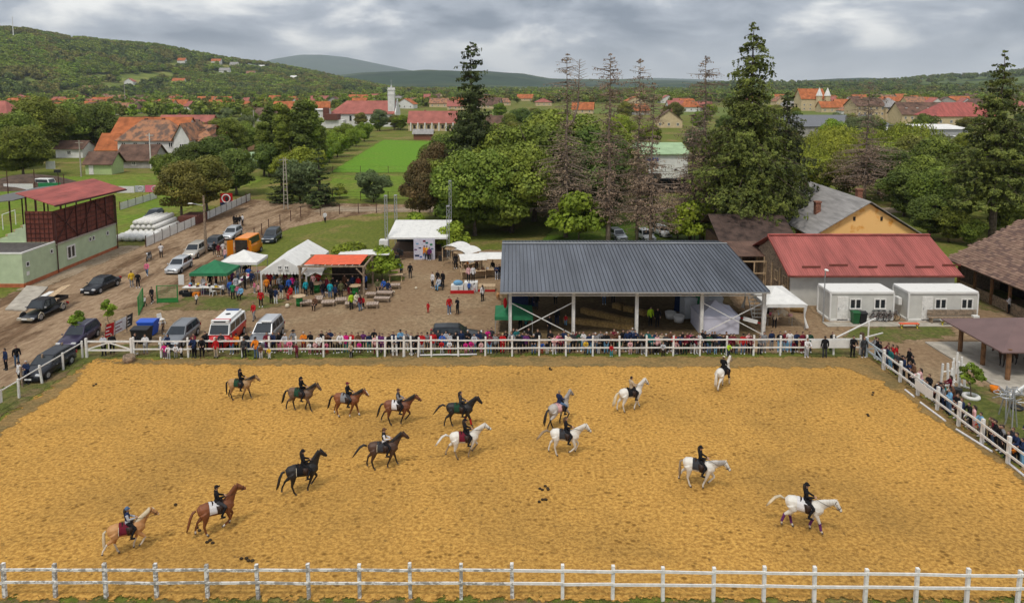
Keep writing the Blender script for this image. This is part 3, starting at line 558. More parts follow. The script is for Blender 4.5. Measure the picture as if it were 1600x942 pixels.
# --- the far trees: one low mesh each for the plain, copies share it
far = []
for k in range(5):
    rs = np.random.RandomState(70+k); B, C, Nn, tone = crown_points(rs, 330, 4.2, 3.6, 4.6, 12, 2.0)
    me = leafmesh('far_tree', C, Nn, 1.15, rs, LF_MID, tone=tone); far.append(me)
farm = [LF_MID, LF_DARK, LF_MID, LF_OLIVE, LF_BRIGHT]
fproto = []
for k in range(5):
    Yp = 1190+40*k; j = 12+k*1
    fproto.append(far[k])
def scatter(name, pts, protos, mats_, seed, smin, smax, kind='stuff', patch=0):
    """a wood: tree meshes spread on given points by geometry nodes"""
    rs = np.random.RandomState(seed); pts = np.asarray(pts, float); grp = rs.randint(0, len(protos), len(pts))
    if patch: grp = np.where(rs.rand(len(pts)) < .35, grp, np.clip(((fbm(pts[:, 0]/patch, pts[:, 1]/patch, 77, 3)+1.1)/2.2*len(protos)).astype(int), 0, len(protos)-1))
    for gi, (pm, m) in enumerate(zip(protos, mats_)):
        sel = pts[grp == gi]
        if len(sel) < 2: continue
        src = link(name, pm, None, tuple(sel[0]), rs.uniform(0, 6), rs.uniform(smin, smax), [m]); src['kind'] = 'stuff'; sel = sel[1:]
        me = bpy.data.meshes.new(name); me.vertices.add(len(sel)); me.vertices.foreach_set('co', sel.astype(np.float32).ravel()); me.update()
        a = me.attributes.new('sc', 'FLOAT', 'POINT'); a.data.foreach_set('value', rs.uniform(smin, smax, len(sel)).astype(np.float32))
        a = me.attributes.new('rot', 'FLOAT', 'POINT'); a.data.foreach_set('value', rs.uniform(0, 6.28, len(sel)).astype(np.float32))
        o = bpy.data.objects.new(name, me); COL.objects.link(o); o['kind'] = kind
        ng = bpy.data.node_groups.new('spread', 'GeometryNodeTree'); ng.interface.new_socket('Geometry', in_out='INPUT', socket_type='NodeSocketGeometry'); ng.interface.new_socket('Geometry', in_out='OUTPUT', socket_type='NodeSocketGeometry')
        nn = ng.nodes; ll = ng.links; gi_ = nn.new('NodeGroupInput'); go = nn.new('NodeGroupOutput'); ip = nn.new('GeometryNodeInstanceOnPoints'); oi = nn.new('GeometryNodeObjectInfo'); oi.inputs['Object'].default_value = src; oi.transform_space = 'ORIGINAL'; oi.inputs['As Instance'].default_value = True
        na_ = nn.new('GeometryNodeInputNamedAttribute'); na_.data_type = 'FLOAT'; na_.inputs['Name'].default_value = 'sc'
        nb_ = nn.new('GeometryNodeInputNamedAttribute'); nb_.data_type = 'FLOAT'; nb_.inputs['Name'].default_value = 'rot'; cx = nn.new('ShaderNodeCombineXYZ')
        mtp = nn.new('GeometryNodeMeshToPoints')
        ll.new(gi_.outputs[0], mtp.inputs[0]); ll.new(mtp.outputs[0], ip.inputs['Points']); ll.new(oi.outputs['Geometry'], ip.inputs['Instance']); ll.new(nb_.outputs['Attribute'], cx.inputs[2]); ll.new(cx.outputs[0], ip.inputs['Rotation']); ll.new(na_.outputs['Attribute'], ip.inputs['Scale']); ll.new(ip.outputs[0], go.inputs[0])
        mod = o.modifiers.new('spread', 'NODES'); mod.node_group = ng
# forest on the hill: sample the hill mesh, leaving a few clearings
def hillspot(x, y):
    F_ = HV[:-8].reshape(-1, 3); c = F_-np.array([0, CAMY, CAMH]); zc = c[:, 1]*CP-c[:, 2]*SP; px = 800+FPX*c[:, 0]/zc; py = PPY-FPX*(c[:, 1]*SP+c[:, 2]*CP)/zc; k = np.argmin((px-x)**2*.1+(py-y)**2); v = F_[k]; s_ = (x-px[k])/FPX*zc[k]
    return Vector((v[0]+s_, v[1], v[2]))
HSP = [(201, 131, 11), (278, 131, 15), (283, 98, 11), (337, 98, 15), (350, 113, 15), (365, 103, 13), (391, 117, 13), (133, 142, 9), (458, 124, 9), (408, 106, 10), (60, 130, 10), (170, 118, 10)]
ny_, nx_, _ = HV.shape; rs = np.random.RandomState(5); n_ = 21000
jj = rs.uniform(1.0, ny_-9.0, n_); ii = rs.uniform(0, nx_-1.01, n_); j0 = jj.astype(int); i0 = ii.astype(int); fj = (jj-j0)[:, None]; fi = (ii-i0)[:, None]
Pt = (HV[j0, i0]*(1-fj)*(1-fi)+HV[j0+1, i0]*fj*(1-fi)+HV[j0, i0+1]*(1-fj)*fi+HV[j0+1, i0+1]*fj*fi)
clear = fbm(Pt[:, 0]/60, Pt[:, 1]/90, 33, 4) > .62
for x_, y_, w_ in HSP:
    q = hillspot(x_, y_+2); clear |= (np.abs(Pt[:, 0]-q.x) < w_*.9+8) & (Pt[:, 1] > q.y-75) & (Pt[:, 1] < q.y+14)
Pt = Pt[~clear]; Pt[:, 2] -= .5
scatter('hillside_wood', Pt, fproto, [LF_MID, LF_DARK, LF_OLIVE, LF_BRIGHT, LF_MID], 5, .8, 1.9, patch=70)
# trees of the plain beyond the village
pts = []
while len(pts) < 8200:
    Y = 420*math.exp(rnd.random()*math.log(2600/420)); u = rnd.uniform(-1.05, 1.05)
    if u < -.35 and Y > 800+1500*(u+1.05): continue
    if -1.0 < u < .05 and 430 < Y < 900 and rnd.random() < .62: continue
    if u > .35 and 430 < Y < 800 and rnd.random() < .5: continue
    if fbm(np.array([u*Y/120]), np.array([Y/160]), 44, 3)[0] < (-.15 if Y < 700 else -.7)+(.5 if abs(u+.19) < .035 and Y < 480 else 0): continue
    pts.append((u*Y, Y, -.5))
scatter('plain_trees', pts, fproto, farm, 6, .55, 1.25)
ny2, nx2, _ = RV.shape; rs = np.random.RandomState(15); jj = rs.randint(1, ny2-8, 5200); ii = rs.uniform(0, nx2-1.01, 5200); i0 = ii.astype(int); fi = (ii-i0)[:, None]; Pr = RV[jj, i0]*(1-fi)+RV[jj, i0+1]*fi
Pr = Pr[fbm(Pr[:, 0]/90, Pr[:, 1]/260, 51, 4) > .0]; scatter('hedgerow_wood', Pr, fproto, [LF_DARK, LF_MID, LF_DARK, LF_OLIVE, LF_MID], 8, .9, 2.0)
# ================================================================ buildings
MINT = mat('mint_render', (.44, .52, .34), .85, .06, 1.2)
PLINTH = mat('orange_plinth', (.42, .13, .055), .85, .15, 2)
OXIDE = mat('oxide_red_sheet', (.17, .048, .032), .7, .2, 1.5)
OXIDED = mat('oxide_dark_steel', (.075, .025, .02), .7, .2, 2)
REDROOF = mat('red_metal_roof', (.35, .085, .068), .65, .20, .5, .15, 9, coords='World', stretch=(2.5, .5, .5))
REDROOF2 = mat('brick_red_roof_sheet', (.37, .105, .090), .65, .16, .5, 0, coords='World', stretch=(2.5, .35, .5))
GREYSEAM = mat('blue_grey_roof_sheet', (.125, .138, .165), .38, .16, .4, 0, metal=.35, coords='World', stretch=(2.2, .3, .5))
SEAM = mat('dark_roof_seam', (.035, .040, .05), .5, .1)
WALLW = mat('white_render', (.70, .69, .66), .9, .08, .8)
WALLC = mat('cream_render', (.58, .46, .28), .9, .08, .8)
WALLY = mat('yellow_render', (.90, .53, .20), .9, .1, .7, col2=(.74, .31, .05), thr=(.36, .46))
WALLG = mat('grey_render', (.36, .34, .31), .9, .15, .8)
CONT = mat('container_grey_white', (.56, .55, .51), .6, .06, 1)
CONTF = mat('container_frame_white', (.72, .71, .68), .6, .06, 1)
TILEO = mat('orange_tiles', (.42, .13, .045), .85, .22, .45, .4, 3)
TILEB = mat('brown_tiles', (.15, .085, .06), .85, .3, .45, .4, 3)
TILEP = mat('faded_red_tiles', (.36, .12, .095), .8, .15, .3, .2, 3)
TILEM = mat('mixed_old_tiles', (.36, .17, .09), .85, .2, .6, .4, 3, col2=(.13, .085, .065), thr=(.42, .56))
SLATE = mat('weathered_grey_roof', (.30, .285, .275), .8, .18, .8, .3, 4, stretch=(3, .4, 1))
BRICK = mat('chimney_brick', (.25, .11, .07), .9, .25, 5, .3)
BROWNW = mat('brown_cladding', (.15, .055, .04), .8, .15, 2)
CONCR = mat('concrete', (.40, .36, .30), .9, .15, 1.5, .2)
DARKIN = mat('interior_shade_board', (.035, .028, .022), .9, .3, 2)  # near-black colour carries the shade of interiors and openings
RUSTR = mat('rusty_brown_sheet', (.13, .075, .055), .75, .2, 1.0, .2)
GAZR = mat('brown_metal_roof', (.155, .095, .088), .5, .08, .7, 0)
GREENR = mat('pale_green_roof', (.30, .42, .24), .7, .1, .5)
POSTB = mat('brown_timber_post', (.20, .10, .045), .8, .25, 3)
def rail_fence(name, label, pts, spacing, ph, rails, mats_, group=None, pw=.13, rh=.11, jit=.012, lean=.03, skip=()):
    o = empty(name, (pts[0][0], pts[0][1], 0), 0, label, 'fence', group); o0 = Vector((pts[0][0], pts[0][1], 0)); r = random.Random(len(label)); posts = []
    for a, b in zip(pts[:-1], pts[1:]):
        a = Vector((*a, 0)); b = Vector((*b, 0)); n = max(1, round((b-a).length/spacing))
        for k in range(n+(1 if b.to_2d() == Vector(pts[-1]) else 0)): posts.append(a+(b-a)*k/n)
    for p in posts:
        mb = MB(); t = p+Vector((r.uniform(-lean, lean), r.uniform(-lean, lean), ph+r.uniform(-.03, .05))); mb.beam(p-o0-Vector((0, 0, .1)), t-o0, pw, pw); mb.build('post', mats_[0], o)
    for a, b in zip(posts[:-1], posts[1:]):
        d = (b-a).normalized(); off = Vector((d.y, -d.x, 0))*(pw*.62)
        for z in rails:
            mb = MB(); mb.beam(a-o0+off+d*.004+Vector((0, 0, z+r.uniform(-jit, jit)*2)), b-o0+off-d*.004+Vector((0, 0, z+r.uniform(-jit, jit)*2)), .045, rh); mb.build('rail', mats_[1], o)
    return o
rail_fence('arena_fence', 'white two-rail fence with peeling paint along the near edge of the arena', [(-24.2, 22.3), (0, 22.25)], 1.98, 1.46, (.72, 1.27), (WHITEOLD, WHITEOLD), 'arena fences', .13, .10)
rail_fence('arena_fence', 'cleaner white two-rail fence along the near right edge of the arena', [(.02, 22.25), (25.8, 21.85)], 1.98, 1.46, (.72, 1.27), (WHITE, WHITE), 'arena fences', .13, .105)
rail_fence('arena_fence', 'long white rail fence with the crowd leaning on it, far side of the arena', [(-28.2, 47.3), (26.2, 47.75)], 2.02, 1.55, (.66, 1.28), (WHITE, WHITE), 'arena fences', .12, .10)
rail_fence('arena_fence', 'white rail fence down the right side of the arena', [(26.5, 44.9), (26.7, 26)], 2.05, 1.55, (.62, 1.25), (WHITE, WHITE), 'arena fences', .16, .13)
rail_fence('arena_fence', 'white post fence with one sagging rail along the grassy left side of the arena', [(-32.0, 47.2), (-32.2, 20)], 2.3, 1.3, (1.15,), (WHITE, WHITE), 'arena fences', .11, .07, lean=.09)
def gate(name, label, a, b, m, h=1.25, braces=True):
    a = Vector((*a, 0)); b = Vector((*b, 0)); o = empty(name, a, 0, label, 'gate'); d = b-a
    for k, q in enumerate((Vector((0, 0, 0)), d)): MB().beam(q, q+Vector((0, 0, h+.25)), .15, .15, 0).build('post', m, o)
    n = d.normalized()*.09
    for z in (.58, h): MB().beam(n+Vector((0, 0, z)), d-n+Vector((0, 0, z)), .06, .13).build('rail', m, o)
    if braces:
        md = d*.5; MB().beam(n+Vector((0, 0, .66)), md+Vector((0, 0, h-.08)), .05, .09).build('brace', m, o); MB().beam(d-n+Vector((0, 0, .66)), md+Vector((0, 0, h-.08)), .05, .09).build('brace', m, o)
        MB().beam(md+Vector((0, 0, .66)), md+Vector((0, 0, h-.08)), .07, .07).build('stile', m, o)
gate('arena_gate', 'white braced gate at the far left corner of the arena', (-31.7, 47.25), (-28.35, 47.25), WHITE)
gate('arena_gate', 'pale blue-grey braced gate at the far right corner behind the standing crowd', (26.45, 47.3), (26.5, 45.0), mat('pale_blue_paint', (.42, .48, .52), .6, .1))
thing('corner_post', MB().beam((26.35, 47.9, 0), (26.35, 47.9, 1.7), .24, .24), DARKWOOD, 'dark wooden corner post where the far fence meets the blue-grey gate', 'post')
for a, b, lab in (((22.35, 47.62), (25.9, 47.70), 'white cloth sheet hung on the far fence beside the man in black'), ((26.38, 40.5), (26.42, 38.6), 'white board hung on the right fence among the spectators')):
    a, b = Vector((*a, .66)), Vector((*b, .66)); n = (b-a).normalized(); n = Vector((n.y, -n.x, 0))*.16
    if b.x-a.x > 1: b = a+(b-a)*.93
    thing('cloth_panel', MB().prism([a+n, b+n, b+n+Vector((0, 0, .62)), a+n+Vector((0, 0, .62))], (0, 0, 0), n*.15), CANVAS, lab, 'banner')
# --- grey open shed
def shed():
    o = empty('open_shed', (-.15, 51.8, 0), 0, 'large open shed with grey standing-seam roof behind the crowd', 'shed'); o0 = o.location
    e0, e1, rg, bk = Vector((0, 51.0, 3.9)), Vector((0, 51.0, 3.9)), Vector((0, 62.6, 5.1)), Vector((0, 66.2, 4.62))
    X0, X1 = -.95, 20.45; n = 64; wdt = (X1-X0)/n
    mb = MB(); mb.prism([(0, e0.y, e0.z), (wdt-.006, e0.y, e0.z), (wdt-.006, rg.y, rg.z), (0, rg.y, rg.z)], (0, 0, 0), (0, -.004, .05)); mb.prism([(wdt-.05, e0.y-.01, e0.z+.052), (wdt-.006, e0.y-.01, e0.z+.052), (wdt-.006, rg.y, rg.z+.052), (wdt-.05, rg.y, rg.z+.052)], (0, 0, 0), (0, 0, .05), 1); pm = mb.mesh('roof_panel', [GREYSEAM, SEAM])
    mb = MB(); mb.prism([(0, rg.y+.01, rg.z), (wdt-.006, rg.y+.01, rg.z), (wdt-.006, bk.y, bk.z), (0, bk.y, bk.z)], (0, 0, 0), (0, .004, .05)); mb.prism([(wdt-.05, rg.y+.01, rg.z+.052), (wdt-.006, rg.y+.01, rg.z+.052), (wdt-.006, bk.y, bk.z+.052), (wdt-.05, bk.y, bk.z+.052)], (0, 0, 0), (0, 0, .04), 1); pb = mb.mesh('back_roof_panel', [GREYSEAM, SEAM])
    for k in range(n):
        link('roof_panel', pm, o, Vector((X0+k*wdt, 0, 0))-o0); link('back_roof_panel', pb, o, Vector((X0+k*wdt, 0, 0))-o0)
    MB().beam(Vector((X0, rg.y, rg.z+.11))-o0, Vector((X1, rg.y, rg.z+.11))-o0, .3, .05).build('ridge_cap', STEEL, o)
    MB().beam(Vector((X0, e0.y-.05, e0.z-.06))-o0, Vector((X1, e0.y-.05, e0.z-.06))-o0, .1, .12).build('gutter', STEEL, o)
    px = [-.15, 4.95, 10.05, 15.3, 20.3]
    for Yp, zt in ((51.8, 3.9), (65.4, 4.62)):
        for x in px:
            mb = MB(); c = Vector((x, Yp, 0))-o0
            for dx in (-.11, .11): mb.box(c+Vector((dx, 0, zt/2)), (.03, .26, zt))
            mb.box(c+Vector((0, 0, zt/2)), (.19, .03, zt)); mb.box(c+Vector((0, 0, .02)), (.4, .4, .04)); mb.build('column', WHITE, o)
    for x in px:
        MB().beam(Vector((x, 51.5, 3.68))-o0, Vector((x, 62.6, 4.85))-o0, .14, .24).build('rafter', WHITE, o); MB().beam(Vector((x, 62.62, 4.85))-o0, Vector((x, 66, 4.40))-o0, .14, .24).build('rafter', WHITE, o)
    for x0, x1 in zip(px[:-1], px[1:]):
        MB().beam(Vector((x0+.13, 51.8, 3.38))-o0, Vector((x1-.13, 51.8, 3.38))-o0, .09, .09).build('tie_rail', WHITE, o)
    for x0, x1 in ((px[0], px[1]), (px[3], px[4])):
        MB().beam(Vector((x0+.13, 51.76, 2.75))-o0, Vector((x1-.13, 51.76, .2))-o0, .06, .06).build('cross_brace', WHITE, o); MB().beam(Vector((x1-.13, 51.84, 2.75))-o0, Vector((x0+.13, 51.84, .2))-o0, .06, .06).build('cross_brace', WHITE, o)
    for k in range(5):
        y = 53.5+k*2; MB().beam(Vector((X0+.2, y, 3.78+(y-51)*.1034-.02))-o0, Vector((X1-.2, y, 3.78+(y-51)*.1034-.02))-o0, .08, .12).build('purlin', STEEL, o)
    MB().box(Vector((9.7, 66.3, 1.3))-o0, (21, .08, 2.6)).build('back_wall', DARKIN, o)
shed()
# --- windows and houses
def window(mb_or_parent, c, wd, h, face, frame=WHITE, name='window', sash=2):
    """face: unit vector the window looks along (x or y axis); frame stands proud of the wall, panes are its sub-parts"""
    c = Vector(c); fx = abs(face[0]) > .5; fv = Vector(face); t = .07
    def bx(mb, dc, dw, dh, d): mb.box(c+(Vector((0, dc[0], dc[1])) if fx else Vector((dc[0], 0, dc[1])))+fv*d/2, (d, dw, dh) if fx else (dw, d, dh))
    f = MB(); s = min(wd, h)*.09+.02
    bx(f, (0, h/2-s/2), wd, s, t); bx(f, (0, -h/2+s/2), wd, s, t+.05); bx(f, (wd/2-s/2, 0), s, h-2*s, t); bx(f, (-wd/2+s/2, 0), s, h-2*s, t)
    if sash > 1: bx(f, (0, 0), s, h-2*s, t)
    fo = f.build(name, frame, mb_or_parent); g = MB()
    for k in range(sash):
        w1 = (wd-(sash+1)*s)/sash; bx(g, (-wd/2+s+w1/2+k*(w1+s), 0), w1-.004, h-2*s-.004, .03)
    g.build('pane', GLASS, fo); return fo
def house(name, label, x0, x1, Y, dep, wh, rh, wall, roof, ridge='x', hip=0.0, ov=.5, base=0.0, group=None, win=3, wz=None, chim=1, storeys=1, cat='house', wm=WHITE, rz=0.0):
    """x0,x1: world; Y: front wall"""
    cx = (x0+x1)/2; o = empty(name, (cx, Y, base), rz, label, cat, group); W = (x1-x0)/2
    hw = MB()
    if ridge == 'x': hw.prism([(-W, 0, 0), (-W, dep, 0), (-W, dep, wh), (-W, dep/2, wh+(rh if not hip else 0)-.05), (-W, 0, wh)], (0, 0, 0), (2*W, 0, 0))
    else: hw.prism([(-W, 0, 0), (W, 0, 0), (W, 0, wh), (0, 0, wh+(rh if not hip else 0)-.05), (-W, 0, wh)], (0, 0, 0), (0, dep, 0))
    hw.build('wall', wall, o)
    a = ov; t = .14; r = MB(); sl = rh/((dep/2) if ridge == 'x' else W); z = wh-a*sl+.04
    if ridge == 'x':
        hx = hip*dep/2; p = [(-W-a, -a, z), (W+a, -a, z), (W+a, dep+a, z), (-W-a, dep+a, z), (-W-a+hx, dep/2, wh+rh+.04), (W+a-hx, dep/2, wh+rh+.04)]; fs = [(0, 1, 5, 4), (2, 3, 4, 5), (1, 2, 5), (3, 0, 4)] if hip else [(0, 1, 5, 4), (2, 3, 4, 5)]
    else:
        hy = hip*W; p = [(-W-a, -a, z), (W+a, -a, z), (W+a, dep+a, z), (-W-a, dep+a, z), (0, -a+hy, wh+rh+.04), (0, dep+a-hy, wh+rh+.04)]; fs = [(1, 2, 5, 4), (3, 0, 4, 5), (0, 1, 4), (2, 3, 5)] if hip else [(1, 2, 5, 4), (3, 0, 4, 5)]
    for f in fs: r.prism([p[i] for i in f], (0, 0, 0), (0, 0, t))
    ro = r.build('roof', roof, o)
    for k in range(chim):
        q = (-.35+.6*k)*W if ridge == 'x' else W*.2; y = dep*.5+.4 if ridge == 'x' else dep*(.4+.3*k)
        MB().box((q, y, wh+rh*.8+.6), (.7, .7, 1.8)).build('chimney', BRICK, ro)
    for s_ in range(storeys):
        zz = (wz if wz else min(1.6, wh*.55))+s_*2.8
        for k in range(win):
            x = -W+(k+.5)*2*W/max(1, win); window(o, (x, 0, zz), min(1.1, wh*.45), min(1.3, wh*.45), (0, -1, 0), wm)
    return o
# --- red-roofed stable, yellow stable, barns
def ribbed(parent, name, m, xa, xb, ya, za, yb, zb, n, th=.05, bulge=.035):
    """metal sheets laid side by side, each one a part with raised ribs"""
    wdt = (xb-xa)/n; mb = MB(); sl = (zb-za)/(yb-ya); up = 1
    mb.prism([(0, ya, za), (wdt-.008, ya, za), (wdt-.008, yb, zb), (0, yb, zb)], (0, 0, 0), (0, 0, th))
    for k in range(4):
        x = wdt*(k+.3)/4; mb.prism([(x, ya, za+th+.002), (x+wdt*.09, ya, za+th+.002), (x+wdt*.09, yb, zb+th+.002), (x, yb, zb+th+.002)], (0, 0, 0), (0, 0, bulge))
    me = mb.mesh(name, m)
    for k in range(n): link(name, me, parent, Vector((xa+k*wdt, 0, 0))-parent.location)
st = empty('stable', (33, 59.6, 0), 0, 'long stable with brick-red ribbed metal roof behind the two white containers', 'stable'); o0 = st.location
ribbed(st, 'roof_sheet', REDROOF2, 25.15, 40.85, 59.0, 3.0, 64.6, 5.5, 18); ribbed(st, 'roof_sheet', REDROOF2, 25.15, 40.85, 70.2, 3.0, 64.61, 5.5, 18)
MB().box(Vector((33, 59.75, 1.45))-o0, (15.0, .2, 2.9)).build('front_wall', CONT, st); MB().prism([(25.6, 59.9, 0), (25.6, 69.6, 0), (25.6, 69.6, 3), (25.6, 64.6, 5.3), (25.6, 59.9, 3)], -o0, (.15, 0, 0)).build('side_wall', WOOD, st); MB().prism([(40.3, 59.9, 0), (40.3, 69.6, 0), (40.3, 69.6, 3), (40.3, 64.6, 5.3), (40.3, 59.9, 3)], -o0, (.15, 0, 0)).build('side_wall', WALLG, st)
MB().beam(Vector((25.1, 64.6, 5.62))-o0, Vector((40.9, 64.6, 5.62))-o0, .4, .08).build('ridge_cap', REDROOF, st); MB().beam(Vector((25.1, 58.93, 2.95))-o0, Vector((40.9, 58.93, 2.95))-o0, .12, .12).build('gutter', OXIDE, st)
for k in range(6): MB().beam(Vector((26.6+k*2.6, 59.9+.25*(k % 2), 3.62+.1*(k % 2)))-o0, Vector((28.3+k*2.6, 59.9+.25*(k % 2), 3.62+.1*(k % 2)))-o0, .06, .16).build('snow_guard', OXIDE, st)
MB().beam(Vector((25.05, 59.0, 3.0))-o0, Vector((25.05, 64.6, 5.52))-o0, .08, .2).build('barge_board', REDROOF, st)
for k in range(5): MB().beam(Vector((25.5, 60.2+k*2.1, 0))-o0, Vector((25.5, 60.2+k*2.1, 2.9))-o0, .12, .12).build('wall_post', PLANK, st)
for y in (61.2, 63.3): window(st, Vector((25.58, y, 1.9))-o0, .8, 1.0, (-1, 0, 0), PLANK)
ys = empty('yellow_stable', (40.6, 76, 0), 0, 'old yellow building with stained gable, grey roof and brick chimneys', 'building'); o0 = ys.location
MB().prism([(34.9, 76, 0), (46.4, 76, 0), (46.4, 76, 3.2), (40.6, 76, 6.75), (34.9, 76, 3.2)], -o0, (0, 20, 0)).build('wall', WALLY, ys)
for s_ in (-1, 1):
    for k in range(10):
        y0 = 75.5+k*2.08; MB().prism([(40.6, y0, 6.95), (40.6, y0+2.07, 6.95), (40.6+s_*6.5, y0+2.07, 2.95), (40.6+s_*6.5, y0, 2.95)], -o0, (0, 0, .1)).build('roof_sheet', SLATE, ys)
for dx in (-1.6, 1.5): MB().box(Vector((40.6+dx, 75.97, 5.0))-o0, (.26, .05, .45)).build('vent_hole', DARKIN, ys)
for x, y, z in ((36.9, 81, 4.6), (41.6, 80.5, 6.2), (39.2, 91, 6.2)):
    mb = MB(); mb.box(Vector((x, y, z+.5))-o0, (.62, .62, 1.9)); mb.box(Vector((x, y, z+1.5))-o0, (.78, .78, .16)); mb.build('chimney', BRICK, ys)
ob = empty('old_barn', (27, 74, 0), 0, 'old dark wooden barn with a sagging brown roof under the tallest spruce', 'barn'); o0 = ob.location
MB().box(Vector((27.5, 77.5, 1.4))-o0, (8, 7, 2.8)).build('wall', DARKWOOD, ob)
for k in range(8):
    x = 23.0+k*1.1; MB().prism([(x, 73.2, 2.6), (x+1.09, 73.2, 2.6), (x+1.09, 78.5, 5.0), (x, 78.5, 5.0)], -o0, (0, 0, .08)).build('roof_sheet', mat('shadowed_brown_sheet', (.075, .048, .038), .85, .3, 1.2, .3), ob); MB().prism([(x, 83.5, 2.6), (x+1.09, 83.5, 2.6), (x+1.09, 78.51, 5.0), (x, 78.51, 5.0)], -o0, (0, 0, .08)).build('roof_sheet', mat('shadowed_brown_sheet', (.075, .048, .038), .85, .3, 1.2, .3), ob)  # roof brown darkened to hold the tree's shadow in its colour
for k in range(5): MB().beam(Vector((23.6+k*1.9, 73.9, 0))-o0, Vector((23.6+k*1.9, 73.9, 2.7))-o0, .16, .16).build('post', POSTB, ob)
lt = empty('lean_to', (23, 67, 0), 0, 'rusty-roofed lean-to between the grey shed and the red-roofed stable', 'shed'); o0 = lt.location
for k in range(6): MB().prism([(20.7+k*.87, 66.6, 2.9), (21.56+k*.87, 66.6, 2.9), (21.56+k*.87, 70.4, 3.6), (20.7+k*.87, 70.4, 3.6)], -o0, (0, 0, .06)).build('roof_sheet', RUSTR, lt)
MB().box(Vector((23.3, 70.2, 1.7))-o0, (5, .1, 3.3)).build('back_wall', DARKWOOD, lt)
for x in (20.9, 23.3, 25.7): MB().beam(Vector((x, 66.9, 0))-o0, Vector((x, 66.9, 2.9))-o0, .14, .14).build('post', WOOD, lt)
mb = MB()
for z in (1.3, 2.5): mb.beam(Vector((23.2, 66.2, z))-o0, Vector((25.6, 66.2, z))-o0, .1, .12)
for x in (23.2, 24.4, 25.6): mb.beam(Vector((x, 66.2, 0))-o0, Vector((x, 66.2, 2.5))-o0, .12, .12)
mb.build('timber_frame', PLANK, lt)
# shingle-roofed barn on the right
sb = empty('shingle_barn', (46, 56, 0), 0, 'timber barn with a mottled brown shingle roof at the right edge', 'barn'); o0 = sb.location
MB().prism([(43.2, 65.4, 2.86), (51, 65.4, 7.0), (51, 46, 7.0), (43.2, 46, 2.86)], -o0, (0, 0, .1)).build('roof_deck', DARKWOOD, sb); MB().prism([(58.8, 65.4, 2.86), (51.01, 65.4, 7.0), (51.01, 46, 7.0), (58.8, 46, 2.86)], -o0, (0, 0, .1)).build('roof_deck', DARKWOOD, sb)
SHG = mat('brown_shingle', (.20, .12, .088), .85, .1, 2, rvar=.3); sv = []; sm = []
mbs = [MB() for _ in range(4)]; rs = random.Random(3); slx = 7.8; nrow = 30; hv_ = Vector((7.8, 0, 4.14)).normalized()
for i in range(nrow):
    y = 45.9
    while y < 65.4:
        wd_ = rs.uniform(.35, .6); c = Vector((43.15, y, 2.97))+hv_*(i*.295); q = c+hv_*.33+Vector((0, 0, -.0)); up = Vector((-hv_.z, 0, hv_.x))
        mbs[rs.randrange(4)].add([c-o0+up*.045, c-o0+up*.045+Vector((0, wd_-.015, 0)), q-o0+up*.01+Vector((0, wd_-.015, 0)), q-o0+up*.01, c-o0+up*.0, c-o0+Vector((0, wd_-.015, 0))], [(0, 3, 2, 1), (0, 1, 5, 4)]); y += wd_
for k, c in enumerate([(.20, .12, .088), (.26, .165, .12), (.14, .085, .068), (.225, .14, .10)]):
    setprops(mbs[k].build('shingle', mat('brown_shingle_%s' % 'abcd'[k], c, .85, .15, 3), sb), kind='stuff')
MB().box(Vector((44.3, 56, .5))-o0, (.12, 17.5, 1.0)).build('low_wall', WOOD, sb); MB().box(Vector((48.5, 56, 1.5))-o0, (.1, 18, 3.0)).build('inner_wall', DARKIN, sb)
for k in range(8): MB().beam(Vector((44.2, 48+k*2.4, 0))-o0, Vector((44.2, 48+k*2.4, 3.2))-o0, .2, .2).build('post', POSTB, sb)
MB().beam(Vector((44.2, 46, 3.05))-o0, Vector((44.2, 65, 3.05))-o0, .2, .2).build('eaves_beam', POSTB, sb); MB().prism([(44.2, 65, 0), (57.8, 65, 0), (57.8, 65, 3.2), (51, 65, 6.8), (44.2, 65, 3.2)], -o0, (0, .12, 0)).build('gable', WOOD, sb)
# brown gazebo
gz = empty('gazebo', (37.7, 46.2, 0), 0, 'open gazebo with brown metal hip roof over resting dark horses', 'gazebo'); o0 = gz.location
p = [(33.3, 42.7, 2.1), (42.2, 42.7, 2.1), (42.2, 49.7, 2.1), (33.3, 49.7, 2.1), (36.8, 46.2, 3.35), (38.7, 46.2, 3.35)]; mb = MB()
for f in [(0, 1, 5, 4), (1, 2, 5), (2, 3, 4, 5), (3, 0, 4)]: mb.prism([Vector(p[i])-o0 for i in f], (0, 0, 0), (0, 0, .09))
mb.build('roof', GAZR, gz)
for x in (34, 41.5):
    for y in (43, 45.6, 48.2): MB().tube([Vector((x, y, 0))-o0, Vector((x, y, 2.3))-o0], .16, 8).build('post', POSTB, gz)
for a, b in (((34, 43), (41.5, 43)), ((34, 48.2), (41.5, 48.2)), ((34, 43), (34, 48.2))): MB().beam(Vector((*a, 2.12))-o0, Vector((*b, 2.12))-o0, .14, .16).build('beam', POSTB, gz)
MB().box(Vector((37.8, 45.4, .05))-o0, (10.6, 9.6, .18)).build('floor_slab', CONCR, gz)
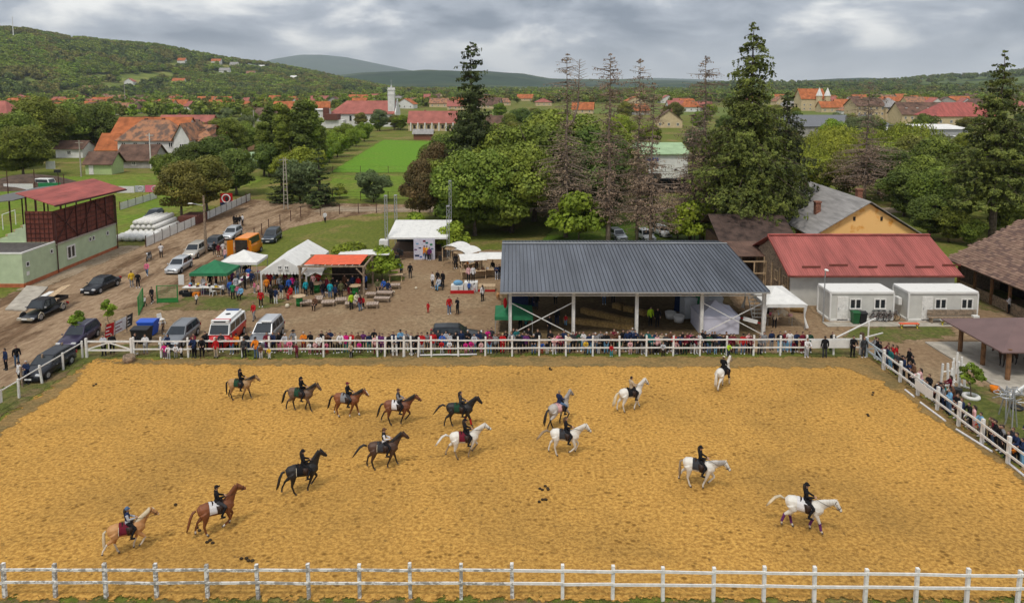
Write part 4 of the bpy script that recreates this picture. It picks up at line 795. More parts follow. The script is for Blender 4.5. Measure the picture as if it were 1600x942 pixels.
# containers
def container(x0, x1, y0, y1, label, door, wins):
    o = empty('office_container', (x0, y0, 0), 0, label, 'container', 'white site containers'); w_, d_ = x1-x0, y1-y0
    mb = MB(); mb.box((w_/2, d_/2, 1.35), (w_-.08, d_-.08, 2.4)); mb.build('wall', CONT, o)
    mb = MB()
    for z in (.12, 2.53):
        for y in (0, d_): mb.box((w_/2, y, z), (w_+.02, .12, .18))
        for x in (0, w_): mb.box((x, d_/2, z), (.12, d_-.14, .18))
    for x in (0, w_):
        for y in (0, d_): mb.box((x, y, 1.33), (.125, .125, 2.2))
    mb.build('frame', CONTF, o); MB().box((w_/2, d_/2, 2.58), (w_-.14, d_-.14, .08)).build('roof', mat('container_roof', (.66, .65, .62), .7, .1, 1.5, col2=(.40, .37, .33), thr=(.30, .40)), o)
    d = MB(); d.box((door, -.01, 1.15), (.92, .1, 2.05)); do = d.build('door', WHITE, o); MB().box((door-.36, -.08, 1.15), (.05, .06, .16)).build('handle', STEEL, do)
    for x in wins: window(o, (x, .03, 1.55), 1.05, .95, (0, -1, 0), WHITE)
    return o
container(27.3, 32.7, 55.4, 57.9, 'white site container nearest the grey shed, with door and two windows', 1.05, (2.15, 4.25)); container(34.0, 39.9, 55.4, 57.9, 'white site container on the right with a wooden bench in front', 1.6, (2.75, 5.0))
thing('air_conditioner', MB().box((33.75, 56.6, 1.5), (.3, .7, .6)), CONTF, 'boxy air conditioner on the left side wall of the right container', 'air conditioner')
thing('concrete_path', MB().box((33.5, 54.5, .03), (14, 1.1, .10)), CONCR, 'pale concrete strip in front of the two containers', 'path')
# --- football stand on the left
fs = empty('football_stand', (-49, 71, 0), 0, 'mint green football stand with oxide-red sheet wall and red metal roof', 'building'); o0 = fs.location
T = lambda x, y, z: Vector((x, y, z))-o0
MB().box(T(-50.5, 76.9, 1.55), (3, 11.7, 3.1)).build('lower_wall', MINT, fs); MB().box(T(-48.97, 76.9, .16), (.12, 11.75, .34)).build('plinth', PLINTH, fs)
MB().box(T(-48.98, 76.9, 3.12), (.3, 11.9, .12)).build('ledge', CONCR, fs)
ns_ = 16
for k in range(12): MB().box(T(-49.08+.02*(k % 2), 71.05+(k+.5)*.965, 4.95), (.05, .955, 3.6)).build('wall_panel', OXIDE, fs)
for k in range(3): MB().box(T(-49.1-(k+.5)*.98, 71.05, 4.95), (.965, .05, 3.6)).build('wall_panel', OXIDE, fs)
for k in range(7):
    z = 3.35+k*.52; MB().beam(T(-49.0, 71.05, z), T(-49.0, 82.6, z), .05, .05).build('girt', OXIDED, fs); MB().beam(T(-49.05, 70.98, z), T(-52, 70.98, z), .05, .05).build('girt', OXIDED, fs)
for k in range(7): MB().beam(T(-48.96, 71.05+k*1.93, 3.2), T(-48.96, 71.05+k*1.93, 6.75), .09, .09).build('stud', OXIDED, fs)
for k in range(7): MB().beam(T(-49.1-k*.48, 70.95, 3.2), T(-49.1-k*.48, 70.95, 6.7), .04, .04).build('stud', OXIDED, fs)
for a, b in (((71.2, 6.6), (75.2, 3.3)), ((75.3, 3.3), (78, 6.6)), ((78.2, 6.7), (82.4, 3.4)), ((71.2, 3.4), (74.5, 6.5))): MB().beam(T(-48.92, *a), T(-48.92, *b), .06, .09).build('diagonal_brace', OXIDED, fs)
ra, rb, rc, rd = P(85, 322, Y=70.4), P(197, 296, Y=83.6), P(146, 280, Y=84), P(24, 303, Y=70.4)
nr = 10
for k in range(nr):
    q = [ra.lerp(rb, k/nr), ra.lerp(rb, (k+.985)/nr), rd.lerp(rc, (k+.985)/nr), rd.lerp(rc, k/nr)]; MB().prism([v-o0 for v in q], (0, 0, 0), (0, 0, .07)).build('roof_sheet', REDROOF, fs)
MB().beam(ra-o0+Vector((.05, 0, -.05)), rb-o0+Vector((.05, 0, -.05)), .12, .14).build('gutter', OXIDED, fs)
for k in range(5): MB().beam(T(-51.9, 71.1+k*2.9, 5.0), T(-51.9, 71.1+k*2.9, 8.3), .12, .12).build('roof_post', OXIDED, fs)
for k in range(4): MB().prism([(-52.6-0, 70.3+k*3.4, 8.0), (-52.6, 73.65+k*3.4, 8.0), (-59, 73.65+k*3.4, 7.4), (-59, 70.3+k*3.4, 7.4)], -o0, (0, 0, .08)).build('canopy_sheet', mat('dark_grey_sheet', (.12, .115, .11), .6, .1), fs)
for k in range(6): MB().beam(T(-55.5-(k % 2)*3, 71.3+k*2.2, 2), T(-55.5-(k % 2)*3, 71.3+k*2.2, 7.5), .10, .10).build('canopy_post', OXIDED, fs)
pol = [(-52.02, 71, 0), (-52.02, 71, 5.3)]
for k in range(9): pol += [(-52.02-k*.85-.3, 71, 5.3-k*.5), (-52.02-k*.85-.85, 71, 5.3-k*.5) if False else (-52.02-k*.85-.3, 71, 5.3-k*.5-.5), (-52.02-(k+1)*.85-.3, 71, 5.3-k*.5-.5)]
pol.append((pol[-1][0], 71, 0)); MB().prism(pol, -o0, (0, 11.6, 0)).build('terrace', MINT, fs)
for k in range(8): MB().box(T(-52.75-k*.85, 77, 5.05-k*.5), (.35, 11, .18)).build('seat_row', PLANK, fs)
MB().box(T(-53.3, 68.35, 1.7), (8.7, 5.3, 3.4)).build('annex_wall', MINT, fs); MB().box(T(-53.3, 68.35, 3.41), (8.0, 4.7, .06)).build('annex_roof', mat('roof_felt', (.10, .09, .085), .9, .2), fs)
mb = MB(); mb.box(T(-53.3, 65.75, 3.46), (8.8, .16, .14)); mb.box(T(-49.02, 68.4, 3.46), (.16, 5.1, .14)); mb.build('parapet', CONTF, fs); MB().box(T(-53.3, 65.66, .18), (8.8, .12, .38)).build('plinth', PLINTH, fs); MB().box(T(-48.9, 68.4, .18), (.12, 5.3, .38)).build('plinth', PLINTH, fs)
window(fs, T(-48.99, 73.6, 1.75), 1.5, 1.5, (1, 0, 0)); window(fs, T(-48.99, 77.2, 2.35), .45, .5, (1, 0, 0), sash=1); window(fs, T(-48.99, 77.9, 2.35), .45, .5, (1, 0, 0), sash=1); window(fs, T(-48.99, 80.8, 2.3), .5, .5, (1, 0, 0), sash=1); window(fs, T(-48.94, 66.4, 2.2), .5, .5, (1, 0, 0), sash=1); window(fs, T(-48.94, 70.2, 2.6), .45, .45, (1, 0, 0), sash=1); MB().box(T(-48.93, 66.4, 1.25), (.05, .4, .4)).build('vent_cover', WHITE, fs)
MB().tube([T(-48.8, 82.6, 6.6), T(-48.8, 82.6, .1)], .06, 6).build('downpipe', OXIDED, fs); MB().tube([T(-48.85, 71.05, 6.6), T(-48.85, 71.05, .1)], .06, 6).build('downpipe', OXIDED, fs)
# --- church and other larger village buildings
def X_(x, Y, z=4): return PX(x, Y, z)
ch = empty('church', (X_(567, 330), 330, 0), 0, 'white village church with long brick-red roof and square tower', 'church'); cx = X_(567, 330); xL, xR = X_(516, 330)-cx, X_(617, 330)-cx
MB().box(((xL+xR)/2, 6.5, 3.1), (xR-xL, 13, 6.2)).build('wall', WALLW, ch); z0, z1 = 5.9, 11.8
mb = MB(); p = [(xL-.6, -.6, z0), (xR, -.6, z0), (xR, 13.6, z0), (xL-.6, 13.6, z0), (xL+6.5, 6.5, z1), (xR-.3, 6.5, z1)]
for f in [(0, 1, 5, 4), (2, 3, 4, 5), (3, 0, 4)]: mb.prism([p[i] for i in f], (0, 0, 0), (0, 0, .2))
mb.build('roof', TILEP, ch); MB().prism([(xR, -.5, 0), (xR, 13.5, 0), (xR, 13.5, 6.6), (xR, 6.5, 12.8), (xR, -.5, 6.6)], (0, 0, 0), (.5, 0, 0)).build('gable_wall', WALLW, ch)
for k in range(5): window(ch, (xL+3.2+k*6.3, 0, 3.9), 1.1, 2.6, (0, -1, 0), WALLG, sash=1)
tx = X_(611, 330)-cx; MB().box((tx, 2.2, 8.6), (3.0, 3.0, 17.2)).build('tower', WALLW, ch); mb = MB(); mb.box((tx, 2.2, 15.0), (3.3, 3.3, .3)); mb.box((tx, 2.2, 17.2), (3.4, 3.4, .4))
for a in (-1.2, 1.2):
    for b in (-1.2, 1.2): mb.box((tx+a, 2.2+b, 17.8), (.6, .6, .9))
mb.build('parapet', WALLW, ch); MB().tube([(tx, 2.2, 17.3), (tx, 2.2, 19.6)], [.9, .1], 6).build('spire', mat('pale_spire', (.5, .5, .48), .6, .05), ch)
mb = MB(); mb.beam((tx, 2.2, 19.5), (tx, 2.2, 22), .16, .16); mb.beam((tx-.5, 2.2, 21.2), (tx+.5, 2.2, 21.2), .16, .16); mb.build('cross', STEEL, ch)
o = house('parish_hall', 'modern white and brown building with flat roofs left of the church', X_(490, 320), X_(510, 320), 320, 9, 8.2, .3, WALLW, WALLW, win=1, chim=0, cat='building'); MB().box((6.2, -2, 5.2), (6, 6, 2.6)).build('brown_storey', BROWNW, o); MB().box((3.0, -.6, 7.0), (2.6, 1, 4.5)).build('brown_tower', BROWNW, o); MB().box((7.5, -1, 2), (8, 6, 3.6)).build('ground_floor', WALLW, o)
o = house('long_house', 'long low building with faded red roof and white columns right of the church', X_(638, 300), X_(712, 300), 300, 10, 3.6, 4.6, WALLC, TILEP, chim=1, win=0, cat='building')
for k in range(7): MB().box((-9+k*3.0, -.5, 1.8), (.5, .5, 3.5)).build('column', WHITE, o)
for k in range(6): window(o, (-7.5+k*3.0, 0, 1.8), 1.1, 1.6, (0, -1, 0), DARKWOOD)
house('brown_roof_house', 'low house with a wide dark brown roof right of the ragged spruce', X_(752, 270), X_(797, 270), 270, 9, 3.0, 4.6, WALLC, TILEB, win=3)
house('field_shed', 'small brick shed with grey roof at the head of the wheat field', X_(646, 252), X_(675, 252), 252, 4, 2.3, 1.3, BRICK, SLATE, win=0, chim=0, cat='shed')
o = house('green_hut', 'pale green hut with brown tiled roof beyond the stand', X_(133, 154, 2), X_(174, 154, 2), 154, 5, 2.6, 2.2, mat('lime_render', (.42, .52, .24), .9, .06), TILEB, win=0, chim=0, cat='hut'); MB().box((-1.6, -.03, 1.1), (1.0, .1, 2.1)).build('door', WHITE, o)
house('farmhouse_wing', 'low whitewashed farm wing with a long brown roof', X_(180, 166, 2), X_(238, 166, 2), 166, 8, 2.1, 3.2, WALLG, TILEB, win=1, chim=0, cat='house')
house('farmhouse', 'two-storey white farmhouse with patched brown and orange tiles', X_(184, 178), X_(276, 178), 178, 10, 6.0, 4.6, WALLW, TILEM, hip=.9, win=5, wz=4.6, chim=2)
house('farmhouse_annex', 'white gabled wing at the right end of the farmhouse', X_(272, 176), X_(296, 176), 176, 12, 6.6, 3.4, WALLW, TILEM, ridge='y', win=1, wz=4.4, chim=0); house('corner_house', 'white house with orange-brown hipped roof right of the farmhouse', X_(296, 180), X_(334, 180), 180, 11, 5.6, 3.6, WALLW, TILEM, hip=1, win=2, wz=3.6)
house('orange_roof_house', 'big house with bright orange tiled roof left of the farmhouse', X_(172, 200), X_(285, 200), 200, 13, 4.8, 5.4, WALLW, TILEO, win=2); house('orange_roof_annex', 'low orange-tiled annex in front of the big orange roof', X_(150, 192), X_(182, 192), 192, 8, 2.2, 4.0, WALLW, TILEO, win=0, chim=0)
house('whitewashed_barn', 'low whitewashed outbuilding with dark roof behind the green hut', X_(86, 190), X_(128, 190), 190, 6, 2.6, 1.8, WALLW, TILEB, win=1, chim=0)
house('red_roof_house', 'long house with faded red roof and a cross gable', X_(243, 240), X_(325, 240), 240, 11, 4.5, 4.6, WALLC, TILEP, win=4); house('brick_gable_house', 'dark-roofed house with brick gable before the red roof', X_(248, 205), X_(300, 205), 205, 9, 5.2, 4.2, WALLG, TILEB, win=2)
house('pink_roof_house', 'orange-walled house with pinkish red pyramid roof', X_(330, 205), X_(378, 205), 205, 10, 4.0, 3.6, mat('salmon_render', (.58, .32, .18), .9, .06), TILEP, hip=1, win=2)
house('corner_villa', 'yellow villa with red roof at the left picture edge', X_(-60, 265), X_(12, 265), 265, 14, 7.4, 6, WALLC, TILEP, hip=.8, win=4, storeys=2); house('green_roof_hall', 'low hall with pale green roof behind the dark trees', X_(360, 165, 2), X_(405, 165, 2), 165, 9, 2.0, 1.4, WALLG, GREENR, win=0, chim=0)
o = house('supermarket', 'white hall with pale green roof and blue sign strip behind the dead spruces', X_(968, 142), X_(1075, 142), 142, 16, 5.8, 1.6, WALLW, GREENR, win=0, chim=0, cat='hall'); MB().box((-.6, -.05, 4.7), (3.2, .1, .6)).build('sign_strip', mat('sign_blue', (.015, .06, .30), .5, .05), o); MB().box((-1, -.04, 1.1), (5, .08, 1.6)).build('shop_window', GLASS, o)
for x in (4.5, 6): window(o, (x, 0, 2.6), .7, .35, (0, -1, 0), sash=1)
thing('hedge', MB().box((X_(1050, 128), 128, 1.3), (16, 1.6, 2.6)), LF_DARK, 'clipped dark hedge in front of the white hall', 'hedge')
o = house('yellow_apartments', 'yellow apartment block with dark mansard roof', X_(1338, 370), X_(1383, 370), 370, 14, 8.5, 3.6, WALLC, TILEB, win=5, storeys=3, chim=2, cat='building'); house('yellow_apartments', 'yellow apartment block with grey hipped roof, right half of the row', X_(1384, 368), X_(1410, 368), 368, 14, 8.0, 4.4, WALLC, SLATE, hip=.6, win=3, storeys=3, chim=1, cat='building')
o = house('row_building', 'long cream building with brown roof and skylights right of the yellow apartments', X_(1410, 350), X_(1482, 350), 350, 14, 5.0, 5.6, WALLC, TILEB, win=7, wz=3.2, chim=0, cat='building')
for k in range(4): MB().box((-8+k*5.5, 3.2, 7.9), (.9, .7, .3)).build('skylight', WHITE, bpy.data.objects[o.name])
house('school', 'cream building with large brick-red hipped roof at the right', X_(1462, 300), X_(1560, 300), 300, 16, 6.4, 5.4, WALLC, REDROOF, hip=.9, win=6, wz=4, chim=0, cat='building'); house('long_hall', 'long hall with shallow dark grey roof behind the willows', X_(1235, 262), X_(1395, 262), 262, 34, 4.2, 3.4, WALLG, mat('dark_grey_roof', (.14, .145, .155), .6, .1), win=0, chim=0, cat='hall')
house('warehouse', 'pale grey metal warehouse among the willows', X_(1446, 212), X_(1512, 212), 212, 22, 6.4, .8, mat('pale_steel_cladding', (.40, .40, .40), .5, .06), WALLW, win=0, chim=0, cat='warehouse'); house('white_workshop', 'low white workshop behind the right spruce', X_(1515, 190), X_(1620, 190), 190, 14, 4.6, .8, WALLW, WALLW, win=4, chim=0, cat='hall'); house('flat_grey_hall', 'grey flat-roofed hall below the yellow apartments', X_(1330, 240), X_(1446, 240), 240, 10, 4.4, .5, WALLG, WALLW, win=0, chim=0, cat='hall')
cs = house('manor_house', 'cream manor with orange roof and two pointed turrets far right of the tall spruce', X_(1252, 520), X_(1290, 520), 520, 14, 9, 7, WALLC, TILEO, win=4, storeys=2, chim=0, cat='building')
for k, dx in enumerate((3.5, 9.5)):
    t = MB().cyl((dx, -1, 0), 2.2, 11, 8).build('turret', WALLC, cs); MB().tube([(dx, -1, 11), (dx, -1, 17)], [2.6, .1], 8).build('turret_roof', WALLW, t)
# village roofs spread beyond: photo column, base row, metres wide, roof, wall, label-bit
VH = [(20, 165, 15, TILEO, WALLC), (62, 172, 22, TILEP, WALLG), (112, 168, 18, TILEO, WALLW), (95, 176, 14, TILEB, WALLG), (150, 176, 14, TILEB, WALLW), (158, 167, 15, TILEO, WALLC), (178, 173, 13, TILEO, WALLC), (200, 169, 14, TILEM, WALLW), (216, 160, 13, TILEB, WALLW), (205, 178, 10, TILEB, WALLG), (232, 166, 16, TILEB, WALLG), (265, 166, 15, TILEO, WALLC),
      (300, 172, 13, TILEP, WALLW), (342, 172, 18, TILEO, WALLC), (372, 176, 12, TILEO, WALLC), (395, 182, 14, TILEB, WALLW), (420, 190, 17, TILEB, WALLG), (440, 178, 14, TILEO, WALLC), (462, 176, 15, TILEO, WALLC), (480, 184, 14, TILEP, WALLW), (500, 176, 13, TILEO, WALLC), (560, 158, 22, TILEO, WALLC), (590, 156, 16, TILEP, WALLG), (632, 170, 15, TILEO, WALLW), (660, 164, 18, TILEO, WALLC), (685, 168, 16, TILEM, WALLC),
      (672, 158, 20, TILEB, WALLW), (622, 158, 14, SLATE, WALLW), (712, 172, 13, TILEP, WALLC), (768, 168, 14, TILEB, WALLG), (785, 165, 15, TILEM, WALLC), (993, 164, 16, TILEO, WALLC), (1068, 168, 15, TILEP, WALLC), (1080, 175, 13, TILEO, WALLW), (1000, 180, 13, TILEO, WALLG), (1045, 200, 12, TILEB, WALLC), (1240, 172, 16, SLATE, WALLC), (1300, 176, 15, TILEO, WALLC), (1322, 170, 16, TILEO, WALLC), (1330, 182, 12, TILEM, WALLW),
      (1400, 163, 24, TILEO, WALLC), (1432, 166, 18, TILEM, WALLC), (1455, 163, 20, TILEO, WALLC), (1480, 165, 16, TILEB, WALLG), (1500, 163, 18, TILEO, WALLW), (1530, 168, 16, TILEB, WALLW), (1430, 160, 16, TILEO, WALLC), (1560, 168, 18, TILEO, WALLC), (1590, 172, 16, TILEP, WALLC), (1275, 160, 12, TILEP, WALLC), (910, 178, 14, TILEO, WALLC), (850, 166, 14, TILEP, WALLC), (1385, 158, 15, TILEM, WALLC), (1345, 160, 14, TILEO, WALLC), (45, 160, 14, TILEO, WALLC), (130, 160, 13, TILEP, WALLW), (180, 160, 14, TILEM, WALLC), (245, 174, 12, TILEP, WALLC), (320, 162, 14, TILEO, WALLW), (520, 166, 14, TILEB, WALLG), (548, 152, 14, TILEP, WALLC), (735, 160, 18, TILEB, WALLG), (820, 158, 16, TILEO, WALLC), (410, 168, 13, TILEO, WALLC)]
RN = {TILEO.name: 'orange', TILEP.name: 'faded red', TILEB.name: 'dark brown', TILEM.name: 'patchy brown', SLATE.name: 'grey'}; WN = {WALLC.name: 'cream', WALLW.name: 'white', WALLG.name: 'grey'}
def where(x):
    for lim, t in ((90, 'at the far left of the village'), (150, 'above the left-edge trees'), (215, 'above the big orange roof'), (290, 'on the left below the forested hill'), (350, 'above the pink-roofed house'), (430, 'left of the dark poplars'), (500, 'above the poplars'), (545, 'behind the church nave'), (605, 'just behind the church roof'), (650, 'right of the church tower'), (720, 'between church tower and ragged spruce'), (800, 'right of the ragged spruce'), (960, 'behind the maples'), (1050, 'between the dead spruces'), (1100, 'beside the leaning dead spruce'), (1260, 'right of the tallest spruce'), (1350, 'beside the grey dead treetop'), (1425, 'above the yellow apartments'), (1475, 'above the long brown roof'), (1530, 'above the school roof'), (2000, 'at the right picture edge')):
        if x < lim: return t
cnt = {}
vr = random.Random(17)
for x0_, x1_, y0_, y1_, n_ in ((10, 330, 156, 180, 26), (340, 600, 156, 172, 12), (610, 800, 155, 172, 12), (980, 1250, 158, 175, 10), (1260, 1600, 156, 170, 18)):
    for _ in range(n_): VH.append((vr.uniform(x0_, x1_), vr.uniform(y0_, y1_), vr.uniform(9, 15), vr.choice([TILEO, TILEP, TILEM, TILEB, TILEO, TILEP]), vr.choice([WALLC, WALLW, WALLG, WALLW])))
POS = ['', ', farther back', ', third of them', ', fourth', ', fifth', ', sixth', ', seventh', ', eighth']
for k, (x, y, wm_, rf, wl) in enumerate(VH):
    p_ = P(x, y); Y = p_.y; key = (RN[rf.name], where(x)); cnt[key] = cnt.get(key, 0)+1; extra = POS[min(7, cnt[key]-1)]
    lab = '%s-roofed %s house %s%s' % (RN[rf.name], WN[wl.name], where(x), extra)
    if Y > 700: wm_ *= 1.15
    house('village_house', lab, p_.x-wm_/2, p_.x+wm_/2, Y, 8+(k % 3), 3.0+(k % 2)*.6, 3.4+(k % 3)*.5, wl, rf, ridge='xy'[k % 4 == 3], hip=(.7 if k % 3 == 0 else 0), win=3, chim=1, group='village houses', rz=rnd.uniform(-.25, .25))
# houses standing on the hillside
for x, y, Yh, wd_, rf, lab in ((201, 131, 780, 11, TILEP, 'white gabled house with red roof alone above the village'), (278, 131, 900, 15, TILEO, 'house with orange roof on the lower slope'), (283, 98, 1080, 11, TILEO, 'orange roof high on the wooded slope, left'), (337, 98, 1150, 15, TILEO, 'orange roof high on the wooded slope, right'), (350, 113, 1020, 15, SLATE, 'blue-grey roofed house on the slope'), (365, 103, 1120, 13, SLATE, 'pale grey-roofed house near the hill crest'), (391, 117, 1100, 13, TILEM, 'small brown-roofed house at the right end of the slope'), (133, 142, 700, 9, TILEM, 'small cream house at the hill foot'), (458, 124, 1250, 9, WALLW, 'small white house on the right shoulder of the hill'), (408, 106, 1200, 10, WALLW, 'white cottage among trees below the crest')):
    wd_ *= 1.45; q = hillspot(x, y+3); o = house('hillside_house', lab, q.x-wd_/2, q.x+wd_/2, q.y, 11, 6.0, 5.2, WALLW, rf, ridge='y' if x == 201 else 'x', win=2, chim=0, base=q.z+.8, group='houses on the hill'); MB().box((0, 4.5, -2), (wd_, 9, 4)).build('foundation', WALLG, o)
# ================================================================ people and horses
def fused(tubes, voxel, smooth=3):
    """closed limbs grown into one continuous surface; returns vertices, faces, vertex normals and a label per face"""
    mb = MB()
    for t in tubes:
        if t[0][0] == '*': mb.ell(t[1], t[2], 14, 10)
        else: mb.tube(t[1], t[2], 12, 0, t[3] if len(t) > 3 else 1.0)
    o = mb.build('tmp_body', WHITE); md = o.modifiers.new('r', 'REMESH'); md.mode = 'VOXEL'; md.voxel_size = voxel; md.adaptivity = 0
    ms = o.modifiers.new('s', 'SMOOTH'); ms.factor = .5; ms.iterations = smooth
    dg = bpy.context.evaluated_depsgraph_get(); dg.update(); me = o.evaluated_get(dg).to_mesh()
    nv = len(me.vertices); V = np.zeros(nv*3, np.float32); me.vertices.foreach_get('co', V); V = V.reshape(-1, 3)
    Nn = np.zeros(nv*3, np.float32); me.vertex_normals.foreach_get('vector', Nn); Nn = Nn.reshape(-1, 3)
    Fq = np.array([tuple(p.vertices) if len(p.vertices) == 4 else tuple(p.vertices)+(p.vertices[-1],) for p in me.polygons], dtype=np.int32)
    o.evaluated_get(dg).to_mesh_clear(); old = o.data; bpy.data.objects.remove(o); bpy.data.meshes.remove(old)
    C = V[Fq].mean(1); best = np.full(len(C), 1e9); lab = np.zeros(len(C), int); names = []
    for t in tubes:
        nm = t[0].lstrip('*')
        if nm not in names: names.append(nm)
        li = names.index(nm)
        if t[0][0] == '*':
            r = np.array(t[2] if hasattr(t[2], '__len__') else (t[2],)*3); d = (np.linalg.norm((C-np.array(t[1]))/r, axis=1)-1)*r.min(); k = d < best; best[k] = d[k]; lab[k] = li; continue
        pts = [np.array(p, float) for p in t[1]]; rr = t[2] if hasattr(t[2], '__len__') else [t[2]]*len(pts)
        for a, b, ra, rb in zip(pts[:-1], pts[1:], rr[:-1], rr[1:]):
            ab = b-a; u = np.clip((C-a) @ ab/max(1e-9, ab @ ab), 0, 1); d = np.linalg.norm(C-(a+u[:, None]*ab), axis=1)-(ra+(rb-ra)*u); k = d < best; best[k] = d[k]; lab[k] = li
    return V, Fq, Nn, lab, names
def shell(name, data, labels, off, slots=None, cond=None):
    """clothing: the part of the skin under the garment, lifted off it"""
    V, Fq, Nn, lab, names = data; ids = [names.index(x) for x in labels if x in names]; k = np.isin(lab, ids)
    if cond is not None: k &= cond(V[Fq].mean(1))
    f = Fq[k]; used = np.unique(f); re = np.full(len(V), -1); re[used] = np.arange(len(used))
    return npmesh(name, V[used]+Nn[used]*off, re[f], slots or [WHITE], smooth=True)
def bodymesh(name, data, mats_, mi, extra=None):
    V, Fq, Nn, lab, names = data; V2 = [V]; F2 = [Fq]; M2 = [np.asarray(mi)]
    if extra:
        for vs, fs, m in extra: F2.append(np.asarray(fs)+sum(len(x) for x in V2)); V2.append(np.asarray(vs)); M2.append(np.full(len(fs), m))
    return npmesh(name, np.concatenate(V2), np.concatenate(F2), mats_, np.concatenate(M2), True)
def mbq(mb):
    return mb.v, [f if len(f) == 4 else (f+(f[-1],) if len(f) == 3 else None) for f in mb.f if len(f) in (3, 4)]
SKIN = mat('skin', (.46, .27, .19), .6, .06, 6); HAIRD = mat('dark_hair', (.030, .020, .015), .7, .2); HAIRB = mat('brown_hair', (.10, .055, .028), .7, .2); HAIRL = mat('fair_hair', (.36, .25, .12), .7, .2); HAIRG = mat('grey_hair', (.36, .34, .32), .7, .1)
EYE = mat('eye_dark', (.015, .012, .01), .3, .05)
def cloth(n, c): return mat('cloth_'+n, c, .9, .10, 5, spec=.1)
CL = {'black': cloth('black', (.014, .014, .016)), 'charcoal': cloth('charcoal', (.045, .045, .05)), 'navy': cloth('navy', (.018, .030, .075)), 'red': cloth('red', (.42, .018, .020)), 'white': cloth('white', (.66, .64, .64)), 'grey': cloth('grey', (.22, .22, .23)), 'blue': cloth('blue', (.03, .10, .38)), 'light blue': cloth('light_blue', (.16, .34, .52)), 'turquoise': cloth('turquoise', (.02, .32, .38)),
      'pink': cloth('pink', (.62, .16, .24)), 'magenta': cloth('magenta', (.56, .02, .20)), 'purple': cloth('purple', (.13, .035, .14)), 'maroon': cloth('maroon', (.15, .016, .03)), 'orange': cloth('orange', (.66, .20, .02)), 'yellow': cloth('yellow', (.66, .42, .03)), 'lime': cloth('lime', (.40, .60, .03)), 'green': cloth('green', (.03, .20, .08)), 'teal': cloth('teal', (.02, .13, .13)),
      'olive': cloth('olive', (.11, .11, .05)), 'brown': cloth('brown', (.12, .06, .035)), 'beige': cloth('beige', (.42, .33, .23)), 'denim': cloth('denim', (.09, .15, .25)), 'pale pink': cloth('pale_pink', (.66, .38, .38)), 'cream': cloth('cream', (.62, .55, .42)), 'dark green': cloth('dark_green', (.02, .06, .035)), 'light grey': cloth('light_grey', (.42, .43, .46)), 'tan': cloth('tan', (.40, .24, .11))}
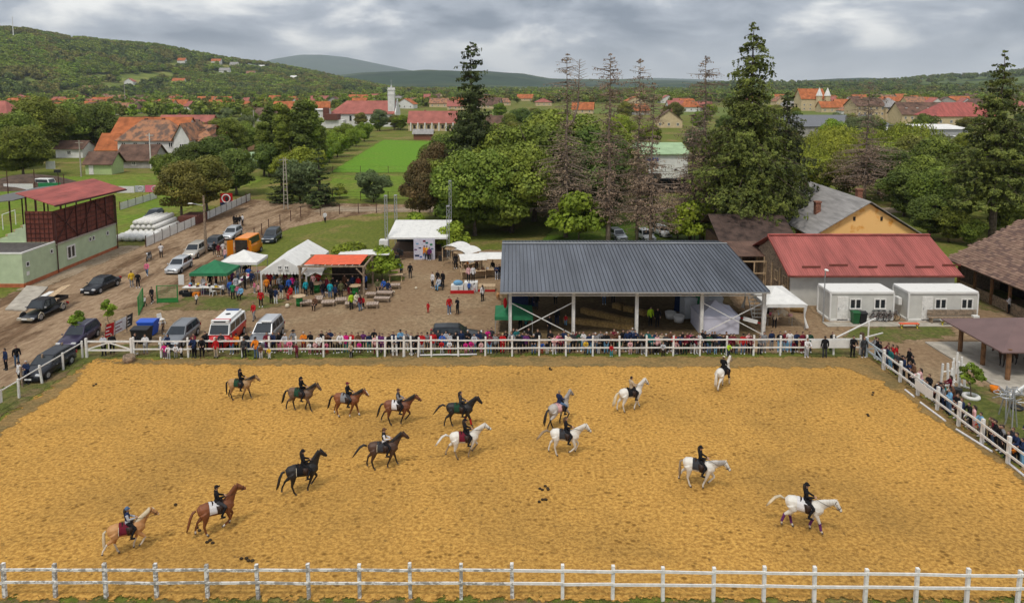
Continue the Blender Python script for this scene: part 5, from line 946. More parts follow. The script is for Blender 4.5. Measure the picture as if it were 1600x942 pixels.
def human(pose, child=False, fem=False):
    hs = 1.22 if child else 1.0; T = []
    L = {}
    hipz = .93; lean = 0.0
    legs = {'stand': [((.10, .0), (.105, -.01, .50), (.115, .02, .09), (.13, -.13, .04)), ((-.10, .0), (-.11, -.02, .50), (-.125, .0, .09), (-.15, -.15, .04))],
            'walk': [((.09, .0), (.10, -.16, .52), (.10, -.20, .10), (.11, -.36, .05)), ((-.09, .0), (-.10, .06, .50), (-.10, .32, .17), (-.11, .20, .06))],
            'sit': [((.10, .0), (.14, -.42, .52), (.14, -.44, .10), (.15, -.60, .04)), ((-.10, .0), (-.14, -.42, .52), (-.13, -.36, .10), (-.14, -.52, .04))],
            'ride': [((.12, .0), (.33, -.36, .66), (.36, -.14, .24), (.38, -.30, .18)), ((-.12, .0), (-.33, -.36, .66), (-.36, -.14, .24), (-.38, -.30, .18))]}
    arms = {'down': [(.25, .02, 1.14), (.27, -.05, .90)], 'rail': [(.25, -.16, 1.17), (.14, -.38, 1.12)], 'phone': [(.24, -.20, 1.20), (.07, -.36, 1.42)], 'cross': [(.26, -.06, 1.16), (-.02, -.22, 1.18)], 'pocket': [(.30, .05, 1.15), (.22, -.10, .97)],
            'swing': [(.24, -.10, 1.16), (.24, -.28, 1.00)], 'rein': [(.24, -.06, 1.16), (.09, -.36, 1.10)], 'lap': [(.25, -.06, 1.16), (.12, -.34, 1.00)]}
    lg = {'rail': 'stand', 'phone': 'stand', 'down': 'stand', 'cross': 'stand', 'pocket': 'stand', 'walk': 'walk', 'sit': 'sit', 'ride': 'ride'}[pose]
    ar = {'rail': ('rail', 'rail'), 'phone': ('phone', 'phone'), 'down': ('down', 'down'), 'cross': ('cross', 'cross'), 'pocket': ('pocket', 'down'), 'walk': ('swing', 'down'), 'sit': ('lap', 'lap'), 'ride': ('rein', 'rein')}[pose]
    ly = -.07 if pose == 'rail' else (.02 if pose == 'ride' else -.01)
    if lg == 'sit': hipz = .56
    dz = hipz-.93
    tw = .88 if fem else 1.0
    T.append(('pelvis', [(0, .01, hipz-.07), (0, .01, hipz+.08)], [.150, .150], .72)); T.append(('torso', [(0, .01, hipz+.06), (0, ly*.3, hipz+.18), (0, ly*.8, hipz+.36), (0, ly, hipz+.50)], [.140*tw, .135*tw, .168*tw, .10], .64))
    T.append(('torso', [(-.165*tw, ly, 1.395+dz), (.165*tw, ly, 1.395+dz)], [.072, .072])); T.append(('neck', [(0, ly, 1.42+dz), (0, ly-.015, 1.53+dz)], [.056, .052]))
    hz_ = 1.625+dz; hy = ly-.02
    T.append(('*head', (0, hy, hz_), (.076*hs, .094*hs, .112*hs))); T.append(('*head', (0, hy-.03, hz_-.055*hs), (.052*hs, .06*hs, .06*hs))); T.append(('head', [(0, hy-.085*hs, hz_+.01), (0, hy-.118*hs, hz_-.028)], [.010, .017]))
    for s in (-1, 1): T.append(('head', [(s*.072*hs, hy, hz_+.02), (s*.088*hs, hy+.01, hz_-.03)], [.016, .013]))
    for j, s in enumerate((1, -1)):
        (hx, hy0), kn, an, toe = legs[lg][j]; T.append(('thigh', [(hx, .0, hipz-.03), ((hx+kn[0])/2, (kn[1])/2-.01, (hipz+kn[2])/2), kn], [.092, .080, .058])); T.append(('shin', [kn, ((kn[0]+an[0])/2, (kn[1]+an[1])/2+.015, (kn[2]+an[2])/2+.04), an], [.058, .054, .038])); T.append(('foot', [(an[0], an[1]+.04, an[2]-.03), (toe[0], toe[1], toe[2])], [.048, .036]))
        el, wr = arms[ar[j]]; el = Vector((s*el[0]*tw, el[1]+ly, el[2]+dz)); wr = Vector((s*wr[0], wr[1]+ly, wr[2]+dz+(.06 if (ar[j] == 'cross' and s > 0) else 0))); sh = Vector((s*.185*tw, ly, 1.39+dz))
        T.append(('upperarm', [sh, (sh+el)/2, el], [.062, .052, .043])); T.append(('forearm', [el, wr], [.043, .030])); d = (wr-el).normalized(); T.append(('hand', [wr, wr+d*.05, wr+d*.09], [.028, .036, .032], .55)); L[s] = (wr, d)
    data = fused(T, .021 if pose != 'ride' else .018, 2)
    ex = MB()
    for s in (-1, 1):                                           # four fingers and a thumb, rooted in the palm and curled
        wr, d = L[s]; up = Vector((0, 0, 1)); sd = d.cross(up).normalized() if abs(d.z) < .9 else Vector((0, 1, 0)); pn = sd.cross(d).normalized(); tip = wr+d*.085
        for k, ln in enumerate((.066, .076, .070, .056)):
            q = tip+sd*(k-1.5)*.019; ex.tube([q-d*.01, q+d*ln*.5-pn*.006, q+d*ln*.85-pn*.028], [.0095, .009, .007], 5)
        q = wr+d*.03+sd*(-.034); ex.tube([q, q+d*.03-sd*.018, q+d*.055-sd*.018-pn*.01], [.011, .010, .008], 5)
    ev, ef = mbq(ex); em = MB()
    for s in (-1, 1): em.ell((s*.028*hs, hy-.086*hs, hz_+.012), (.011, .007, .007), 6, 4)
    em.ell((0, hy-.098*hs, hz_-.062*hs), (.020, .006, .004), 6, 4); mv, mf = mbq(em)
    body = bodymesh('body', data, [SKIN, EYE], np.zeros(len(data[1]), int), [(ev, ef, 0), (mv, mf, 1)])
    P_ = {'jacket': shell('jacket', data, ['torso', 'pelvis', 'upperarm', 'forearm'], .020), 'trousers': shell('trousers', data, ['pelvis', 'thigh', 'shin'], .013), 'shoe': shell('shoe', data, ['foot'], .009, None, lambda C: C[:, 0] < 0), 'shoe2': shell('shoe', data, ['foot'], .009, None, lambda C: C[:, 0] > 0)}
    if pose == 'ride': P_['trousers'] = shell('trousers', data, ['pelvis', 'thigh'], .008); P_['boot'] = shell('boot', data, ['shin', 'foot'], .012, None, lambda C: C[:, 0] < 0); P_['boot2'] = shell('boot', data, ['shin', 'foot'], .012, None, lambda C: C[:, 0] > 0); del P_['shoe'], P_['shoe2']; P_['vest'] = shell('vest', data, ['torso'], .030); P_['jacket'] = shell('jacket', data, ['torso', 'pelvis', 'upperarm', 'forearm'], .016)
    h = MB(); c = (0, hy+.012, hz_+.022)
    h.ell(c, (.090*hs, .098*hs, .104*hs), 12, 8); h2 = MB(); h2.v = h.v; h2.f = [f for f in h.f if sum(h.v[i][1]-c[1] for i in f)/len(f) > -.045*hs or sum(h.v[i][2]-c[2] for i in f)/len(f) > .045]; h2.m = [0]*len(h2.f)
    P_['hair'] = h2.mesh('hair', [HAIRD], True)
    h3 = MB(); h3.v = list(h2.v); h3.f = list(h2.f); h3.m = list(h2.m); h3.tube([(0, hy+.06, hz_+.03), (0, hy+.085, hz_-.10), (0, hy+.085, hz_-.26), (0, hy+.075, hz_-.36)], [.075, .075, .06, .03], 8, 0, 1.3); P_['long_hair'] = h3.mesh('hair', [HAIRD], True)
    cp = MB(); cp.lathe((0, hy, hz_+.035), [(.095*hs, 0), (.096*hs, .03), (.075*hs, .075), (.01, .09)], 12); cp.box((0, hy-.12*hs, hz_+.045), (.13, .10, .012)); P_['cap'] = cp.mesh('cap', [HAIRD], True)
    ht = MB(); ht.lathe((0, hy, hz_+.04), [(.19, -.01), (.10, 0), (.095, .07), (.01, .09)], 14); P_['sunhat'] = ht.mesh('hat', [HAIRD], True)
    hm_ = MB(); hm_.lathe((0, hy+.005, hz_+.0), [(.098, 0), (.104, .04), (.095, .09), (.06, .13), (.01, .143)], 14); hm_.box((0, hy-.115, hz_+.02), (.12, .07, .014)); P_['helmet'] = hm_.mesh('helmet', [HAIRD], True)
    return body, P_
HUM = {}
for ps in ('rail', 'phone', 'down', 'cross', 'pocket', 'walk', 'sit', 'ride'): HUM[ps] = human(ps)
HUM['railf'] = human('rail', fem=True); HUM['downf'] = human('down', fem=True); HUM['crossf'] = human('cross', fem=True)
HUM['kid'] = human('rail', True); HUM['kidd'] = human('down', True); HUM['kidw'] = human('walk', True)
HC = {'d': HAIRD, 'b': HAIRB, 'l': HAIRL, 'g': HAIRG}
def person(pose, loc, rz, top, bot, label, group=None, hair='d', head='hair', sc=1.0, shoes=None, vest=None, cap=None, cat='person'):
    body, P_ = HUM[pose]; o = empty('person', loc, rz, label, cat, group); o.scale = (sc,)*3
    link('body', body, o); sh = CL[shoes] if shoes else CL['charcoal']
    for k in ('jacket', 'trousers', 'shoe', 'shoe2', 'boot', 'boot2'):
        if k in P_: link(k.rstrip('2'), P_[k], o, mats=[{'jacket': CL[top], 'trousers': CL[bot]}.get(k, sh)])
    if vest: link('vest', P_['vest'], o, mats=[CL[vest]])
    if head in ('cap', 'sunhat', 'helmet'): link('hair', P_['hair'] if head != 'helmet' else P_['long_hair'], o, mats=[HC[hair]]); link(head if head != 'sunhat' else 'hat', P_[head], o, mats=[CL[cap or 'black']])
    elif head == 'bald': pass
    else: link('hair', P_[head], o, mats=[HC[hair]])
    return o
# ---------------------------------------------------------------- horses
def coat(n, c, d=None, var=.18): return mat('coat_'+n, c, .55, var, 2.2, col2=d, spec=.35)
COATS = {'chestnut': coat('chestnut', (.19, .062, .022)), 'bay': coat('bay', (.16, .055, .025)), 'dark bay': coat('dark_bay', (.070, .035, .022)), 'black': coat('black', (.016, .014, .014)), 'white': coat('white', (.70, .67, .61), (.52, .48, .42)), 'palomino': coat('palomino', (.50, .26, .10), (.36, .16, .06)), 'buckskin': coat('buckskin', (.34, .20, .09)), 'grey': coat('grey', (.46, .42, .38), (.24, .22, .21)), 'dun': coat('dun', (.13, .075, .045)), 'dark legs': coat('dark_legs', (.020, .016, .014)), 'pale legs': coat('pale_legs', (.62, .54, .44)), 'flaxen': coat('flaxen_mane', (.66, .55, .38)), 'hoof': coat('hoof', (.10, .075, .055)), 'ashen': coat('ashen_tail', (.30, .22, .14)), 'muzzle': coat('muzzle_grey', (.12, .10, .10))}
LEGS = {  # front-left, front-right, hind-left, hind-right: angles of the three lower bones, + is forwards
 'walk': [(20, 14, 30), (-18, -24, 5), (-52, -14, 10), (-22, 12, 30)], 'walk2': [(-16, -20, 5), (24, 10, 30), (-18, 12, 30), (-54, -18, 0)], 'trot': [(42, -38, -45), (-18, -22, 0), (-58, -28, -5), (-12, 16, 30)], 'trot2': [(-16, -20, 0), (44, -30, -45), (-12, 16, 30), (-60, -32, -10)],
 'canter': [(40, -22, -20), (14, -46, -60), (-50, -18, 0), (-14, 12, 30)], 'stand': [(3, 0, 25), (-3, -2, 20), (-38, 2, 25), (-42, -2, 20)]}
def horse_mesh(gait, neck, pitch=0.0, drop=0.0):
    """neck: angle of the neck above level in degrees"""
    T = [('body', [(-.86, 0, 1.24), (-.72, 0, 1.27), (-.48, 0, 1.27), (-.15, 0, 1.22), (.15, 0, 1.19), (.42, 0, 1.20), (.64, 0, 1.20), (.80, 0, 1.21)], [.17, .30, .34, .33, .335, .345, .295, .15], .86)]
    na = R(neck); b = Vector((.52, 0, 1.32)); nd = Vector((math.cos(na), 0, math.sin(na))); L_ = .80; poll = b+nd*L_; mid = b+nd*.42+Vector((0, 0, .04)); T.append(('neck', [b-nd*.1, b+nd*.12, mid, poll], [.31, .27, .195, .125], .54))
    ha = -R(50+drop*.8); hd = Vector((math.cos(ha), 0, math.sin(ha))); m = poll+Vector((.02, 0, .02))
    T.append(('head', [m-hd*.04, m+hd*.14, m+hd*.30, m+hd*.43], [.120, .130, .100, .082], .72)); T.append(('muzzle', [m+hd*.41, m+hd*.51], [.080, .066], .85))
    per = Vector((-hd.z, 0, hd.x))
    if per.z < 0: per = -per
    for s in (-1, 1): T.append(('ear', [m-hd*.02+Vector((0, s*.05, 0))+per*.08, m-hd*.07+Vector((0, s*.065, 0))+per*.20], [.032, .010]))
    hz_ = []; legs = []
    for j, (x0, z0, s, lens) in enumerate([(.48, .98, 1, (.44, .34, .13)), (.48, .98, -1, (.44, .34, .13)), (-.50, .96, 1, (.46, .38, .14)), (-.50, .96, -1, (.46, .38, .14))]):
        q = Vector((x0, s*.17, z0)); pts = [q]
        for ln, a in zip(lens, LEGS[gait][j]): q = q+Vector((math.sin(R(a))*ln, -s*.012, -math.cos(R(a))*ln)); pts.append(q)
        legs.append((j, s, pts)); hz_.append(pts[-1].z)
        if j < 2: T.append(('upperleg', [Vector((.52, s*.14, 1.18)), pts[0], pts[1]], [.17, .115, .062]))
        else: T.append(('upperleg', [Vector((-.60, s*.13, 1.20)), Vector((-.52, s*.16, 1.0)), pts[0]+(pts[1]-pts[0])*.35, pts[1]], [.22, .19, .12, .062]))
        T.append(('lowerleg', [pts[1], pts[1]+(pts[2]-pts[1])*.3, pts[2]], [.066, .048, .050])); T.append(('pastern', [pts[2], pts[3]], [.050, .044])); e = pts[3]; dn = (pts[3]-pts[2]).normalized(); T.append(('hoof', [e-dn*.01, e+dn*.055], [.052, .066]))
    data = fused(T, .026, 2); zmin = data[0][:, 2].min(); names = data[4]
    if pitch:
        c, s_ = math.cos(R(pitch)), math.sin(R(pitch)); px_, pz_ = -.5, zmin
    key = dict(m=m, hd=hd, per=per, poll=poll, b=b, nd=nd, mid=mid, zmin=zmin); return data, key
HCACHE = {}
def horse(loc, rz, gait, neck, ct, label, low=None, mane=None, tail=None, socks=None, wraps=None, blaze=False, pad=None, sc=1.0, drop=0, tack=True, tailpose=0, rider=True):
    k = (gait, neck, drop)
    if k not in HCACHE: HCACHE[k] = horse_mesh(*k[:2], 0, drop)
    data, K = HCACHE[k]; V, Fq, Nn, lab, names = data; C = V[Fq].mean(1); mi = np.zeros(len(Fq), int)
    mi[lab == names.index('lowerleg')] = 1; mi[lab == names.index('pastern')] = 2 if socks else 1; mi[lab == names.index('hoof')] = 3; mi[lab == names.index('muzzle')] = 4
    mats_ = [COATS[ct], COATS[low or ct], COATS[socks or low or ct], COATS['hoof'], COATS['muzzle' if ct in ('white', 'grey') else (low or ct)], EYE, COATS['white']]
    if blaze:
        hd = np.array(K['hd']); per = np.array(K['per']); m = np.array(K['m']); h = np.isin(lab, [names.index('head')]); mi[h & (((C-m) @ per) > .045) & (np.abs(C[:, 1]) < .035)] = 6
    e = MB()
    for s in (-1, 1): q = K['m']+K['hd']*.13+K['per']*.05+Vector((0, s*.082, 0)); e.ell(q, (.018, .012, .018), 6, 4)
    ev, ef = mbq(e); me = bodymesh('horse', data, mats_, mi, [(ev, ef, 5)])
    o = empty('horse', loc, rz, label, 'horse', 'horses ridden in the arena' if rider else None); o.scale = (sc,)*3; zl = Vector((0, 0, -K['zmin'])); B = lambda mb, n, m_, sm=False: mb.build(n, m_, o, sm, zl)
    link('body', me, o, zl)
    mn = MB(); nd, b, m, per, hd = K['nd'], K['b'], K['m'], K['per'], K['hd']; nup = Vector((-nd.z, 0, nd.x))
    r_ = random.Random(int(loc[0]*100)); prev = None
    for i in range(13):
        t = i/12; q = b+nd*(.08+.80*t)+nup*(.235-.135*t); ln = .20+.05*r_.random()
        mn.tube([q+nup*.03, q+Vector((-.01, -.075, -.03)), q+Vector((-.03, -.105, -ln*.75)), q+Vector((-.03, -.10, -ln))], [.035, .034, .026, .008], 6)
    mn.tube([m+per*.12, m+hd*.10+per*.115, m+hd*.2+per*.10], [.035, .03, .01], 5); B(mn, 'mane', COATS[mane or low or ct], True)
    tl = MB(); tp = [(-.92, 1.36), (-1.06, 1.30), (-1.18, 1.05), (-1.26, .72), (-1.34, .46)] if tailpose == 0 else ([(-.92, 1.38), (-1.10, 1.46), (-1.32, 1.34), (-1.52, 1.08), (-1.70, .84)] if tailpose == 1 else [(-.92, 1.36), (-1.02, 1.28), (-1.04, 1.0), (-1.04, .66), (-1.02, .38)])
    for i in range(7):
        jx, jy = r_.uniform(-.04, .04), r_.uniform(-.05, .05); tl.tube([(x+jx*(k/3), jy*(k/2), z+jx*k*.3) for k, (x, z) in enumerate(tp)], [.045, .055, .055, .045, .008], 6)
    B(tl, 'tail', COATS[tail or mane or low or ct], True)
    if tack:
        LE = mat('tack_leather', (.035, .018, .012), .5, .2); zt = 1.54
        sd = MB(); 
        for i in range(7):
            t = i/6; x = -.22+.50*t; zz = zt+.075-.10*math.sin(t*math.pi)+(.03 if t in (0, 1) else 0); prevs = [(x, math.sin(a)*.21, zz-.20+math.cos(a)*.20) for a in [(-1.25+2.5*j/8) for j in range(9)]]
            b0 = len(sd.v); sd.v += prevs
            if i: 
                for j in range(8): sd.f.append((b0-9+j, b0-8+j, b0+j+1, b0+j)); sd.m.append(0)
        for s in (-1, 1): sd.prism([(-.05, s*.29, 1.46), (.28, s*.29, 1.42), (.26, s*.325, 1.02), (.02, s*.325, 1.05)], (0, 0, 0), (0, s*.02, 0)); sd.tube([(.12, s*.35, 1.3), (.14, s*.37, .86)], .014, 5); sd.beam((.06, s*.38, .83), (.24, s*.38, .83), .05, .02)
        B(sd, 'saddle', LE, True)
        pdm = shell('saddle_pad', data, ['body'], .022, [CL[pad or 'black']], lambda C: (C[:, 0] > -.36) & (C[:, 0] < .26) & (C[:, 2] > 1.10)); link('saddle_pad', pdm, o, zl)
        if pad in ('maroon', 'black', 'charcoal', None) and loc[0] < 0:
            e_ = MB(); 
            for s in (-1, 1): e_.tube([(-.37, s*.30, 1.12), (-.37, s*.31, 1.30), (-.35, s*.20, 1.50)], .016, 5)
            B(e_, 'pad_piping', CL['cream'])
        br = MB()
        def ring(c, ax, ry, rz_, r0=.011):
            side = Vector((0, 1, 0)); u = ax.cross(side).normalized(); p = [c+side*math.cos(a)*ry+u*math.sin(a)*rz_ for a in [2*math.pi*j/12 for j in range(13)]]; br.tube(p, r0, 5)
        ring(m+hd*.33, hd, .085, .108); ring(m+hd*.03, (hd+per*.4).normalized(), .098, .14); 
        for s in (-1, 1): br.tube([m+hd*.02+Vector((0, s*.092, 0)), m+hd*.30+Vector((0, s*.080, 0)), m+hd*.40+Vector((0, s*.080, 0))-per*.02], .010, 5)
        bit = m+hd*.40; 
        for s in (-1, 1): br.tube([bit+Vector((0, s*.08, -.02)), (bit+Vector((.42, s*.14, 1.74)))/2+Vector((0, s*.06, -.06)), Vector((.40, s*.10, 1.72))], .009, 4)
        B(br, 'bridle', LE)
    if wraps:
        wi = MB()
        msk = np.isin(lab, [names.index('lowerleg')]); f = Fq[msk]; used = np.unique(f); re = np.full(len(V), -1); re[used] = np.arange(len(used)); [link('leg_wrap', shell('leg_wrap', data, ['lowerleg'], .016, [CL[wraps]], lambda C, a=a, b=b: (C[:, 0]*a > 0) & (C[:, 1]*b > 0)), o, zl) for a in ((-1, 1) if wraps != 'red' else (1,)) for b in (-1, 1)]
    return o
def ride(px, py, rz, gait, neck, ct, hl, rl, top, vest=None, bot='black', head='helmet', cap='black', hair='d', **kw):
    p = P(px, py); kw['sc'] = sc = kw.get('sc', 1.0)*.93; h = horse((p.x, p.y, .065), R(rz), gait, neck, ct, hl, **kw)
    zt = HCACHE[(gait, neck, kw.get('drop', 0))][1]['zmin']; x = .04*sc
    person('ride', (p.x+math.cos(R(rz))*x, p.y+math.sin(R(rz))*x, .065+(-zt+.65)*sc), R(rz+90), top, bot, rl, 'riders in the arena', hair, head, sc*.98, 'black', vest, cap)
ride(201, 865, 27, 'trot2', 48, 'palomino', 'palomino pony with pale mane, nearest the bottom left corner', 'rider in blue helmet and dark vest over grey sleeves on the palomino', 'light grey', 'navy', cap='denim', mane='flaxen', tail='flaxen', low='pale legs', socks='pale legs', pad='maroon', sc=.93, drop=-6, tailpose=2)
ride(340, 833, 33, 'canter', 58, 'chestnut', 'cantering chestnut horse with white saddle cloth, second from the left corner', 'rider in black jacket and cap on the cantering chestnut', 'black', None, 'charcoal', pad='white', socks='white', tail='chestnut', drop=-22, head='cap')
ride(474, 771, 26, 'trot', 62, 'black', 'shiny black horse with long tail left of centre', 'rider in black with white collar on the lone black horse', 'black', None, pad='black', drop=-10)
ride(600, 733, 10, 'walk', 50, 'dark bay', 'dark bay horse striding out with its tail held out behind', 'rider in black vest and white short sleeves on the striding dark bay', 'white', 'black', low='dark legs', pad='charcoal', tailpose=1, drop=-14, head='cap', cap='brown')
ride(719, 669, 0, 'walk2', 47, 'black', 'black horse with red front leg wraps beside the white horse', 'rider in dark hooded jacket on the red-wrapped black horse', 'charcoal', None, pad='dark green', wraps='red', tailpose=1, head='long_hair')
ride(622, 665, 0, 'trot', 42, 'bay', 'bright bay horse with black tail in the upper row', 'rider in brown cap and dark vest with grey sleeves on the bright bay', 'grey', 'charcoal', low='dark legs', mane='dark legs', socks='dark legs', pad='white', drop=-12, head='cap', cap='brown')
ride(543, 653, -8, 'walk', 42, 'chestnut', 'reddish chestnut horse with white blaze, third from the left in the upper row', 'rider in loose black jumper and red cap on the white-blazed chestnut', 'black', None, 'charcoal', mane='dark legs', low='chestnut', socks='white', blaze=True, pad='grey', drop=-4, head='cap', cap='maroon')
ride(471, 644, -8, 'walk2', 44, 'dun', 'dark dun horse with black legs, second from the left in the upper row', 'rider in black coat bending forward on the dark dun horse', 'black', None, low='dark legs', mane='dark legs', pad='dark green', drop=-2)
ride(376, 626, -3, 'walk', 36, 'buckskin', 'buckskin horse with black tail, first in the upper row on the left', 'rider in black with dark helmet on the buckskin at the far left', 'black', None, low='dark legs', mane='dark legs', pad='dark green', sc=.93, tailpose=2, drop=-8)
ride(726, 717, 11, 'trot', 38, 'white', 'white horse with dark spotted hind leg below the red-wrapped black horse', 'rider in black with brown hair on the white horse at the centre', 'black', None, pad='maroon', low='ashen', tailpose=1, drop=-18, mane='white')
ride(873, 668, 42, 'trot2', 56, 'grey', 'dapple grey horse turned half away, with dark tail', 'rider with fair hair and dark jacket on the dapple grey', 'navy', None, 'denim', pad='pale pink', low='dark legs', mane='grey', tail='dark legs', drop=-6, head='hair', hair='l')
ride(883, 713, -4, 'canter', 38, 'white', 'white horse cantering in front of the dapple grey', 'rider with red hair and long black coat on the front white horse', 'black', None, head='long_hair', hair='b', pad='charcoal', tailpose=1, tail='ashen', mane='white', drop=-2)
ride(985, 643, 22, 'walk', 50, 'white', 'white horse alone right of centre with a cream tail', 'rider in sleeveless beige shirt on the lone white horse', 'beige', None, 'black', pad='black', mane='white', tail='flaxen', drop=-2, head='hair')
ride(1129, 608, 47, 'walk2', 56, 'white', 'white horse walking away towards the far fence', 'rider in black with pale cap by the far fence', 'black', None, 'black', pad='black', head='cap', cap='cream', mane='white', tail='white', drop=0, tailpose=2)
ride(1092, 764, -20, 'trot', 22, 'white', 'off-white horse with dark tail, its head carried low', 'rider in black with long dark hair on the low-headed white horse', 'black', None, pad='charcoal', low='white', tail='ashen', mane='grey', drop=4, tailpose=2)
ride(1256, 831, -22, 'walk2', 26, 'white', 'big white horse with purple leg wraps at the lower right', 'rider in black hooded jacket on the purple-wrapped white horse', 'black', None, pad='white', wraps='purple_wrap' if False else 'purple', mane='white', tailpose=1, tail='cream' if False else 'flaxen', drop=6, sc=1.04)
for x, y, rz, lab in ((35.6, 45.4, 200, 'dark horse resting under the brown gazebo, nearest the corner post'), (38.2, 46.4, 170, 'dark horse standing deeper under the brown gazebo')):
    horse((x, y, .15), R(rz), 'stand', 28, 'dark bay', lab, low='dark legs', tack=False, tailpose=2, rider=False)
# ================================================================ vehicles
def paint(n, c, metal=.35): return mat('car_paint_'+n, c, .28, .03, .8, metal=metal, spec=.5)
LAMP = mat('headlamp_glass', (.72, .74, .76), .12, .05, spec=.6); TAILL = mat('tail_lamp_red', (.35, .01, .012), .2, .05); PLATE = mat('number_plate_white', (.75, .75, .73), .5, .03); RIM = mat('alloy_rim', (.42, .43, .45), .35, .05, metal=.6); ARCH = mat('wheel_arch_black', (.008, .008, .008), .9, .05)
def vehicle(name, label, loc, rz, L_, W, H, pt, kind='hatch', cat='car', group=None, rails=False, nwin=2, plate=True, pillar=None, lower=None, clear=.20, wr=.32):
    o = empty(name, loc, rz, label, cat, group); o.scale = (.91,)*3; hw = W/2; hl = L_/2
    K = {'hatch': (.30, .12, -.18, .40, .93), 'sedan': (.29, .12, -.14, .20, .42), 'wagon': (.30, .13, -.16, .42, .95), 'suv': (.27, .16, -.13, .43, .97), 'mpv': (.22, .06, -.16, .43, .96), 'van': (.14, .02, -.22, .48, .995)}[kind]
    belt = H*(.60 if kind not in ('van', 'suv') else .57); hoodb, yws0, yrt0, yrt1, yrb = -hl*.98, -hl+L_*K[0], -hl+L_*(K[0]+.15 if kind != 'van' else K[0]+.08), hl-L_*(.5-K[3]) if kind != 'sedan' else hl-L_*.30, None
    yrb = hl-L_*.02 if kind != 'sedan' else hl-L_*.15
    st = [(-hl, .36*H, .80), (-hl+.06*L_, .47*H, .93), (-hl+.16*L_, .53*H, .985), (yws0, belt-.01, 1.0), (0, belt, 1.0), (hl-.18*L_, belt+.01, 1.0), (hl-.06*L_, belt*.98 if kind != 'sedan' else belt*.97, .975), (hl, belt*.86, .86)]
    V = []; Fc = []; npnt = 12
    for y, top, wf in st:
        w_ = hw*wf; e = y in (st[0][0], st[-1][0]); zb = clear+(.05 if e else 0)
        ring = [(-w_*.86, zb), (-w_*.97, zb+.10), (-w_, zb+(top-zb)*.45), (-w_*.985, top-(top-zb)*.18), (-w_*.93, top-.02), (-w_*.55, top+.03), (w_*.55, top+.03), (w_*.93, top-.02), (w_*.985, top-(top-zb)*.18), (w_, zb+(top-zb)*.45), (w_*.97, zb+.10), (w_*.86, zb)]
        V += [(x, y, z) for x, z in ring]
    for i in range(len(st)-1):
        for k in range(npnt): a, b = i*npnt+k, i*npnt+(k+1) % npnt; Fc.append((a, a+npnt, b+npnt, b))
    Fc.append(tuple(range(npnt))); Fc.append(tuple(reversed(range((len(st)-1)*npnt, len(st)*npnt)))); mb = MB(); mb.add(V, Fc)
    gw, tw = hw*.925, hw*(.72 if kind != 'van' else .86); zt = H; A = [(-gw, yws0, belt-.01), (gw, yws0, belt-.01), (gw, yrb, belt-.01), (-gw, yrb, belt-.01)]; B = [(-tw, yrt0, zt-.05), (tw, yrt0, zt-.05), (tw, yrt1, zt-.05), (-tw, yrt1, zt-.05)]; ym = (yrt0+yrt1)/2
    A = [Vector(p) for p in A]; B = [Vector(p) for p in B]
    C = [Vector((-tw*.82, yrt0+.07, zt-.008)), Vector((tw*.82, yrt0+.07, zt-.008)), Vector((tw*.82, yrt1-.05, zt-.015)), Vector((-tw*.82, yrt1-.05, zt-.015))]; M1 = [Vector((-tw*.82, ym, zt+.02)), Vector((tw*.82, ym, zt+.02))]; M0 = [Vector((-tw, ym, zt-.025)), Vector((tw, ym, zt-.025))]
    gm = pillar or pt; g = MB(); g.add(A+B+C+M1+M0, [(0, 1, 5, 4), (2, 3, 7, 6), (4, 5, 9, 8), (6, 7, 11, 10), (8, 9, 13, 12), (12, 13, 10, 11), (1, 2, 6, 15, 5), (3, 0, 4, 14, 7), (5, 15, 13, 9), (15, 6, 10, 13), (14, 4, 8, 12), (7, 14, 12, 11)])
    mb.build('body', pt, o, True); g.build('cabin', gm, o)
    def pane(nm, P00, P10, P11, P01, u0, u1, v0, v1, out, m=GLASS):
        q = lambda u, v: (P00.lerp(P10, u)).lerp(P01.lerp(P11, u), v); pts = [q(u0, v0), q(u1, v0), q(u1, v1), q(u0, v1)]; n = (pts[1]-pts[0]).cross(pts[3]-pts[0]).normalized(); n = n if n.dot(out) > 0 else -n
        x = MB(); x.prism([p+n*.002 for p in pts], (0, 0, 0), n*.012); return x.build(nm, m, o)
    pane('windscreen', A[0], A[1], B[1], B[0], .05, .95, .06, .95, Vector((0, -1, 0))); pane('rear_window', A[3], A[2], B[2], B[3], .08, .92, .30 if kind != 'sedan' else .08, .90, Vector((0, 1, 0)))
    for s in (0, 1):
        a0, a1, b0, b1 = (A[1], A[2], B[1], B[2]) if s else (A[0], A[3], B[0], B[3]); out = Vector((1 if s else -1, 0, 0))
        for k in range(nwin): pane('side_window', a0, a1, b1, b0, .07+k*.88/nwin, .07+(k+1)*.88/nwin-.03, .14, .90, out)
        sx = 1 if s else -1
        MB().ell((sx*(hw+.07), yws0+.12, belt+.06), (.10, .07, .07), 8, 5).build('mirror', pt if kind != 'van' else BLACK, o, True)
        x = MB(); x.box((sx*hw*.70, -hl+.055*L_*.6, .42*H), (.34, .14, .13)); x.build('headlight', LAMP, o); x = MB(); x.box((sx*hw*.80, hl-.05, belt*.86), (.22, .13, .24)); x.build('tail_light', TAILL, o)
        for k, yy in enumerate((-.06*L_-.02+nwin*0, .20*L_)): MB().box((sx*(hw*1.0+.004), yy, belt-.14), (.02, .16, .025)).build('door_handle', STEEL, o)
        if rails: MB().tube([(sx*tw*.88, yrt0+.2, zt+.01), (sx*tw*.90, yrt0+.4, zt+.05), (sx*tw*.90, yrt1-.3, zt+.05), (sx*tw*.88, yrt1-.1, zt+.01)], .02, 5).build('roof_rail', STEEL, o)
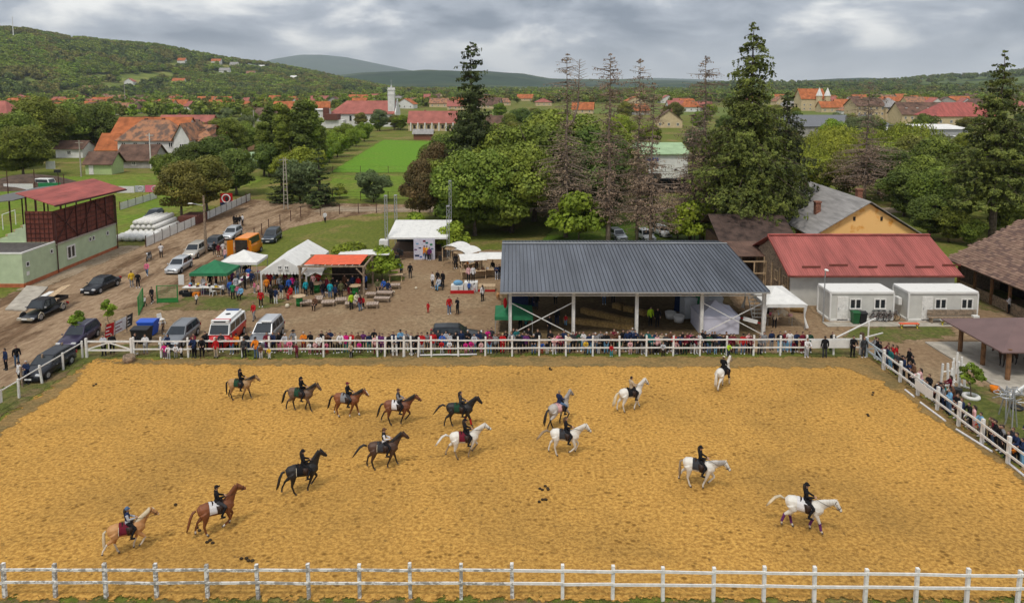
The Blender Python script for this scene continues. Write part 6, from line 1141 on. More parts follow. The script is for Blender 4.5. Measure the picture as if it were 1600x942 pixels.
        for yy in (-hl+.19*L_, hl-.19*L_):
            ax = MB(); ax.tube([(sx*(hw*.90), yy, wr), (sx*(hw*1.0+.004), yy, wr)], wr*1.18, 16); ax.build('wheel_arch', ARCH, o)
            w_ = empty('wheel', (sx*(hw-.06), yy, wr)); w_.parent = o; t = MB(); t.tube([(-.09, 0, 0), (-.07, 0, 0), (.07, 0, 0), (.09, 0, 0)], [wr*.9, wr, wr, wr*.9], 18); t.build('tyre', RUBBER, w_); t = MB(); t.tube([(sx*.06, 0, 0), (sx*.098, 0, 0)], [wr*.68, wr*.62], 14)
            for j in range(5): a = j*1.2566; t.beam((sx*.10, 0, 0), (sx*.10, math.cos(a)*wr*.6, math.sin(a)*wr*.6), .05, .02)
            t.build('rim', RIM, w_)
    mb = MB(); mb.box((0, -hl+.03, clear+.12), (W*.84, .10, .20)); mb.build('front_bumper', lower or pt, o); MB().box((0, hl-.03, clear+.14), (W*.84, .10, .22)).build('rear_bumper', lower or pt, o); MB().box((0, -hl+.015, .365*H), (W*.44, .06, .12)).build('grille', BLACK, o)
    if plate: MB().box((0, -hl-.035, clear+.15), (.5, .03, .11)).build('number_plate', PLATE, o)
    MB().box((0, 0, clear-.005), (W*.7, L_*.8, .08)).build('underbody', ARCH, o); return o
def at(x, y, dy=0): q = P(x, y); return (q.x, q.y+dy, .03)
RC = 'cars parked along the dirt road'
dsv = vehicle('parked_car', 'silver hatchback parked at the front of the row on the road', at(265, 431, 2.2), R(2), 4.4, 1.78, 1.52, paint('silver', (.52, .54, .56), .5), 'hatch', group=RC)
vehicle('parked_car', 'beige people carrier parked behind the silver hatchback', at(292, 407, 2.3), R(3), 4.6, 1.82, 1.68, paint('beige', (.46, .43, .38), .4), 'mpv', group=RC, nwin=3)
vehicle('parked_car', 'dark grey hatchback parked behind the beige people carrier', at(322, 394, 2.2), R(3), 4.2, 1.75, 1.50, paint('dark_grey', (.06, .062, .072)), 'hatch', group=RC)
vehicle('parked_car', 'silver estate car at the back of the row, left of the orange van', at(352, 377, 2.3), R(2), 4.6, 1.78, 1.50, paint('silver'), 'wagon', group=RC, rails=True) if False else vehicle('parked_car', 'silver estate car at the back of the row, left of the orange van', at(352, 377, 2.3), R(2), 4.6, 1.78, 1.50, mat('car_paint_silver', (.5, .5, .5)), 'wagon', group=RC, rails=True)
vehicle('parked_car', 'black saloon driving down the dirt road, past the mint green building', at(138, 463, 2.2), R(-4), 4.7, 1.8, 1.45, paint('black', (.018, .020, .026)), 'sedan')
vehicle('parked_car', 'dark SUV parked on the grass right of the orange van', at(416, 382, 2.2), R(4), 4.7, 1.88, 1.68, paint('dark_slate', (.035, .045, .06)), 'suv', nwin=2)
vehicle('parked_car', 'dark car half hidden behind the olive trees and stacked pipes', at(230, 345, 2), R(3), 4.4, 1.8, 1.45, paint('dark_slate', (.1, .1, .1)), 'hatch')
vehicle('parked_car', 'dark purple car with roof rails at the arena corner', at(98, 551, 2.1), R(4), 4.4, 1.78, 1.56, paint('dark_purple', (.040, .032, .070)), 'wagon', rails=True)
vehicle('parked_car', 'black car in the bottom left corner behind the banner fence', at(42, 602, 2.3), R(0), 4.7, 1.82, 1.44, paint('black', (.02, .02, .03)), 'wagon')
vehicle('parked_car', 'grey estate car parked behind the far fence beside the bins', at(262, 549, 2.1), R(1), 4.75, 1.82, 1.5, paint('mid_grey', (.20, .21, .225), .5), 'wagon', rails=True)
o = vehicle('pickup_truck', 'black pickup with tan wheel arches and a loaded wooden bed', at(36, 508, 2.5), R(-3), 5.1, 1.86, 1.74, paint('black', (.02, .02, .03)), 'suv', 'pickup', nwin=1, lower=mat('tan_plastic', (.42, .37, .28), .7, .08), clear=.28, wr=.38) if False else None
# the pickup: cab, open bed with sides, load
def pickup():
    p = at(38, 508, 2.5); o = vehicle('pickup_truck', 'black pickup with tan wheel arches and planks in its bed', p, R(-3), 5.0, 1.80, 1.06, paint('black', (.02, .02, .03)), 'suv', 'pickup', nwin=1, lower=mat('tan_plastic', (.42, .37, .28), .7, .08), clear=.30, wr=.38)
    for c in list(o.children):
        if c.name.split('.')[0] in ('cabin', 'windscreen', 'rear_window', 'side_window', 'mirror'): bpy.data.objects.remove(c)
    bm_ = paint('black', (.02,)*3); g = MB(); A = [Vector(v) for v in ((-.84, -1.15, 1.02), (.84, -1.15, 1.02), (.84, .85, 1.02), (-.84, .85, 1.02))]; B = [Vector(v) for v in ((-.66, -.55, 1.68), (.66, -.55, 1.68), (.68, .68, 1.68), (-.68, .68, 1.68))]; g.add(A+B, [(0, 1, 5, 4), (1, 2, 6, 5), (2, 3, 7, 6), (3, 0, 4, 7), (4, 5, 6, 7)]); g.build('cabin', bm_, o)
    def pn(nm, a, b, c, d):
        q = [a.lerp(c, .10), b.lerp(d, .10), c.lerp(a, .10), d.lerp(b, .10)]; n = (q[1]-q[0]).cross(q[3]-q[0]).normalized(); cc = sum(q, Vector())/4
        if n.dot(cc-Vector((0, 0, 1.3))) < 0: n = -n
        MB().prism([v+n*.003 for v in q], (0, 0, 0), n*.012).build(nm, GLASS, o)
    pn('windscreen', A[0], A[1], B[1], B[0]); pn('rear_window', A[2], A[3], B[3], B[2])
    for (i, j) in ((1, 2), (3, 0)): pn('side_window', A[i], A[j].lerp(A[i], .5), B[j].lerp(B[i], .5), B[i]); pn('side_window', A[i].lerp(A[j], .54), A[j], B[j], B[i].lerp(B[j], .54))
    for s in (-1, 1): MB().box((s*.84, 1.65, 1.15), (.07, 1.6, .34)).build('bed_side', bm_, o); MB().tube([(s*.92, -1.9, .34), (s*.92, -1.86, .62), (s*.92, -1.55, .82), (s*.92, -1.24, .62), (s*.92, -1.2, .34)], .055, 6).build('fender_flare', mat('tan_plastic', (.1,)*3), o); MB().tube([(s*.92, 1.2, .34), (s*.92, 1.24, .62), (s*.92, 1.55, .82), (s*.92, 1.86, .62), (s*.92, 1.9, .34)], .055, 6).build('fender_flare', mat('tan_plastic', (.1,)*3), o); MB().box((s*.96, -.95, 1.12), (.2, .1, .14)).build('mirror', STEEL, o)
    MB().box((0, 2.43, 1.15), (1.7, .06, .34)).build('tailgate', bm_, o)
    b = Vector(p)
    for k in range(4): thing('timber_board', MB().beam((p[0]-.35+k*.22, p[1]+.5, 1.28+.03*k), (p[0]-.1+k*.22, p[1]+3.1, 1.75+.05*k), .16, .04), PLANK, ['pale plank nearest the tarp in the pickup bed', 'second plank sticking out of the pickup bed', 'third plank sticking out of the pickup bed', 'outermost plank in the pickup bed'][k], 'plank', 'planks in the pickup bed')
    thing('tarp_bundle', MB().box((p[0]-.5, p[1]+1.4, 1.36), (.5, 1.7, .34), rz=.1), CANVAS, 'whitish bundle lying on the pickup bed', 'bundle')
pickup()
# orange panel van with open rear doors
ORG = paint('orange', (.78, .235, .008), 0)
o = vehicle('orange_van', 'bright orange panel van with its rear doors open at the food stalls', at(378, 405, 2.4), R(176), 4.6, 1.95, 2.6, ORG, 'van', 'van', nwin=1, lower=BLACK)
for c in list(o.children):
    if c.name.split('.')[0] == 'rear_window': bpy.data.objects.remove(c)
MB().box((0, 2.29, 1.4), (1.6, .06, 1.95)).build('cargo_shade', DARKIN, o)  # flat dark sheet painted for the shade inside the open cargo space
for s in (-1, 1): MB().box((s*1.33, 2.58, 1.4), (.80, .05, 1.95), rz=s*.9).build('rear_door', ORG, o)
# ambulance: white over red, light bar
AMBW = paint('ambulance_white', (.74, .74, .72), 0); AMBR = paint('ambulance_red', (.50, .020, .020), 0)
o = vehicle('ambulance', 'white and red ambulance van behind the far fence', at(336, 549, 2.3), R(1), 4.9, 1.9, 1.95, AMBR, 'van', 'ambulance', nwin=3, pillar=AMBW)
MB().box((0, .35, 2.08), (1.34, 3.1, .22)).build('raised_roof', AMBW, o); MB().box((0, -1.0, 2.10), (1.42, .5, .20)).build('roof_stripe', AMBR, o); MB().box((0, -1.27, 2.12), (1.5, .28, .26)).build('light_bar', AMBW, o); MB().box((0, -1.42, 2.14), (1.0, .04, .10)).build('light_bar_lens', GLASS, o); MB().box((0, 1.6, 2.24), (1.1, .22, .10)).build('rear_light_bar', mat('blue_lamp', (.02, .06, .2), .3, .05), o); MB().cyl((.0, .5, 2.19), .22, .03, 14).build('roof_vent', BLACK, o)
for z, wd in ((.98, .05),): MB().box((-.955, .2, 1.02), (.012, 3.9, .08)).build('side_stripe', AMBW, o)
for dx, dz in ((0, 0),): 
    x = MB(); x.box((.62, -2.38, .95), (.05, .06, .26)); x.box((.62, -2.381, .95), (.26, .055, .05)); x.build('cross_emblem', AMBW, o)
o = vehicle('police_car', 'dark grey off-road car with white roof frame behind the ambulance', at(402, 548, 2.1), R(-1), 4.7, 1.85, 1.78, paint('mid_grey', (.1,)*3), 'suv', 'off-road car', nwin=3, rails=True, pillar=paint('light_grey', (.50, .51, .53)))
MB().box((.2, -.4, 1.86), (.9, .22, .10)).build('light_bar', AMBW, o)
vehicle('parked_car', 'black car parked sideways behind the crowd at the middle', at(712, 541, 1.0), R(92), 4.6, 1.8, 1.48, paint('black', (.02,)*3), 'wagon')
for x, y, lab, c, kd in ((968, 378, 'silver car parked under the second dead spruce', 'silver', 'hatch'), (1012, 379, 'white car with open boot beneath the paired dead spruces', 'ambulance_white', 'wagon'), (1038, 372, 'small white car behind the shrubs under the spruces', 'ambulance_white', 'hatch')):
    vehicle('parked_car', lab, at(x, y, 1.5), R(12), 4.2, 1.75, 1.48, _M['car_paint_'+c], kd, group='cars under the dead spruces')
o = vehicle('truck', 'white lorry cab standing beside the green banner beyond the football pitch', at(62, 296, 2), R(80), 4.4, 1.9, 2.0, AMBW, 'van', 'lorry', nwin=1)
# motorbike
def motorbike(x, y, rz, lab, cat='motorbike'):
    o = empty('motorbike', at(x, y), rz, lab, cat)
    for yy in (-.65, .65): w_ = empty('wheel', (0, yy, .31)); w_.parent = o; b = MB(); b.tube([(math.cos(a)*0, math.cos(a)*.27, math.sin(a)*.27) for a in [2*math.pi*k/14 for k in range(15)]], .045, 6); b.build('tyre', RUBBER, w_); MB().tube([(-.03, 0, 0), (.03, 0, 0)], .2, 10).build('rim', RIM, w_)
    MB().ell((0, -.1, .78), (.16, .34, .17), 10, 6).build('fuel_tank', BLACK, o, True); MB().ell((0, .42, .78), (.15, .38, .08), 10, 5).build('seat', BLACK, o, True); MB().box((0, 0, .45), (.26, .5, .34)).build('engine', STEEL, o); MB().tube([(-.36, -.36, 1.08), (0, -.5, 1.0), (.36, -.36, 1.08)], .02, 6).build('handlebar', BLACK, o); MB().tube([(0, -.45, .98), (0, -.65, .31)], .04, 6).build('fork', STEEL, o); MB().ell((0, -.62, .9), (.10, .08, .10), 8, 6).build('headlight', LAMP, o); return o
motorbike(233, 407, R(10), 'dark motorbike standing on the road left of the silver hatchback')
def bicycle(x, y, rz, lab):
    p = P(x, y); o = empty('bicycle', (p.x, p.y, .05), rz, lab, 'bicycle')
    for yy in (-.52, .52): b = MB(); b.tube([(0, yy+math.cos(a)*.33, .35+math.sin(a)*.33) for a in [2*math.pi*k/16 for k in range(17)]], .022, 5); b.build('wheel', RUBBER, o)
    b = MB(); 
    for q, r_ in (((0, .52, .35), (0, .1, .35)), ((0, .1, .35), (0, .2, .85)), ((0, .2, .8), (0, -.38, .8)), ((0, .1, .35), (0, -.38, .75)), ((0, .52, .35), (0, .2, .8)), ((0, -.52, .35), (0, -.38, .95))): b.tube([q, r_], .02, 5)
    b.build('frame', OXIDED, o); MB().ell((0, .22, .92), (.07, .13, .04), 8, 5).build('saddle', BLACK, o); MB().tube([(-.28, -.3, 1.0), (0, -.38, .98), (.28, -.3, 1.0)], .018, 5).build('handlebar', STEEL, o)
for k, x in enumerate((1368, 1376, 1384, 1393)): bicycle(x, 503, R(80+7*k), 'bicycle leaning between the two white containers, ' + ['leftmost', 'second', 'third', 'rightmost'][k]+' of four')
bicycle(255, 521, R(20), 'bicycle behind the blue bin')
# ================================================================ tents, stalls, furniture, banners
GREENC = mat('green_canvas', (.020, .155, .065), .75, .1, 2); REDC = mat('orange_canvas', (.70, .115, .045), .75, .1, 2); LAV = mat('lavender_tent', (.60, .59, .68), .75, .05, 1.5)
def canopy(name, label, cx, cy, wx, wy, ze, za, m, val=.28, legs=True, group=None, rz=0, cat='canopy'):
    o = empty(name, (cx, cy, 0), rz, label, cat, group); n = 6; mb = MB(); ax, ay = wx/2, wy/2
    c = [(-ax, -ay), (ax, -ay), (ax, ay), (-ax, ay)]
    for i in range(4):
        a, b = Vector((*c[i], ze)), Vector((*c[(i+1) % 4], ze)); rows = []
        for j in range(n+1):
            t = j/n; z = ze+(za-ze)*(t**1.25); pl = a.lerp(Vector((0, 0, 0)), t), b.lerp(Vector((0, 0, 0)), t); rows.append([Vector((*(pl[0].lerp(pl[1], k/4)).to_2d(), z-.06*math.sin(math.pi*k/4)*(1-t))) for k in range(5)])
        b0 = len(mb.v); mb.v += [tuple(v) for r in rows for v in r]
        for j in range(n):
            for k in range(4): q = b0+j*5+k; mb.f.append((q, q+1, q+6, q+5)); mb.m.append(0)
    mb.build('roof', m, o, True)
    for i in range(4):
        a, b = Vector((*c[i], ze-.004)), Vector((*c[(i+1) % 4], ze-.004)); d = (b-a).normalized()*.01; nn = Vector((d.y, -d.x, 0))*1.0; MB().prism([a+d, b-d, b-d-Vector((0, 0, val)), a+d-Vector((0, 0, val))], (0, 0, 0), nn).build('valance', m, o)
    if legs:
        for x, y in c: MB().beam((x*.97, y*.97, 0), (x*.97, y*.97, ze), .05, .05).build('leg', STEEL, o)
    return o
canopy('canopy_tent', 'green pop-up canopy over the toy and sweets stall', -29.5, 65.2, 3.7, 3.2, 2.0, 2.95, GREENC); canopy('canopy_tent', 'white pop-up canopy just behind the green one', -28.0, 68.9, 3.9, 3.2, 2.15, 3.1, CANVAS)
canopy('canopy_tent', 'green pop-up canopy at the front left corner of the grey shed', .15, 53.5, 3.1, 3.0, 1.55, 2.25, GREENC)
q1 = canopy('white_gazebo', 'white fabric gazebo with tied corner curtains beside the grey shed', 22.6, 55.8, 3.4, 5.4, 2.25, 3.0, CANVAS)
for x in (-1.65, 1.65):
    for y in (-2.62, 2.62): MB().tube([(x, y, 2.2), (x*.97, y*.98, 1.2), (x*1.02, y*1.01, .7), (x*1.1, y*1.03, .25)], [.16, .05, .10, .14], 7).build('curtain', CANVAS, q1)
# lavender tents inside the shed
def walltent(cx, cy, wx, wy, ze, za, label, m=LAV, front=True):
    o = canopy('wall_tent', label, cx, cy, wx, wy, ze, za, m, .2, cat='tent'); MB().box((0, -wy/2+.04, (ze-.2)/2), (wx-.1, .03, ze-.22)).build('front_wall', m, o); MB().box((-wx/2+.04, 0, (ze-.2)/2), (.03, wy-.12, ze-.22)).build('side_wall', m, o); MB().box((wx/2-.04, 0, (ze-.2)/2), (.03, wy-.12, ze-.22)).build('side_wall', m, o); return o
walltent(16.9, 53.7, 3.3, 3.0, 1.5, 2.45, 'pale lavender walled tent under the right end of the grey shed'); o = walltent(16.6, 57.6, 3.4, 3.2, 1.9, 2.9, 'greyish printed tent behind the lavender one', mat('grey_white_tent', (.52, .54, .56), .7, .05))
e = MB(); e.lathe((-.5, -1.1, 2.35), [(.14, 0), (.17, .05), (.14, .1)], 12); e.build('round_emblem', mat('dark_green_print', (.03, .12, .08), .7, .05), o)
# white party tent
def party():
    o = empty('party_tent', (-22.3, 64.0, 0), 0, 'large white party tent with scalloped edge and two little gable windows', 'tent'); w_, L_, ze, za = 2.25, 8.5, 2.05, 3.35
    for s in (-1, 1):
        for k in range(4): MB().prism([(0, k*L_/4, za), (0, (k+1)*L_/4-.01, za), (s*w_, (k+1)*L_/4-.01, ze), (s*w_, k*L_/4, ze)], (0, 0, 0), (0, 0, .02)).build('roof_panel', CANVAS, o)
        MB().prism([(s*w_, 0, ze), (s*w_, L_, ze), (s*w_, L_, ze-.3), (s*w_, 0, ze-.3)], (0, 0, 0), (s*.01, 0, 0)).build('side_valance', CANVAS, o)
        for k in range(5): MB().beam((s*(w_-.05), k*L_/4, 0), (s*(w_-.05), k*L_/4, ze), .14 if k == 0 else .06, .10 if k == 0 else .06).build('leg', CANVAS if k == 0 else STEEL, o)
    MB().prism([(-w_, 0, ze), (w_, 0, ze), (0, 0, za)], (0, -.02, 0), (0, .03, 0)).build('gable', CANVAS, o)
    for k in range(14): x = -w_+.16+k*(2*w_/14); MB().prism([(x-.15, -.02, ze), (x+.15, -.02, ze), (x+.13, -.02, ze-.22), (x, -.02, ze-.30), (x-.13, -.02, ze-.22)], (0, 0, 0), (0, .01, 0)).build('scallop', CANVAS, o)
    for x in (-.33, .33): window(o, (x, -.03, ze+.42), .38, .38, (0, -1, 0), CONTF)
    MB().prism([(-w_, L_, 0), (w_, L_, 0), (w_, L_, ze), (0, L_, za), (-w_, L_, ze)], (0, 0, 0), (0, .01, 0)).build('back_wall', CANVAS, o)
party()
def pergola():
    o = empty('pergola', (-17.3, 62.6, 0), 0, 'wooden pergola with stretched orange canopy over the bar', 'pergola'); X0, X1, Y1, z = -3.0, 3.1, 4.4, 2.75
    for x in (X0, X1):
        for y in (0, Y1): MB().beam((x, y, 0), (x, y, z), .17, .17).build('post', WOOD, o)
        MB().beam((x, -.2, z+.08), (x, Y1+.2, z+.08), .13, .17).build('side_beam', WOOD, o)
    for y in (0, Y1): MB().beam((X0-.2, y, z+.20), (X1+.2, y, z+.20), .13, .15).build('cross_beam', WOOD, o)
    for x, s in ((X0, 1), (X1, -1)): MB().beam((x, 0, z-.75), (x+s*.7, 0, z), .10, .10).build('knee_brace', WOOD, o); MB().beam((x, .05, z-.7), (x, .75, z), .10, .10).build('knee_brace', WOOD, o)
    mb = MB(); n = 8; b0 = 0
    for j in range(n+1):
        for k in range(n+1): u, v = k/n, j/n; mb.v.append((X0+.35+(X1-X0-.7)*u, .15+(Y1-.5)*v, z+.34-.10*math.sin(math.pi*u)*math.sin(math.pi*v)+.03*math.sin(9*u)))
    for j in range(n):
        for k in range(n): q = j*(n+1)+k; mb.f.append((q, q+1, q+n+2, q+n+1)); mb.m.append(0)
    mb.build('canopy', REDC, o, True)
    for k in range(9): MB().beam((X0+.4+k*.66, -.05, z+.30), (X0+.46+k*.66, .2, z+.335), .03, .02).build('lashing', CANVAS, o)
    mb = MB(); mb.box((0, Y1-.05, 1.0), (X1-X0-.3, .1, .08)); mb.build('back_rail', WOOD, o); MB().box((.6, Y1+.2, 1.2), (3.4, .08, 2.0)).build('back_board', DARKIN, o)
    MB().prism([(X0+.3, .3, z), (X0+2.3, .3, z), (X0+2.0, .3, z-.75), (X0+1.4, .3, z-.5), (X0+.5, .3, z-.95)], (0, 0, 0), (0, .01, 0)).build('hanging_cloth', CANVAS, o)
pergola()
thing('white_marquee_panel', MB().box((-15.2, 68.5, 2.9), (5.2, 2.2, .08)), CANVAS, 'flat white awning behind the orange pergola canopy', 'awning')
def barrel_table(x, y, lab):
    p = P(x, y); o = empty('barrel_table', (p.x, p.y, 0), 0, lab, 'table', 'green barrel bar tables'); b = MB(); b.lathe((0, 0, 0), [(.01, 0), (.29, 0), (.30, .3), (.32, .32), (.30, .34), (.30, .6), (.32, .62), (.30, .64), (.29, .9), (.01, .9)], 14); b.build('barrel', mat('barrel_green', (.02, .22, .045), .5, .1), o, True); MB().cyl((0, 0, .91), .58, .05, 18).build('table_top', PLANK, o)
    return p
for x, y, lab in ((468, 478, 'green barrel table with round wood top in front of the white tent post'), (495, 457, 'green barrel table at the left inside the pergola'), (555, 461, 'green barrel table at the right inside the pergola')): barrel_table(x, y, lab)
def pallet_table(x, y, w_, d_, rz, lab, h=.42, grp='low pallet tables'):
    p = P(x, y); o = empty('pallet_table', (p.x, p.y, .02), rz, lab, 'pallet table', grp)
    n = max(4, int(w_/.2))
    for k in range(n): MB().box((-w_/2+(k+.5)*w_/n, 0, h), (w_/n-.03, d_, .035)).build('slat', mat('grey_pallet_wood', (.40, .31, .25), .85, .15, 4), o)
    for y_ in (-d_/2+.08, 0, d_/2-.08): MB().box((0, y_, h-.08), (w_, .1, .11)).build('bearer', WOOD, o)
    for sx in (-1, 1):
        for sy in (-1, 1): MB().box((sx*(w_/2-.1), sy*(d_/2-.1), (h-.14)/2), (.12, .12, h-.14)).build('leg', WOOD, o)
for k, (x, y, w_, d_, rz) in enumerate([(478, 478, 1.1, .9, 20), (498, 472, .8, 1.3, 10), (513, 478, 1.2, .9, 8), (533, 474, 1.0, 1.0, 12), (548, 480, 1.0, .9, 10), (582, 481, 1.1, .9, 5), (580, 465, 1.0, .8, 0), (597, 472, 1.5, .7, -3), (601, 463, 1.6, .8, -3), (616, 451, 1.2, .8, 5)]):
    pallet_table(x, y, w_, d_, R(rz), 'low weathered pallet table before the pergola, ' + ['farthest left', 'second from the left', 'third from the left', 'middle of the front row', 'behind the woman in lime', 'right end of the front row', 'grey one under the pergola corner', 'front one of the right block', 'middle one of the right block', 'backmost beside the yellow bench'][k])
def bench(x, y, w_, rz, lab, m=PLANK, lm=None, h=.45, d_=.35, cat='bench', z=0):
    p = P(x, y); o = empty('bench', (p.x, p.y, z), rz, lab, cat); MB().box((0, 0, h), (w_, d_, .05)).build('seat', m, o)
    for s in (-1, 1): 
        b = MB(); b.beam((s*(w_/2-.15), -d_/2, 0), (s*(w_/2-.15), d_/2, h-.03), .06, .06); b.build('leg', lm or m, o); b = MB(); b.beam((s*(w_/2-.15)+.07, d_/2, 0), (s*(w_/2-.15)+.07, -d_/2, h-.03), .06, .06); b.build('leg', lm or m, o)
    return o
bench(618, 440, 1.5, R(10), 'trestle table with lime yellow cloth right of the pergola', PLANK, h=.75, d_=.6, cat='table'); thing('table_cover', MB().box((P(615, 437).x, P(615, 437).y, .80), (.9, .62, .03)), CL['lime'], 'lime yellow cloth on the trestle table', 'cloth')
for x, y, r_, lab in ((449, 481, .20, 'cream ball lying in front of the white party tent'), (615, 458, .13, 'small white ball by the pallet tables'), (650, 452, .13, 'small white ball in the middle of the dirt yard')): thing('ball', MB().ell((0, 0, r_), r_, 12, 8), CL['cream'], lab, 'ball', 'loose balls in the yard', P(x, y), smooth=True)
# stage
def stage():
    o = empty('stage', (-11, 77.2, 0), 0, 'white-roofed open-air stage between steel truss towers', 'stage'); ze, zb = 2.5, 3.35
    for k in range(6): x = -3.5+k*1.17; MB().prism([(x, 0, ze), (x+1.16, 0, ze), (x+1.16, 6.4, zb), (x, 6.4, zb)], (0, 0, 0), (0, 0, .04)).build('roof_sheet', CANVAS, o)
    MB().box((0, -.03, ze-.04), (7.1, .04, .2)).build('fascia', CANVAS, o); MB().box((0, 3.2, .35), (6.6, 5.6, .7)).build('platform', DARKWOOD, o); MB().box((0, 6.2, 1.6), (6.8, .06, 3.0)).build('back_cloth', BLACK, o)
    for x, y, h in ((-3.55, -.1, 7.4), (3.6, -.1, 6.2), (-3.5, 6.5, 6.4), (3.3, 6.5, 8.2)):
        t = MB()
        for dx in (-.14, .14):
            for dy in (-.14, .14): t.tube([(x+dx, y+dy, 0), (x+dx, y+dy, h)], .024, 5)
        for k in range(int(h/.35)):
            z = k*.35; s_ = 1 if k % 2 else -1
            for dy in (-.14, .14): t.tube([(x-.14*s_, y+dy, z), (x+.14*s_, y+dy, z+.35)], .014, 4)
            for dx in (-.14, .14): t.tube([(x+dx, y-.14*s_, z), (x+dx, y+.14*s_, z+.35)], .014, 4)
        t.box((x, y, h+.06), (.36, .36, .12)); t.build('truss_tower', STEEL, o)
    return o
stage()
PRINT = mat('printed_backdrop', (.56, .54, .62), .7, .10, 9, col2=(.40, .40, .50), thr=(.40, .50)); b = empty('backdrop', (-10.15, 76.9, 0), 0, 'tall pale printed photo wall in front of the stage', 'backdrop'); MB().box((0, 0, 1.25), (2.45, .06, 2.5)).build('panel', PRINT, b)
for k, (x, z, c) in enumerate([(0, 2.2, 'maroon'), (-.8, 1.9, 'light blue'), (.8, 1.8, 'green'), (-.5, 1.4, 'navy'), (-.85, .5, 'navy'), (-.4, .35, 'blue'), (.7, .9, 'magenta'), (.9, 1.3, 'denim'), (.3, 2.0, 'teal'), (-1.0, 1.2, 'purple')]): MB().box((x, -.04, z), (.30 if k != 4 else .5, .02, .14 if k % 2 else .20), rz=0).build('printed_mark', CL[c], b)
MB().beam((-1.1, .1, 0), (-1.1, .9, 1.8), .05).build('strut', WOOD, b)
thing('water_tank', MB().box((-14.8, 77.0, 1.9), (1.0, 1.0, .9)), CANVAS, 'white caged tank at the left corner of the stage', 'tank')
for k, (x, y, z, s_) in enumerate([(-13.2, 76.4, .35, .5), (-12.8, 76.6, .9, .45), (-13.0, 76.2, 1.25, .35), (-8.2, 76.4, .3, .5), (-7.9, 76.5, .8, .4)]): thing('speaker_box', MB().box((x, y, z), (s_, s_, s_*1.2)), BLACK, 'black speaker box beside the photo wall, ' + ['bottom left', 'middle left', 'top left', 'bottom right', 'top right'][k], 'speaker', 'speaker boxes on the stage')
# stalls with curved white roofs
def stall(cx, cy, rz, w_, lab):
    o = empty('market_stall', (cx, cy, 0), rz, lab, 'market stall', 'wooden stalls with curved white roofs'); d = 1.1
    for x in (-w_/2, w_/2):
        for y in (-d, d): MB().beam((x, y, 0), (x, y, 2.0 if y < 0 else 2.1), .09, .09).build('post', PLANK, o)
        MB().beam((x, -d, .2), (x, d*.2, 1.0), .06, .06).build('brace', PLANK, o)
    mb = MB(); n = 7
    for j in range(n+1):
        a = -1.1+2.2*j/n; y = math.sin(a)*1.35; z = 1.72+math.cos(a)*.72; mb.v += [(-w_/2-.15, y, z), (w_/2+.15, y, z)]
    for j in range(n): mb.f.append((2*j, 2*j+1, 2*j+3, 2*j+2)); mb.m.append(0)
    mb.build('roof', CANVAS, o, True); MB().box((0, -d*.9, .92), (w_, .75, .05)).build('counter', PLANK, o); MB().box((0, -d*.55, .5), (w_-.1, .04, .8)).build('counter_front', PLANK, o)
    for s in (-1, 1): MB().prism([(s*w_/2, -.9, 1.9), (s*w_/2, .9, 1.9), (s*w_/2, .5, 2.32), (s*w_/2, -.5, 2.32)], (0, 0, 0), (s*.02, 0, 0)).build('end_board', PLANK, o)
    rr = random.Random(int(cx*10))
    for k in range(5): thing('goods_box', MB().box((0, 0, .08), (.26, .22, .16)), CL[rr.choice(['beige', 'brown', 'white', 'orange', 'tan'])], lab.split(',')[0].replace('wooden stall', 'goods box on the stall')+', '+['leftmost', 'second', 'middle', 'fourth', 'rightmost'][k], 'box', 'goods on the stalls', Vector((cx, cy, .95))+Matrix.Rotation(rz, 3, 'Z') @ Vector((-w_*.4+k*w_*.2, -d*.9, 0)), rz)
stall(PX(712, 74, 2), 74.6, R(62), 2.2, 'wooden stall nearest the stage, turned sideways'); stall(PX(727, 72, 2), 72.6, R(52), 2.2, 'wooden stall second from the stage, its side tray folded out'); stall(PX(737, 69, 2), 69.6, R(12), 2.5, 'wooden stall behind the podium, facing the arena'); stall(PX(769, 69.5, 2), 70.2, R(0), 2.5, 'wooden stall at the corner of the grey shed, white-edged')
bench(765, 432, 2.4, 0, 'pale display table in front of the corner stall', h=.75, d_=.8, cat='table')
# podium with numbers
def txt(s, size, loc, rx, m, parent, name='numeral', rz=0, ext=.01):
    cu = bpy.data.curves.new(name, 'FONT'); cu.body = s; cu.size = size; cu.align_x = 'CENTER'; cu.align_y = 'CENTER'; cu.extrude = ext; t = bpy.data.objects.new(name+'_tmp', cu); COL.objects.link(t)
    me = bpy.data.meshes.new_from_object(t.evaluated_get(bpy.context.evaluated_depsgraph_get())); bpy.data.objects.remove(t); me.materials.clear(); me.materials.append(m); o = link(name, me, parent, loc); o.rotation_euler = (rx, 0, rz); return o
pd_ = empty('podium', (PX(736, 64.6, .3), 64.6, 0), 0, 'three-step winners podium with black numbers 2, 1 and 3', 'podium')
MB().box((-1.35, 0, .3), (1.2, .9, .6)).build('second_step', CANVAS, pd_); MB().box((0, 0, .45), (1.3, .95, .9)).build('first_step', CANVAS, pd_); MB().box((1.55, 0, .27), (1.7, .95, .54)).build('third_step', PLANK, pd_)
MB().box((-1.2, -.462, .33), (.42, .02, .42)).build('number_card', CANVAS, pd_); txt('2', .42, (-1.2, -.485, .33), R(90), EYE, pd_); txt('1', .5, (.1, -.49, .6), R(90), EYE, pd_); txt('3', .42, (1.2, -.49, .36), R(90), EYE, pd_)
MB().box((1.55, -.49, .12), (1.7, .02, .22)).build('red_strip', CL['red'], pd_)
thing('podium_banner', MB().box((PX(722, 63.4, .2), 63.5, .16), (2.3, .1, .32)), CL['red'], 'red rounded banner lying at the foot of the podium', 'banner')
